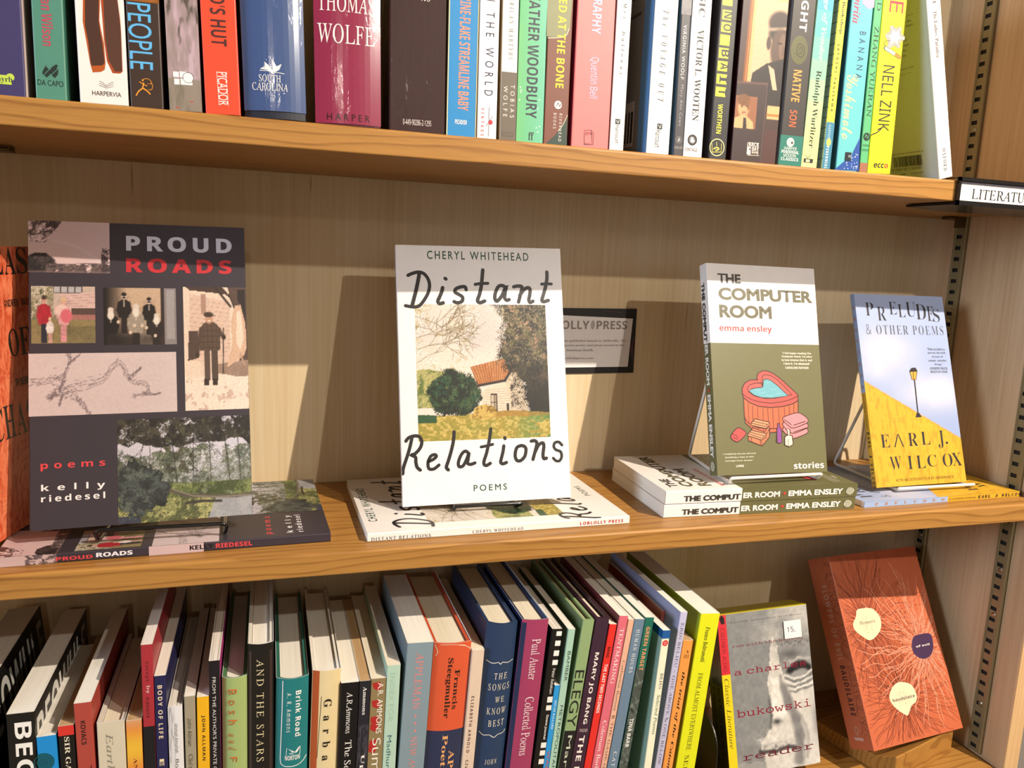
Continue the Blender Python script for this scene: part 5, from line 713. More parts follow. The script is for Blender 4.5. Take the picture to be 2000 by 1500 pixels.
ART_DR = [('t','f','CHERYL WHITEHEAD','gb:1.35','#2C5344',27.59,216.81,121.02,224.39,0),('t','f','POEMS','gb:1.4','#2C5344',62.51,9.97,92.74,15.6,0),('i','f',15.34,55.34,135.27,176.19,'p_farm',260,250),('l','f',[(10.26,201.73),(14.28,203.63),(19.74,204.82),(24.42,203.43),(27.92,198.7),(29.06,192.83),(27.54,186.2),(23.71,179.58),(19.95,175.17),(16.3,173.69),(11.27,174.02),(7.34,174.73)],3.01,'#221E20',1,0),('l','f',[(20.46,204.46),(19.17,197.84),(17.11,189.02),(15.09,181.7),(13.08,174.76)],3.36,'#221E20',1,0),('l','f',[(40.72,191.13),(39.64,187.06),(37.66,182.62),(36.08,178.93),(37.47,176.74),(40.8,177.5)],3.24,'#221E20',1,0),('l','f',[(43.2,199.51),(43.92,198.93)],3.08,'#221E20',1,0),('l','f',[(61.93,189.52),(60.9,192.11),(57.17,192.06),(52.65,190.16),(51.81,187.19),(55.45,185),(58.35,182.8),(57.85,179.1),(53.71,177.59),(50.64,178.67)],3.12,'#221E20',1,0),('l','f',[(77.82,207.67),(76.97,200.91),(75.95,193.41),(74.17,185.92),(72.08,179.94),(74.26,177.88),(78.46,179.4)],3.34,'#221E20',1,0),('l','f',[(70.34,194.46),(75.26,195.27),(82.07,195.58)],2.79,'#221E20',1,0),('l','f',[(99.06,191.43),(95.7,193.65),(91.85,192.85),(88.99,187.57),(88.03,182.31),(89.81,179.33),(93.77,183.11),(96.64,188.4),(98.73,192.94),(97.7,186.15),(97.18,182.39),(99.01,180.3),(101.33,180.92)],3.2,'#221E20',1,0),('l','f',[(106.02,192.65),(109.52,193.45),(113.37,193.11),(113.67,190.85),(111.87,184.78),(110.09,178.73)],3.21,'#221E20',1,0),('l','f',[(111.49,184.77),(115.57,190.11),(119.53,192.05),(121.4,190.18),(120.79,184.86),(119.86,181.07),(120.91,178.42),(123.68,179.58)],3.23,'#221E20',1,0),('l','f',[(138.16,206.8),(137.88,200.29),(135.94,191.86),(133.68,184.98),(132.31,180.4),(134.22,179.28),(138.43,180.45)],3.29,'#221E20',1,0),('l','f',[(132.56,195.48),(136.9,195.84),(142.02,195.76)],2.73,'#221E20',1,0),('l','f',[(4.33,56.28),(7.05,59.19),(12.37,60.51),(16.49,59.23),(18.1,54.64),(16.2,49.43),(11.92,45.09),(8.87,44.09),(12.21,42.07),(12.45,37.55),(13.46,33.38),(16.03,30.79)],2.96,'#221E20',1,0),('l','f',[(9.68,59.1),(7.97,52.01),(5.9,45.33),(3.46,38.69),(1.43,32.8),(0.93,28.35)],2.96,'#221E20',1,0),('l','f',[(23.44,37.83),(27.68,39.53),(30.44,42.06),(28.96,43.64),(25.48,42.27),(23.04,37.09),(23.64,31.79),(27.81,31.22),(32.49,34.41)],2.82,'#221E20',1,0),('l','f',[(46.73,62.74),(45.83,54.37),(43.19,44.57),(40.63,37.08),(38.94,32.23),(40.55,29.89)],3.04,'#221E20',1,0),('l','f',[(59.45,43.15),(56.41,45.56),(52.82,43.03),(49.89,36.68),(50.14,32.49),(53.64,32.71),(56.93,37.9),(59.47,43.91),(58.51,38.6),(57.99,34.81),(60.68,33.77),(64.47,34.9)],2.89,'#221E20',1,0),('l','f',[(79.89,64.31),(78.38,55.48),(75.58,44.03),(72.49,34.94),(74.35,32.17),(78.37,33.91)],2.95,'#221E20',1,0),('l','f',[(70.62,48.68),(75.38,49.42),(81.13,50.59)],2.58,'#221E20',1,0),('l','f',[(91.25,48.81),(90.25,43.43),(88.42,37.33),(87.9,34.27),(89.85,33.02),(93.08,34.04)],2.97,'#221E20',1,0),('l','f',[(92.34,56.14),(92.62,55.27)],2.97,'#221E20',1,0),('l','f',[(107.32,48.58),(103.21,46.8),(101.36,40.66),(102.38,35.96),(105.96,35.03),(110.15,38.74),(111.62,44.91),(110.12,47.7),(107.32,48.58)],3,'#221E20',1,0),('l','f',[(116.79,52.13),(120.07,52.4),(122,49.98),(120.08,43.01),(117.73,35.69)],3.02,'#221E20',1,0),('l','f',[(120.04,42.23),(123.57,48.35),(127.33,50.17),(128.44,47.38),(127.29,39.59),(127.95,36.04),(130.42,36.33)],3.02,'#221E20',1,0),('l','f',[(145.61,47.51),(142.59,50.39),(138.84,49.74),(137.86,46.23),(139.8,43.4),(143.86,41.67),(144.9,37.29),(142.66,33.45),(139.36,33.59),(136.83,36.06)],2.54,'#221E20',1,0),('t','s','DISTANT RELATIONS','s:1.15','#3A3634',0.66,226.13,3.57,178.1,1),('t','s','CHERYL WHITEHEAD','s:1.25','#4A4644',1.28,143.05,3.75,98.98,1),('t','s','LOBLOLLY PRESS','nb:1.2','#C23640',1.79,47.05,4.64,6.31,1)]
SIZE_DR = (7,229,152)
STANDING_DR = ((-0.05311,0.99856,-0.00758,-0.65873),(-0.96822,-0.04964,0.24513,0.06948),(0.2444,0.02036,0.96946,0.01029))
FLAT_DR = ((0,-0.0134,-0.99991,-0.4654),(0,0.99991,-0.0134,0.0191),(1,0,0,0))
ART_CR = [('r','f',0,0,123.5,125.6,'#6F6B45'),('r','s',0,0,12.5,125.6,'#6A6742'),('t','f','THE','gk','#403A30',11.66,184.07,37.28,193.39,0),('t','f','COMPUTER','gk','#625C42',11.59,167.48,119.31,179.75,0),('t','f','ROOM','gk','#625C42',11.6,150.12,70.4,162.91,0),('t','f','emma ensley','nb','#D8383E',10.69,135.46,69.38,143.36,0),('t','f','stories','nb','#F8F2EA',84.91,3.63,119.86,9.93,0),('t','f','"Laughing my ass off and','nb','#EFEADC',6.8,19.03,42.71,20.46,0),('t','f','shedding a tear at this','nb','#EFEADC',8.98,15.75,40.4,17.25,0),('t','f','teenage fever dream."','nb','#EFEADC',9.04,12.53,40.18,13.99,0),('t','f','LORG','nb','#EFEADC',20.68,7.28,28.87,9.36,0),('t','f','"I feel hyper reading The','nb','#EFEADC',79.76,115.29,113.35,117.74,0),('t','f',"Computer Room. I'm alive",'nb','#EFEADC',78.9,112.06,113.95,114.48,0),('t','f','to how intense that is, and','nb','#EFEADC',78.44,108.66,113.9,111.04,0),('t','f','I love it. I\'m obsessed."','nb','#EFEADC',80.49,105.29,111.91,107.58,0),('t','f','CAROLINE RAYNER','nb','#EFEADC',82.27,101.21,109.45,103.41,0),('p','f',[(32.86,73.02),(32.71,55.38),(33.3,48.92),(39.73,43.56),(50.43,39.86),(61.42,39.09),(75.43,40.05),(88.41,44.02),(92.85,51.16),(94.63,69.81),(71.16,77.69)],'#E06A48'),('l','f',[(32.86,73.02),(32.71,55.38),(33.3,48.92),(39.73,43.56),(50.43,39.86),(61.42,39.09),(75.43,40.05),(88.41,44.02),(92.85,51.16),(94.63,69.81),(71.16,77.69),(32.86,73.02)],1.09,'#4A3028',0,0),('l','f',[(37.61,67.7),(37.33,48.28)],0.63,'#4A3028',0,0),('l','f',[(42.44,65.31),(41.52,44.7)],0.63,'#4A3028',0,0),('l','f',[(47.98,64.09),(47.12,41.68)],0.63,'#4A3028',0,0),('l','f',[(53.77,63.16),(53.22,40.41)],0.63,'#4A3028',0,0),('l','f',[(59.27,62.53),(58.69,39.73)],0.64,'#4A3028',0,0),('l','f',[(64.82,62.49),(64.39,43.78)],0.64,'#4A3028',0,0),('l','f',[(71.31,62.44),(71.49,48.43)],0.64,'#4A3028',0,0),('l','f',[(78.19,63.29),(77.69,53.72)],0.65,'#4A3028',0,0),('l','f',[(83.94,64.75),(83.51,56.05)],0.65,'#4A3028',0,0),('l','f',[(89.25,66.52),(88.83,57.2)],0.65,'#4A3028',0,0),('l','f',[(32.35,55.09),(36.69,48.88),(45.27,44.65),(58.92,42.97),(72.87,43.36)],0.91,'#4A3028',1,0),('p','f',[(49.44,90.22),(49.16,93.2),(50.92,96.79),(55.23,98.91),(60.79,98.95),(67.61,96.6),(76.34,90.92),(84.34,84.31),(92.37,77.67),(94.68,75.24),(94.27,69.81),(88,66.83),(75.79,64.2),(61.76,63.4),(49.4,64.67),(39.36,68.28),(32.86,73.02),(31.82,77.74),(31.95,81.87),(35.17,87.2),(40.82,89.89),(45.65,90.32)],'#EA5650'),('l','f',[(49.44,90.22),(49.16,93.2),(50.92,96.79),(55.23,98.91),(60.79,98.95),(67.61,96.6),(76.34,90.92),(84.34,84.31),(92.37,77.67),(94.68,75.24),(94.27,69.81),(88,66.83),(75.79,64.2),(61.76,63.4),(49.4,64.67),(39.36,68.28),(32.86,73.02),(31.82,77.74),(31.95,81.87),(35.17,87.2),(40.82,89.89),(45.65,90.32),(49.44,90.22)],1.11,'#4A3028',0,0),('l','f',[(31.91,77.15),(36.31,73.6),(45.64,70.02),(56.54,68.07),(66.95,67.84),(81.14,69.86),(89.11,72.24),(94.41,74.52)],0.91,'#4A3028',1,0),('p','f',[(54.98,83.37),(53.72,87.25),(46.8,86.93),(40.52,85.44),(37.58,82.47),(38.71,78.92),(44.59,74.76),(56.82,72.05),(67.97,72.31),(78.63,74.08),(87.61,75.86),(81.32,81.89),(72.07,90.3),(64.66,94.48),(58.45,95.34),(55.2,93.53),(54.62,90.24)],'#E8605A'),('l','f',[(54.98,83.37),(53.72,87.25),(46.8,86.93),(40.52,85.44),(37.58,82.47),(38.71,78.92),(44.59,74.76),(56.82,72.05),(67.97,72.31),(78.63,74.08),(87.61,75.86),(81.32,81.89),(72.07,90.3),(64.66,94.48),(58.45,95.34),(55.2,93.53),(54.62,90.24),(54.98,83.37)],0.9,'#4A3028',0,0),('p','f',[(55,83.67),(55.94,87.26),(55.87,90.24),(59.55,91.15),(64.34,89.97),(71.68,84.89),(83.29,74.97),(75.07,73.49),(63.78,72.33),(52.73,72.96),(44.63,75.35),(39.41,79.21),(41.61,81.29),(47.88,82.59),(53.42,82.84)],'#6FAFBC'),('l','f',[(55,83.67),(55.94,87.26),(55.87,90.24),(59.55,91.15),(64.34,89.97),(71.68,84.89),(83.29,74.97),(75.07,73.49),(63.78,72.33),(52.73,72.96),(44.63,75.35),(39.41,79.21),(41.61,81.29),(47.88,82.59),(53.42,82.84),(55,83.67)],0.83,'#4A3028',0,0),('l','f',[(57.93,87.86),(59.98,87.38),(62.12,88.11)],0.52,'#8CC6CC',1,0),('l','f',[(63.72,81.29),(66.83,80.81),(70.03,81.53)],0.52,'#8CC6CC',1,0),('l','f',[(50.3,77.72),(53.72,77.24),(57.23,77.95)],0.52,'#8CC6CC',1,0),('l','f',[(69.71,77.1),(72.48,76.61),(75.35,77.33)],0.53,'#8CC6CC',1,0),('l','f',[(58.43,75.32),(62.22,74.84),(66.11,75.55)],0.52,'#8CC6CC',1,0),('l','f',[(47.71,80.1),(49.74,79.62),(51.86,80.33)],0.52,'#8CC6CC',1,0),('p','f',[(74.94,43.03),(75.66,43.65),(76.7,44.21),(78.13,44.76),(80.03,45.34),(82.7,46.08),(86.01,46.92),(89.39,47.6),(92.25,47.86),(94.42,47.55),(96.22,46.84),(97.76,45.93),(99.16,45.07),(100.46,44.26),(101.6,43.4),(102.53,42.53),(103.19,41.7),(103.62,40.91),(103.81,40.13),(103.73,39.39),(103.32,38.69),(102.63,38.09),(101.68,37.56),(100.34,37.01),(98.49,36.37),(95.77,35.47),(92.35,34.39),(88.93,33.46),(86.16,33.01),(84.32,33.17),(83,33.76),(81.9,34.59),(80.71,35.49),(79.26,36.52),(77.75,37.74),(76.4,38.97),(75.43,40.05),(74.84,40.92),(74.54,41.68),(74.56,42.37)],'#F08C92'),('l','f',[(74.94,43.03),(75.66,43.65),(76.7,44.21),(78.13,44.76),(80.03,45.34),(82.7,46.08),(86.01,46.92),(89.39,47.6),(92.25,47.86),(94.42,47.55),(96.22,46.84),(97.76,45.93),(99.16,45.07),(100.46,44.26),(101.6,43.4),(102.53,42.53),(103.19,41.7),(103.62,40.91),(103.81,40.13),(103.73,39.39),(103.32,38.69),(102.63,38.09),(101.68,37.56),(100.34,37.01),(98.49,36.37),(95.77,35.47),(92.35,34.39),(88.93,33.46),(86.16,33.01),(84.32,33.17),(83,33.76),(81.9,34.59),(80.71,35.49),(79.26,36.52),(77.75,37.74),(76.4,38.97),(75.43,40.05),(74.84,40.92),(74.54,41.68),(74.56,42.37),(74.94,43.03)],0.91,'#4A3028',0,0),('p','f',[(75.31,48.08),(76.03,48.7),(77.07,49.27),(78.5,49.82),(80.41,50.41),(83.08,51.15),(86.4,52),(89.78,52.69),(92.63,52.96),(94.81,52.65),(96.61,51.94),(98.15,51.04),(99.55,50.17),(100.86,49.37),(102,48.51),(102.92,47.64),(103.59,46.81),(104.01,46.02),(104.21,45.24),(104.12,44.5),(103.71,43.8),(103.03,43.19),(102.08,42.66),(100.74,42.11),(98.88,41.47),(96.16,40.55),(92.74,39.47),(89.31,38.53),(86.54,38.08),(84.69,38.23),(83.38,38.82),(82.28,39.65),(81.08,40.55),(79.64,41.58),(78.13,42.79),(76.78,44.02),(75.8,45.1),(75.21,45.97),(74.91,46.73),(74.93,47.42)],'#F08C92'),('l','f',[(75.31,48.08),(76.03,48.7),(77.07,49.27),(78.5,49.82),(80.41,50.41),(83.08,51.15),(86.4,52),(89.78,52.69),(92.63,52.96),(94.81,52.65),(96.61,51.94),(98.15,51.04),(99.55,50.17),(100.86,49.37),(102,48.51),(102.92,47.64),(103.59,46.81),(104.01,46.02),(104.21,45.24),(104.12,44.5),(103.71,43.8),(103.03,43.19),(102.08,42.66),(100.74,42.11),(98.88,41.47),(96.16,40.55),(92.74,39.47),(89.31,38.53),(86.54,38.08),(84.69,38.23),(83.38,38.82),(82.28,39.65),(81.08,40.55),(79.64,41.58),(78.13,42.79),(76.78,44.02),(75.8,45.1),(75.21,45.97),(74.91,46.73),(74.93,47.42),(75.31,48.08)],0.91,'#4A3028',0,0),('p','f',[(75.69,53.15),(76.4,53.77),(77.44,54.34),(78.88,54.9),(80.78,55.48),(83.46,56.23),(86.78,57.09),(90.16,57.79),(93.02,58.07),(95.2,57.76),(97,57.05),(98.54,56.15),(99.95,55.29),(101.25,54.48),(102.39,53.63),(103.32,52.76),(103.99,51.93),(104.41,51.14),(104.61,50.36),(104.52,49.61),(104.11,48.91),(103.43,48.31),(102.48,47.77),(101.13,47.22),(99.28,46.57),(96.55,45.65),(93.13,44.55),(89.7,43.61),(86.92,43.15),(85.07,43.3),(83.76,43.88),(82.65,44.71),(81.46,45.61),(80.01,46.64),(78.5,47.86),(77.15,49.08),(76.17,50.16),(75.58,51.03),(75.28,51.79),(75.3,52.48)],'#F08C92'),('l','f',[(75.69,53.15),(76.4,53.77),(77.44,54.34),(78.88,54.9),(80.78,55.48),(83.46,56.23),(86.78,57.09),(90.16,57.79),(93.02,58.07),(95.2,57.76),(97,57.05),(98.54,56.15),(99.95,55.29),(101.25,54.48),(102.39,53.63),(103.32,52.76),(103.99,51.93),(104.41,51.14),(104.61,50.36),(104.52,49.61),(104.11,48.91),(103.43,48.31),(102.48,47.77),(101.13,47.22),(99.28,46.57),(96.55,45.65),(93.13,44.55),(89.7,43.61),(86.92,43.15),(85.07,43.3),(83.76,43.88),(82.65,44.71),(81.46,45.61),(80.01,46.64),(78.5,47.86),(77.15,49.08),(76.17,50.16),(75.58,51.03),(75.28,51.79),(75.3,52.48),(75.69,53.15)],0.91,'#4A3028',0,0),('l','f',[(77.33,51.64),(84.7,46.47)],0.88,'#4A3028',0,0),('l','f',[(87.49,45.95),(101.29,49.55)],0.89,'#4A3028',0,0),('l','f',[(87.7,39.37),(101.87,43.1)],0.89,'#4A3028',0,0),('p','f',[(17.8,38.66),(19.03,40.01),(20.67,41.61),(22.4,43.09),(23.86,44.09),(24.92,44.47),(25.78,44.44),(26.59,44.15),(27.54,43.74),(28.78,43.18),(30.18,42.4),(31.48,41.55),(32.41,40.74),(32.95,40.02),(33.21,39.31),(33.19,38.58),(32.89,37.81),(32.24,36.98),(31.26,36.11),(30.11,35.23),(28.95,34.38),(27.76,33.5),(26.49,32.58),(25.22,31.78),(24.03,31.28),(22.96,31.12),(21.95,31.21),(20.99,31.5),(20.05,31.94),(19.03,32.57),(17.99,33.39),(17.1,34.31),(16.58,35.2),(16.44,36),(16.6,36.79),(17.05,37.65)],'#E8504E'),('l','f',[(17.8,38.66),(19.03,40.01),(20.67,41.61),(22.4,43.09),(23.86,44.09),(24.92,44.47),(25.78,44.44),(26.59,44.15),(27.54,43.74),(28.78,43.18),(30.18,42.4),(31.48,41.55),(32.41,40.74),(32.95,40.02),(33.21,39.31),(33.19,38.58),(32.89,37.81),(32.24,36.98),(31.26,36.11),(30.11,35.23),(28.95,34.38),(27.76,33.5),(26.49,32.58),(25.22,31.78),(24.03,31.28),(22.96,31.12),(21.95,31.21),(20.99,31.5),(20.05,31.94),(19.03,32.57),(17.99,33.39),(17.1,34.31),(16.58,35.2),(16.44,36),(16.6,36.79),(17.05,37.65),(17.8,38.66)],1.01,'#4A3028',0,0),('l','f',[(18.44,38.18),(22.4,37.12),(23.9,34.48),(21.85,33.94),(18.97,36.02)],0.78,'#4A3028',1,0),('p','f',[(40.8,44.13),(54.55,39.79),(56.14,42.72),(60.06,44.43),(59.05,35),(50.2,26.65),(35.55,31.92),(35.86,36.59)],'#E07A54'),('l','f',[(40.8,44.13),(54.55,39.79),(56.14,42.72),(60.06,44.43),(59.05,35),(50.2,26.65),(35.55,31.92),(35.86,36.59),(40.8,44.13)],0.89,'#4A3028',0,0),('p','f',[(44.11,52.61),(60.4,49.17),(59.84,46.21),(55.47,43.02),(39.25,46.5),(39.75,48.84)],'#F09A70'),('l','f',[(44.11,52.61),(60.4,49.17),(59.84,46.21),(55.47,43.02),(39.25,46.5),(39.75,48.84),(44.11,52.61)],0.89,'#4A3028',0,0),('p','f',[(39.28,41.8),(55.83,38.3),(55.26,35.07),(49.9,32.23),(34.85,36.61),(35.32,38.65)],'#F09A70'),('l','f',[(39.28,41.8),(55.83,38.3),(55.26,35.07),(49.9,32.23),(34.85,36.61),(35.32,38.65),(39.28,41.8)],0.89,'#4A3028',0,0),('l','f',[(39.73,48.55),(55.62,45.09),(60.01,48.58)],0.68,'#4A3028',0,0),('l','f',[(41.58,50.58),(57.82,46.95)],0.68,'#4A3028',0,0),('l','f',[(35.32,38.65),(50.71,33.98),(55.65,37.71)],0.68,'#4A3028',0,0),('l','f',[(37.46,40.08),(53.6,35.98)],0.68,'#4A3028',0,0),('l','f',[(49.9,32.23),(50.2,26.65)],0.69,'#4A3028',0,0),('l','f',[(38.46,34.79),(38.9,31.27)],0.68,'#4A3028',0,0),('l','f',[(48.53,32.26),(48.59,28.15)],0.69,'#4A3028',0,0),('l','f',[(55.81,38),(59.98,43.25)],0.69,'#4A3028',0,0),('p','f',[(67.92,42.54),(69.14,44.9),(69,47.87),(71.44,47.84),(71.23,44.87),(73.11,41.87),(72.9,29.41),(70.04,28.58),(66.98,29.53)],'#8E4A96'),('l','f',[(67.92,42.54),(69.14,44.9),(69,47.87),(71.44,47.84),(71.23,44.87),(73.11,41.87),(72.9,29.41),(70.04,28.58),(66.98,29.53),(67.92,42.54)],0.91,'#4A3028',0,0),('p','f',[(76.45,34.98),(80.44,36.69),(84.95,35.72),(85.38,27.37),(80.64,25.1),(75.87,26.98)],'#F2DCC4'),('l','f',[(76.45,34.98),(80.44,36.69),(84.95,35.72),(85.38,27.37),(80.64,25.1),(75.87,26.98),(76.45,34.98)],0.91,'#4A3028',0,0),('p','f',[(80.03,40.57),(77.99,41.49),(79.82,42.48),(82.6,42.02),(82.53,36.36),(79.72,36.4)],'#F2DCC4'),('l','f',[(80.03,40.57),(77.99,41.49),(79.82,42.48),(82.6,42.02),(82.53,36.36),(79.72,36.4),(80.03,40.57)],0.7,'#4A3028',0,0),('l','f',[(80.14,32.53),(80,26)],0.59,'#4A3028',0,0),('t','s','THE COMPUT','gk','#38342E',2.3,185,7.55,126.8,1),('t','s','ER ROOM','gk','#F5F1E8',2.99,124.47,8.54,85.65,1),('t','s','EMMA ENSLEY','gk','#F5F1E8',3.11,76.47,8.69,16.26,1),('o','s',6.06,80.68,1.3,1.5,'#CF4440',0),('o','s',5.79,8.35,3.6,4.4,'#E6E4D4',0),('l','s',[(2.79,3.35),(8.79,6.55)],0.45,'#6E6B46'),('l','s',[(1.39,11.75),(4.19,4.95)],0.45,'#6E6B46'),('l','s',[(2.79,5.05),(8.79,8.25)],0.45,'#6E6B46'),('l','s',[(2.89,11.75),(5.69,4.95)],0.45,'#6E6B46'),('l','s',[(2.79,6.75),(8.79,9.95)],0.45,'#6E6B46'),('l','s',[(4.39,11.75),(7.19,4.95)],0.45,'#6E6B46'),('l','s',[(2.79,8.45),(8.79,11.65)],0.45,'#6E6B46'),('l','s',[(5.89,11.75),(8.69,4.95)],0.45,'#6E6B46'),('l','s',[(2.79,10.15),(8.79,13.35)],0.45,'#6E6B46'),('l','s',[(7.39,11.75),(10.19,4.95)],0.45,'#6E6B46')]
SIZE_CR = (12.5,203,123.5)
STANDING_CR = ((0.00482,0.99995,0.00868,-0.36836),(-0.96455,0.00236,0.26387,0.04986),(0.26384,-0.00965,0.96452,0.031))
FLAT_CR = ((0,0.03899,-0.99924,-0.225),(0,0.99924,0.03899,0.019),(1,0,0,0))
ART_PL = [('i','f',0,0,122.5,203,'p_sky',110,190),('r','s',0,98,5.5,203,'#9FB6DC'),('r','s',0,0,5.5,98,'#D9A42A'),('t','f','P','sd','#2E2B30',12.78,179.75,23.74,193.88,0),('t','f','R','sd','#2E2B30',28.11,174.67,40.13,189.61,0),('t','f','E','sd','#2E2B30',44.91,181.59,55.11,195.41,0),('t','f','L','sd','#2E2B30',57.14,178.87,66.98,192.96,0),('t','f','U','sd','#2E2B30',68.18,179.57,81.62,195.57,0),('t','f','D','sd','#2E2B30',81.68,176.82,95.96,193.66,0),('t','f','E','sd','#2E2B30',97.29,175.34,107.04,191.65,0),('t','f','S','sd','#2E2B30',105.16,174.22,114.69,188.78,0),('t','f','& OTHER POEMS','sd:1.2','#56565E',10.49,159.64,117.47,170.38,0),('t','f','E','sd','#2E2B30',12.39,40.42,24.18,53.76,0),('t','f','Λ','sd','#2E2B30',29.49,40.24,42.79,53.87,0),('t','f','R','sd','#2E2B30',49.19,40.67,62.24,54.44,0),('t','f','L','sd','#2E2B30',67.03,41.43,78.96,55.11,0),('t','f','J','sd','#2E2B30',89.9,36.76,98.44,55.71,0),('t','f','.','sd','#2E2B30',99.96,41.19,103.56,43.47,0),('t','f','W','sd','#2E2B30',21.26,16.87,36.24,30.62,0),('t','f','I','sd','#2E2B30',44.8,16.92,51.31,30.46,0),('t','f','L','sd','#2E2B30',56.62,17.07,68.64,30.46,0),('t','f','C','sd','#2E2B30',71.63,18.02,84.2,30.53,0),('t','f','O','sd','#2E2B30',92.8,17.05,106.41,31.07,0),('t','f','X','sd','#2E2B30',106.18,17.63,119.34,31.28,0),('t','f','WITH AN INTRODUCTION BY ANDREW MACK','m','#6A5420',26.52,4.82,105.02,7.64,0),('t','f','"What we hold is a','sb','#5A5A66',90.58,142.64,115.84,145.49,0),('t','f','harvest, the yield','sb','#5A5A66',91.16,138.44,116.09,141.24,0),('t','f','of years of','sb','#5A5A66',96.21,134.24,112.12,136.99,0),('t','f','oceanic, attentive','sb','#5A5A66',90.73,130.05,116.27,132.76,0),('t','f','living."','sb','#5A5A66',98.65,125.83,110.69,128.53,0),('t','f','ANDREW MACK','sb','#5A5A66',90.93,121.67,116.44,124.29,0),('t','f','BEASTS OF CHASE','sb','#5A5A66',91.59,117.98,115.8,120.57,0),('p','f',[(62.45,120.59),(65.41,123.49),(71.11,123.96),(73.14,121.02),(73.53,119.55),(62.22,119.13)],'#2C2A30'),('p','f',[(62.84,119.12),(72.59,119.56),(69.92,110.81),(64.59,110.62)],'#E7A33A'),('l','f',[(67.2,119.1),(66.49,110.84)],0.85,'#2C2A30',0,0),('l','f',[(62.84,119.12),(64.59,110.62)],0.71,'#2C2A30',0,0),('l','f',[(72.59,119.56),(69.92,110.81)],0.71,'#2C2A30',0,0),('l','f',[(67.74,110.83),(66.75,73.91)],1.56,'#2C2A30',0,0),('p','f',[(65.09,75.15),(68.22,75.32),(71.55,70.91),(63.08,70.41)],'#2C2A30'),('t','s','P','sb','#C4854A',1.4,186,4.1,190,1),('t','s','R','sb','#C4854A',1.4,174,4.1,178,1),('t','s','E','sb','#C4854A',1.4,162,4.1,166,1),('t','s','L','sb','#C4854A',1.4,150,4.1,154,1),('t','s','U','sb','#C4854A',1.4,138,4.1,142,1),('t','s','D','sb','#C4854A',1.4,126,4.1,130,1),('t','s','E','sb','#C4854A',1.4,114,4.1,118,1),('t','s','S','sb','#C4854A',1.4,102,4.1,106,1),('t','s','& OTHER POEMS','sb','#8A7430',1.6,60,3.6,96,1),('t','s','E','nb','#2E2B30',1.2,54,4.4,57,1),('t','s','A','nb','#2E2B30',1.2,49.4,4.4,52.4,1),('t','s','R','nb','#2E2B30',1.2,44.8,4.4,47.8,1),('t','s','L','nb','#2E2B30',1.2,40.2,4.4,43.2,1),('t','s','J','nb','#2E2B30',1.2,31,4.4,34,1),('t','s','W','nb','#2E2B30',1.2,21.8,4.4,24.8,1),('t','s','I','nb','#2E2B30',1.2,17.2,4.4,20.2,1),('t','s','L','nb','#2E2B30',1.2,12.6,4.4,15.6,1),('t','s','C','nb','#2E2B30',1.2,8,4.4,11,1),('t','s','O','nb','#2E2B30',1.2,3.4,4.4,6.4,1),('t','s','X','nb','#2E2B30',1.2,-1.2,4.4,1.8,1)]
SIZE_PL = (5.5,203,122.5)
STANDING_PL = ((0.03812,0.99923,-0.00909,-0.17781),(-0.95248,0.03908,0.30208,0.04884),(0.3022,-0.00286,0.95324,0.00984))
FLAT_PL = ((0,-0.016,-0.99987,-0.0095),(0,0.99987,-0.016,0.023),(1,0,0,0))
ART_OR = [('i','f',0,0,140,212,'p_fur',130,190),('t','f','B','sb','#1A1412',72.74,191.21,87.19,211.31,0),('t','f','E','sb','#1A1412',88.79,191.21,103.23,211.31,0),('t','f','A','sb','#1A1412',104.84,191.21,119.28,211.31,0),('t','f','S','sb','#1A1412',120.88,191.21,135.33,211.31,0),('t','f','O','sb','#1A1412',99.48,130.06,112.84,151.02,0),('t','f','F','sb','#1A1412',114.32,130.06,127.68,151.02,0),('t','f','C','sb','#1A1412',68.79,70.83,82.07,95.6,0),('t','f','H','sb','#1A1412',83.55,70.83,96.83,95.6,0),('t','f','A','sb','#1A1412',98.31,70.83,111.59,95.6,0),('t','f','S','sb','#1A1412',113.07,70.83,126.35,95.6,0),('t','f','A','nb','#1A1412',99.2,167.32,102.1,172.78,0),('t','f','N','nb','#1A1412',102.42,167.32,105.32,172.78,0),('t','f','D','nb','#1A1412',105.64,167.32,108.54,172.78,0),('t','f','R','nb','#1A1412',108.87,167.32,111.77,172.78,0),('t','f','E','nb','#1A1412',112.09,167.32,114.99,172.78,0),('t','f','W','nb','#1A1412',115.31,167.32,118.21,172.78,0),('t','f','M','nb','#1A1412',121.75,167.32,124.65,172.78,0),('t','f','A','nb','#1A1412',124.98,167.32,127.88,172.78,0),('t','f','C','nb','#1A1412',128.2,167.32,131.1,172.78,0),('t','f','K','nb','#1A1412',131.42,167.32,134.32,172.78,0),('t','f','P','nb','#1A1412',102.93,107.66,106.72,113.33,0),('t','f','O','nb','#1A1412',107.14,107.66,110.93,113.33,0),('t','f','E','nb','#1A1412',111.35,107.66,115.14,113.33,0),('t','f','M','nb','#1A1412',115.56,107.66,119.35,113.33,0),('t','f','S','nb','#1A1412',119.77,107.66,123.56,113.33,0)]
SIZE_OR = (9,212,140)
STANDING_OR = ((0.96908,0.24192,-0.04849,-0.97872),(-0.24162,0.9703,0.01209,-0.01263),(0.04998,0,0.99875,0.00735))
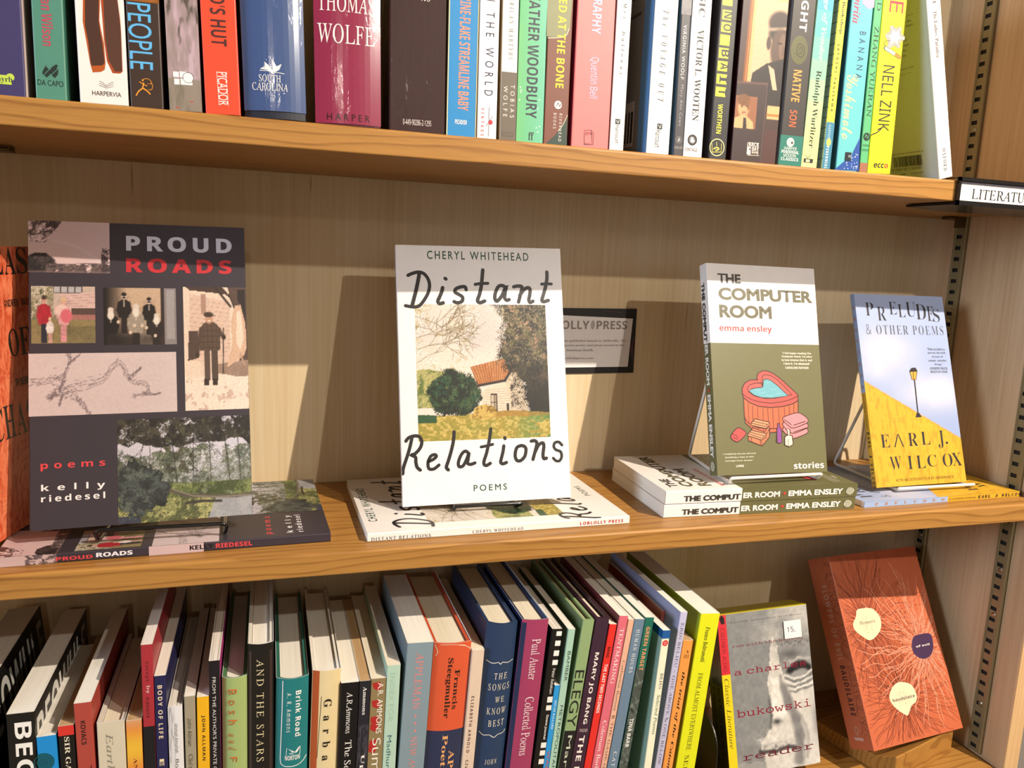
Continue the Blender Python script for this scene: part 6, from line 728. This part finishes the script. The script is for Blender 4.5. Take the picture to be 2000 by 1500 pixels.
ART_BK = [('i','f',10,0,108,166.5,'p_face',90,150),('r','f',0,0,10,166.5,'#E8D41E'),('r','f',0,104.95,10,166.5,'#D8303C'),('r','s',0,0,28,166.5,'#6E661E'),('r','s',0,104.95,28,166.5,'#6E2028'),('r','s',6,91.9,27,110.95,'#4A4A4C'),('t','s','RUN WITH THE HUNTED','s','#1E1A12',15,4,22,90,1),('t','s','Charles Bukowski','si','#1E1A12',6,10,11,88,1),('t','f','CAEDMON AUDIO','s','#6E1420',2.2,107.95,7,152.95,1),('t','f','Classic Literature','si','#5A5018',2.4,30,7.6,100.95,1),('p','f',[(2,163),(4,157),(8,157),(8,163),(5,168)],'#241214'),('t','f','"Lovable debauchery at its finest"','s','#2A2628',11.43,156.51,102.87,158.26,0),('t','f','-Midwest Record Recap','si','#2A2628',35.99,150.7,79.09,151.07,0),('t','f','run with the hunted','m','#7A1E30',14.45,131.35,99.92,134.34,0),('t','f','a charles','m','#8A1A34',14.72,102.63,101.04,109.16,0),('t','f','bukowski','m','#8A1A34',13.81,59.62,102.75,68.05,0),('t','f','reader','m','#6A1A2C',16.53,15.58,101.47,22.76,0)]  # spine face repeats the red and yellow darkened, its shade held in the colours
SIZE_BK = (28,166.5,108)
STANDING_BK = ((-0.04578,0.99859,-0.02703,-0.31303),(-0.96507,-0.03722,0.25932,0.0762),(0.25795,0.03796,0.96541,-0.30392))
ART_BD = [('p','f',[(22.98,141.86),(25.13,142.67),(27.77,142.83),(31.01,142.76),(35.06,142.64),(39.62,142.31),(43.64,141.65),(46.31,140.75),(48.3,139.55),(50.14,137.75),(52.14,135.25),(53.94,132.2),(54.9,128.86),(54.7,125.37),(53.63,121.7),(51.63,118.24),(48.5,115.28),(44.51,112.63),(40.55,110.56),(37.15,109.26),(33.9,108.58),(30.81,108.58),(28.25,109.36),(25.94,110.81),(23.29,112.8),(19.87,115.32),(16.19,118.31),(13.44,121.25),(12.31,123.77),(12.18,126.16),(12.85,128.53),(14.58,130.71),(17.09,132.79),(19.37,134.99),(20.61,137.44),(21.53,139.95)],'#EED9B4'),('p','f',[(97.77,103.13),(101.09,104.34),(105.04,104.82),(109.47,104.97),(114.58,105),(120.05,104.71),(124.32,103.82),(126.29,102.27),(126.89,100.16),(126.86,97.48),(126.45,94.11),(125.42,90.26),(123.69,86.7),(121.31,83.84),(118.29,81.39),(114.76,79.59),(110.76,78.65),(106.35,78.4),(102.13,78.96),(98.36,80.47),(94.9,82.76),(92.37,85.44),(91.27,88.31),(91.18,91.49),(91.82,94.68),(93.09,97.76),(95.08,100.77)],'#42284C'),('p','f',[(51.86,58.96),(54.74,59.85),(57.8,60.34),(61.47,60.16),(66.12,59.24),(71.28,57.66),(75.54,55.39),(78.03,52.24),(79.48,48.47),(80.07,44.93),(79.76,42.12),(78.58,39.64),(76.69,37.51),(73.94,36.14),(70.53,35.17),(67.31,33.74),(64.84,31.17),(62.64,28.17),(60.5,26.15),(58.73,25.76),(57.07,26.4),(54.67,27.97),(50.88,30.61),(46.42,34.12),(42.76,37.68),(40.65,40.84),(39.46,43.95),(39.19,46.91),(40.07,49.48),(41.88,51.82),(44.08,54),(46.37,55.93),(48.97,57.63)],'#EED9B4'),('t','f','flowers','n','#3A2438',22.66,125.87,45.89,129.4,0),('t','f','of evil','nb','#F2E4DA',98.01,91.64,119.86,93.91,0),('t','f','baudelaire','nb','#3A2438',43.04,41.96,77.05,45.4,0),('t','s','FLOWERS OF EVIL','n:1.3','#D8B4A4',12.5,91,19.5,172,1),('t','s','BAUDELAIRE','nb:1.2','#3A1A24',12.5,34,19.5,86,1),('t','s','NDP684','nb','#E8D8D0',10,9,22,12,0),('l','s',[(16,14),(13,18),(15,23),(18,20),(15,16)],0.6,'#C8A898')]
SIZE_BD = (33.2,203,137.5)
STANDING_BD = ((0.10916,0.99351,-0.03208,-0.16362),(-0.88298,0.11174,0.45591,0.05082),(0.45654,-0.02144,0.88945,-0.28636))

# ------------------------------------------------------------------ the case: back panel, side panels, shelves, rails
oak_edge = wood_mat('maple_board', '#B2803F', '#8A5A26', 'rings')
panel_v = wood_mat('maple_back_panel', '#EAD6B2', '#DAC096', 'v')
side_v = wood_mat('maple_side_panel', '#D8B68E', '#C29C74', 'v', streak=.4)
XL, XR = -1.062, 0.0
def struct(name, mb):
    o = mb.build(name); o['kind'] = 'structure'; return o
mb = MB(); mb.box((XL-.02, D, -.345), (XR+.02, D+.008, .70), panel_v); struct('wall_back', mb)
mb = MB(); prof = [(.003, -.345), (.003, .70), (D, .70), (D, -.345)]
mb.box((XR, .0022, -.345), (XR+.0195, D, .70), side_v); struct('wall_right', mb)
mb = MB(); mb.box((XR, .0002, -.345), (XR+.0195, .0022, .70), wood_mat('maple_edge_band', '#E6BE8A', '#D0A270', 'v', streak=.2)); struct('trim_1', mb)
mb = MB(); mb.box((XL-.0195, .001, -.345), (XL, D, .70), side_v); struct('wall_left', mb)
def shelf(z_top, label):
    r = .0022; c = [(math.sin(a), math.cos(a)) for a in np.linspace(0, math.pi/2, 5)]
    prof = [(D-.0012, z_top-TH), (D-.0012, z_top)]
    prof += [(r-r*math.sin(a), z_top-r+r*math.cos(a)) for a in np.linspace(0, math.pi/2, 6)]
    prof += [(r*.6-r*.6*math.cos(a), z_top-TH+r*.6-r*.6*math.sin(a)) for a in np.linspace(0, math.pi/2, 4)]
    mb = MB(); L = XR-.0050-(XL+.0008)
    mb.prism([(y, z-z_top) for y, z in prof], 0, L, oak_edge)
    return tag(mb.build('shelf', None, Matrix.Translation((XL+.0008, 0, z_top))), label, 'shelf', 'shelves of the bookcase')
shelf(GAP+TH, 'upper maple shelf carrying a full row of upright books')
shelf(0.0, 'middle maple shelf carrying the face-out display books')
shelf(LOW, 'lower maple shelf, mostly hidden beneath the leaning row of books')

rail_m = paint('#94845F', .36, 0, .35); slot_m = paint('#1B1712', .8); screw_m = paint('#B0A68C', .3, 0, .9)
def rail(yc, label):
    """slotted steel channel screwed to the right side panel, slots every 12.7 mm"""
    w = .0165; h = .004; x = XR-.0004; mb = MB()
    y0, y1 = yc-w/2, yc+w/2; zb, zt = -.305, .69; p = .0127
    sw, sh = .0036, .0022                      # half slot
    def Q(a, b, c, e, xx): mb.faces([(xx, a, c), (xx, a, e), (xx, b, e), (xx, b, c)], [(0, 1, 2, 3)], rail_m)
    xf = x-h+.0012
    z = zb
    while z+p <= zt:
        zc = z+p/2; ys = yc+.0012
        Q(y0+.003, y1-.003, z, zc-sh, xf); Q(y0+.003, y1-.003, zc+sh, z+p, xf)
        Q(y0+.003, ys-sw, zc-sh, zc+sh, xf); Q(ys+sw, y1-.003, zc-sh, zc+sh, xf)
        mb.faces([(xf+.0016, ys-sw, zc-sh), (xf+.0016, ys-sw, zc+sh), (xf+.0016, ys+sw, zc+sh), (xf+.0016, ys+sw, zc-sh)], [(0, 1, 2, 3)], slot_m)
        for a, b in (((ys-sw, zc-sh), (ys+sw, zc-sh)), ((ys+sw, zc-sh), (ys+sw, zc+sh)), ((ys+sw, zc+sh), (ys-sw, zc+sh)), ((ys-sw, zc+sh), (ys-sw, zc-sh))):
            mb.faces([(xf, *a), (xf, *b), (xf+.0016, *b), (xf+.0016, *a)], [(0, 1, 2, 3), (3, 2, 1, 0)][:1], slot_m)
        z += p
    for a, b in ((y0, y0+.003), (y1-.003, y1)):        # raised rolled lips
        pr = [(a, x), (a, x-h+.001), (a+.0008, x-h), (b-.0008, x-h), (b, x-h+.001), (b, x)]
        pts = [(q, y, zb) for y, q in pr]+[(q, y, z) for y, q in pr]; n = len(pr)
        mb.faces(pts, [(i, i+1, n+i+1, n+i) for i in range(n-1)]+[tuple(range(n)), tuple(range(n, 2*n))[::-1]], rail_m)
    mb.box((x-.0005, y0, zb), (x-.0002, y1, z), rail_m)
    root = thing('shelf_standard', label, 'shelf rail', Matrix.Identity(4), 'slotted steel rails on the side panel')
    mb.build('channel', root)
    for zs in (.6, .392, .1765, -.0235+.02, -.088, -.1406, -.247):
        s = MB(); n = 12; C = [(math.cos(2*math.pi*i/n), math.sin(2*math.pi*i/n)) for i in range(n)]
        s.faces([(xf-.0003, yc+.0028*a, zs+.0028*b) for a, b in C]+[(xf-.0012, yc+.0016*a, zs+.0016*b) for a, b in C], [(i, n+i, n+(i+1) % n, (i+1) % n) for i in range(n)]+[tuple(range(n, 2*n))[::-1]], screw_m)
        s.build('screw', root)
    return root
rail(.1473, 'rear slotted steel rail, in the back corner of the right side panel')
rail(.0365, 'front slotted steel rail on the right side panel, near the panel edge')
def clip(x, y, ztop, sgn, label):
    mb = MB(); m = paint('#6E5636', .4, 0, .7)
    mb.box((min(x, x+sgn*.022), y-.006, ztop-.0035), (max(x, x+sgn*.022), y+.006, ztop-.0002), m)
    mb.box((min(x, x+sgn*.003), y-.006, ztop-.012), (max(x, x+sgn*.003), y+.006, ztop-.0035), m)
    mb.tube([(x+sgn*.012, y-.0065, ztop-.002), (x+sgn*.021, y-.0065, ztop-.002), (x+sgn*.023, y-.003, ztop-.0024)], .0012, m, 8)
    return tag(mb.build('shelf_clip'), label, 'shelf clip', 'steel clips under the upper shelf')
clip(-.0050, .1473, GAP, -1, 'small brown steel clip under the upper shelf at the rear rail')
def left_clip():
    mb = MB(); m = paint('#6E5636', .4, 0, .7); z = GAP
    mb.box((XL+.0005, .122, z-.0045), (-.955, .136, z-.0002), m); mb.tube([(-.978, .1215, z-.003), (-.957, .1215, z-.003), (-.9545, .126, z-.003)], .0014, m, 8)
    mb.box((XL+.0005, .122, z-.02), (XL+.003, .136, z-.0045), m)
    tag(mb.build('shelf_clip'), 'brown steel clip under the left end of the upper shelf', 'shelf clip', 'steel clips under the upper shelf')
left_clip()

# ------------------------------------------------------------------ the two rows of upright books
def place(rows, group):
    for label, kind, col, T, H, B, o, lean, opts, art in rows:
        M = Matrix.Translation(o) @ Matrix.Rotation(lean, 4, 'Y')
        make_book(label, kind, col, T, H, B, M, opts, art, group)
place(UPPER_BOOKS, 'upright books on the upper shelf')
place(LOWER_BOOKS, 'upright books on the lower shelf')

# ------------------------------------------------------------------ face-out displays on the middle shelf
GD = 'display copies on the middle shelf'
def lift(m, z): M = M34(m); M.translation.z += z; return M
pr = make_book('charcoal paperback with a collage of old photographs, standing face out at left', 'p', '#3A333C', *SIZE_PR, M34(STANDING_PR), {}, ART_PR, GD)
dup(pr, lift(FLAT_PR, .0002), 'charcoal photo-collage paperback lying flat under its standing copy')
dr = make_book('white paperback with a farmhouse photograph, standing face out in the middle', 'p', '#F3ECE6', *SIZE_DR, M34(STANDING_DR), {}, ART_DR, GD)
dup(dr, lift(FLAT_DR, .0002), 'white farmhouse-cover paperback lying flat under its standing copy')
cr = make_book('olive and white paperback with a heart-shaped tub drawing, standing face out', 'p', '#F4EEE8', *SIZE_CR, M34(STANDING_CR), {}, ART_CR, GD)
dup(cr, lift(FLAT_CR, .0002), 'olive and white paperback lying flat, bottom of the stack of two')
m = M34(FLAT_CR); m.translation += Vector((.0006, -.0006, .0130))
dup(cr, m, 'olive and white paperback lying flat, on top of the stack of two')
pl = make_book('blue and yellow paperback with a street lamp on a hill, standing face out', 'p', '#C9D2E6', *SIZE_PL, M34(STANDING_PL), {}, ART_PL, GD)
dup(pl, lift(FLAT_PL, .0002), 'blue and yellow street-lamp paperback lying flat by the right side panel')
make_book('orange fur-covered paperback at the left edge, turned towards the right', 'p', '#D8482A', *SIZE_OR, M34(STANDING_OR), {'side': '#E4572C'}, ART_OR, GD)

def bend(pts, r, n=5, closed=True):
    """round the corners of a wire path"""
    P = [Vector(p) for p in pts]; out = []; N = len(P)
    for i in range(N):
        a, b, c = P[i-1], P[i], P[(i+1) % N]
        ra = min(r, (a-b).length*.45, (c-b).length*.45); s = b+(a-b).normalized()*ra; e = b+(c-b).normalized()*ra
        for k in range(n+1):
            t = k/n; out.append((1-t)**2*s+2*t*(1-t)*b+t*t*e)
    return out
def easel(label, lip, base, top, yf, zl, zb, yb, ys, zs, col, rough):
    """one bent wire: front lip, two feet running back, prop rising to rest against the back of the book"""
    r = .0016; z = zb+r+.0002
    pts = [(lip[0], yf, zl), (lip[1], yf, zl), (lip[1]-.002, yf+.004, z), (base[1], yb, z), (top[1], ys, zs), (top[0], ys, zs), (base[0], yb, z), (lip[0]+.002, yf+.004, z)]
    mb = MB(); mb.tube(bend(pts, .006), r, paint(col, rough, .5), 10, True)
    return tag(mb.build('book_easel'), label, 'book easel', 'wire easels holding display books')
easel('black wire easel holding up the charcoal photo-collage paperback', (-.890, -.799), (-.884, -.805), (-.890, -.799), .0268, .0186, .0076, .145, .0790, .125, '#0C0B0C', .25)
easel('black wire easel holding up the white farmhouse paperback', (-.616, -.554), (-.612, -.558), (-.616, -.554), .0540, .0126, .0074, .156, .1012, .125, '#0C0B0C', .25)
easel('white wire easel holding up the olive heart-tub paperback', (-.358, -.256), (-.341, -.272), (-.357, -.256), .0315, .0330, .0259, .137, .0840, .125, '#E9E4DA', .3)
easel('white wire easel holding up the blue and yellow street-lamp paperback', (-.153, -.053), (-.143, -.063), (-.153, -.053), .0400, .0106, .0060, .149, .0895, .115, '#E9E4DA', .3)
easel('black wire easel under the shrink-wrapped grey box on the lower shelf', (-.295, -.225), (-.300, -.215), (-.295, -.225), .0350, LOW+.010, LOW+.0002, .145, .1160, LOW+.125, '#0C0B0C', .3)

# publisher card pinned to the back panel
def wall_card():
    M = Matrix.Translation((-.5195, D-.0016, .1075)) @ Matrix.Rotation(math.radians(-.6), 4, 'Y')
    root = thing('wall_card', 'black-bordered publisher notice card on the back panel, behind the farmhouse book', 'card', M)
    w, h = .1315, .0695; mb = MB(); blk = paint('#1A1718', .5); mb.box((0, 0, 0), (w, .0010, h), blk)
    for k in range(9): mb.tube([(w-.006+.0006*k, -.0001, .030+.001*k), (w-.003, -.0001, .018+.0022*k), (w-.0008, -.0001, .012+.003*k)], .00012, paint('#8A5A66', .5), 4)
    mb.tube([(w*.70, -.0001, h-.0042), (w*.72, -.0001, h-.002), (w*.86, -.0001, h-.0045)], .00015, paint('#8A5A66', .5), 4)
    mb.build('backing', root)
    mb = MB(); wh = paint('#F0EBEC', .5); P = [(.004, .0065), (w-.0075, .0068), (w-.0045, h-.0105), (.004, h-.006)]
    mb.faces([(x, -.0006, z) for x, z in P]+[(x, 0, z) for x, z in P], [(0, 1, 2, 3), (0, 4, 5, 1), (1, 5, 6, 2), (2, 6, 7, 3), (3, 7, 4, 0)], wh)
    def tx(s, font, col, x0, z0, x1, z1):
        g, f = glyphs(s, font); mb.faces([(x0+a*(x1-x0), -.0008, z0+b*(z1-z0)) for a, b in g], f, paint(col, .5))
    tx('LOBLOLLY', 'nb', '#8E8686', .014, .0475, .0765, .0565); tx('PRESS', 'nb', '#8E8686', .0850, .0475, .1205, .0565)
    n = 14; mb.faces([(.0807+.0022*math.cos(2*math.pi*i/n), -.0008, .052+.0048*math.sin(2*math.pi*i/n)) for i in range(n)], [tuple(range(n))], paint('#B4ACAC', .5))
    tx('is an independent publisher based in Asheville, NC', 's', '#2E2A2C', .018, .0335, .121, .0365); tx('promoting contemporary poetry and prose rooted in the', 's', '#2E2A2C', .014, .0287, .1185, .0317)
    tx('American South.', 's', '#2E2A2C', .051, .0240, .083, .0268); tx('Loblollypress.com', 's', '#2E2A2C', .048, .0150, .0835, .0178)
    mb.build('printed_notice', root)
wall_card()

# shelf label clipped to the upper shelf
def sign_holder():
    x0, x1 = -.1712, -.0015; zb, zt = GAP-.0035, GAP+TH+.0028; blk = paint('#100E10', .25, .3)
    root = thing('shelf_sign', 'black plastic sign holder clipped on the right end of the upper shelf edge', 'sign', Matrix.Identity(4))
    mb = MB(); y = -.0006
    mb.box((x0, y-.0012, zb), (x1, y, zt), blk)                                 # back plate
    for a, b in (((x0, zb), (x1, zb+.0042)), ((x0, zt-.0034), (x1, zt)), ((x0, zb), (x0+.0024, zt)), ((x1-.0024, zb), (x1, zt))):
        mb.box((a[0], y-.0034, a[1]), (b[0], y-.0012, b[1]), blk)
    mb.box((x0, y-.0030, zt-.0052), (x1, y-.0012, zt-.0042), paint('#4A4A58', .2, .5))
    mb.box((x0, y-.0012, zt-.001), (x1, .012, zt), blk)                        # top lip
    P = [(x0, y), (x1-.005, y), (x1-.005, .070), (x0+.05, .070), (x0-.004, .052)]          # flange under the shelf
    z = GAP-.0030; n = len(P); mb.faces([(a, b, z) for a, b in P]+[(a, b, z+.0022) for a, b in P], [(i, (i+1) % n, n+(i+1) % n, n+i) for i in range(n)]+[tuple(range(n))[::-1], tuple(range(n, 2*n))], blk)
    mb.build('frame', root)
    mb = MB(); wh = paint('#F7F4F2', .4); mb.box((x0+.0024, y-.0018, zb+.0042), (x1-.0024, y-.0013, zt-.0052), wh)
    g, f = glyphs('LITERATURE', 's'); mb.faces([(-.1540+a*.0800, y-.0020, zb+.0064+b*.0092) for a, b in g], f, paint('#141214', .5))
    mb.build('card', root)
sign_holder()

# ------------------------------------------------------------------ right end of the lower shelf
def audiobook():
    T, H, B = (v*.001 for v in SIZE_BK); M = M34(STANDING_BK)
    root = thing('audiobook_case', 'shrink-wrapped grey box with a close-up face, leaning beside the lime yellow book', 'audiobook', M)
    mb = MB(); mb.box((0, 0, 0), (T, B, H), paint('#C9C6C2', .25, .6)); mb.box((.0, 0.0, H), (T, B, H+.0006), paint('#D8C81E', .25, .6))
    Printer(mb, T, H, B, 0, .22, .6).put(ART_BK); mb.build('box', root)
    mb = MB(); a = (.075, .1505, .0285); mb.box((T+.0010, .0775, .1335), (T+.0013, .0985, .1520), paint('#F3F0F0', .5))
    g, f = glyphs('15.', 'si'); mb.faces([(T+.0014, .081+p*.010, .1400+q*.0055) for p, q in g], f, paint('#3A3A44', .5)); mb.build('price_sticker', root)
audiobook()

bd = make_book('terracotta paperback with rayed flower shapes, tilted back on a wooden block', 'p', '#C4643F', *SIZE_BD, M34(STANDING_BD), {'side': '#C4643F'}, [], 'face-out books at the right end of the lower shelf')
def rays():
    """hand-drawn wavering rays round the three centres"""
    R = random.Random(7); W, H = SIZE_BD[2], SIZE_BD[1]; dark, pale = [], []
    def fan(out, cx, cy, r0, n, lmin, lmax, col, w, a0=0, a1=2*math.pi):
        for i in range(n):
            a = a0+(a1-a0)*(i+R.uniform(-.4, .4))/n; L = R.uniform(lmin, lmax); x = cx+r0*math.cos(a); y = cy+r0*1.15*math.sin(a); p = []; b = a; ph = R.uniform(0, 6)
            for k in range(9):
                if not (.6 < x < W-.6 and .6 < y < H-.6): break
                p.append((round(x, 2), round(y, 2))); b += R.uniform(-.10, .10); q = b+.28*math.sin(k*1.5+ph); x += L/8*math.cos(q); y += L/8*math.sin(q)
            if len(p) > 2: out.append(('l', 'f', p, w, col))
    fan(dark, 33.5, 126, 11, 120, 48, 95, '#7A3424', .38); fan(dark, 59, 44, 12, 130, 44, 90, '#7A3424', .38)
    fan(dark, 33.5, 126, 13, 50, 20, 40, '#8A3E2A', .32); fan(dark, 59, 44, 13, 50, 20, 40, '#8A3E2A', .32)
    fan(pale, 108, 91.5, 10, 100, 44, 92, '#EDA487', .52); fan(pale, 108, 91.5, 10, 44, 16, 36, '#EDA487', .42)
    for cx, cy, r, col in ((33.5, 126, 11.5, '#F4E6CC'), (59.3, 43.8, 11.5, '#F4E6CC'), (108.4, 91.5, 9.4, '#5E4478')):
        for i in range(64):
            a = 2*math.pi*i/64; q = r*R.uniform(1.0, 1.2); pale.append(('l', 'f', [(round(cx+r*.8*math.cos(a), 2), round(cy+r*.95*math.sin(a), 2)), (round(cx+q*math.cos(a), 2), round(cy+q*1.15*math.sin(a), 2))], .5, col))
    return dark, pale
def finish_bd():
    old = [c for c in bd.children if c.name.startswith('cover')][0]; bpy.data.objects.remove(old)
    T, H, B = (v*.001 for v in SIZE_BD); mb = MB(); wrap_mesh(mb, T, H, B, .0004, 0, paint('#C4643F'), inner=paint('#EDE6DA', .7))
    P = Printer(mb, T, H, B, 0, .45, 0)
    R = random.Random(3); dots = []
    for cx, cy in ((33.5, 126), (59.3, 43.8)):
        for _ in range(70):
            a = R.uniform(0, 6.28); r = 9.5*math.sqrt(R.random()); dots.append(('o', 'f', cx+r*math.cos(a), cy+r*1.1*math.sin(a), .28, .28, '#9A6A58', 0))
    spine_rays = [('l', 's', [(T*1000-.2, v), (T*1000-R.uniform(4, 9), v+R.uniform(-5, 5)), (T*1000-R.uniform(9, 14), v+R.uniform(-9, 9))], .3, '#6E2E20') for v in range(14, 196, 3)]
    n = [i for i, t in enumerate(ART_BD) if t[0] == 't'][0]
    dark, pale = rays(); P.step = 0
    for k, a in enumerate((dark+spine_rays, pale, ART_BD[:n], dots, ART_BD[n:])): P.n = 1+2*k; P.put(a)
    mb.build('cover', bd)
finish_bd()

def display_block():
    m = wood_mat('maple_block', '#B8833F', '#8E5E28', 'b'); mb = MB()
    w, d, hb = .109, .100, .016
    # side profile: low lip in front, ledge sloping down to the back
    prof = [(0, 0), (0, .0302), (.0015, .0298), (.0235, .0176), (.060, .0176), (d, .0160), (d, 0)]
    mb.prism([(y, z) for y, z in prof], 0, w, m)
    M = Matrix.Translation((-.136, .0146, LOW+.0002)) @ Matrix.Rotation(math.radians(14.4), 4, 'Z')
    o = mb.build('display_block', None, M)
    bv = o.modifiers.new('soft_edges', 'BEVEL'); bv.width = .0012; bv.segments = 2; bv.limit_method = 'ANGLE'
    tag(o, 'light wooden wedge block under the terracotta flower book', 'display block')
display_block()

def bookend():
    mb = MB(); m = paint('#151314', .4); x = -.3395; t = .0014
    n = 14; z0 = LOW+.0004; top = .078; y0, y1 = .040, .150; r = .03
    prof = [(y0, z0)]+[(y0+r-r*math.cos(a), z0+top-r+r*math.sin(a)) for a in np.linspace(0, math.pi/2, n)]+[(y1-r+r*math.sin(a), z0+top-r+r*math.cos(a)) for a in np.linspace(0, math.pi/2, n)]+[(y1, z0)]
    mb.prism(prof, x, x+t, m)
    mb.box((x, y0, z0), (x+.021, y1, z0+.0010), m)
    tag(mb.build('bookend'), 'black steel bookend holding the right end of the lower row', 'bookend')
bookend()
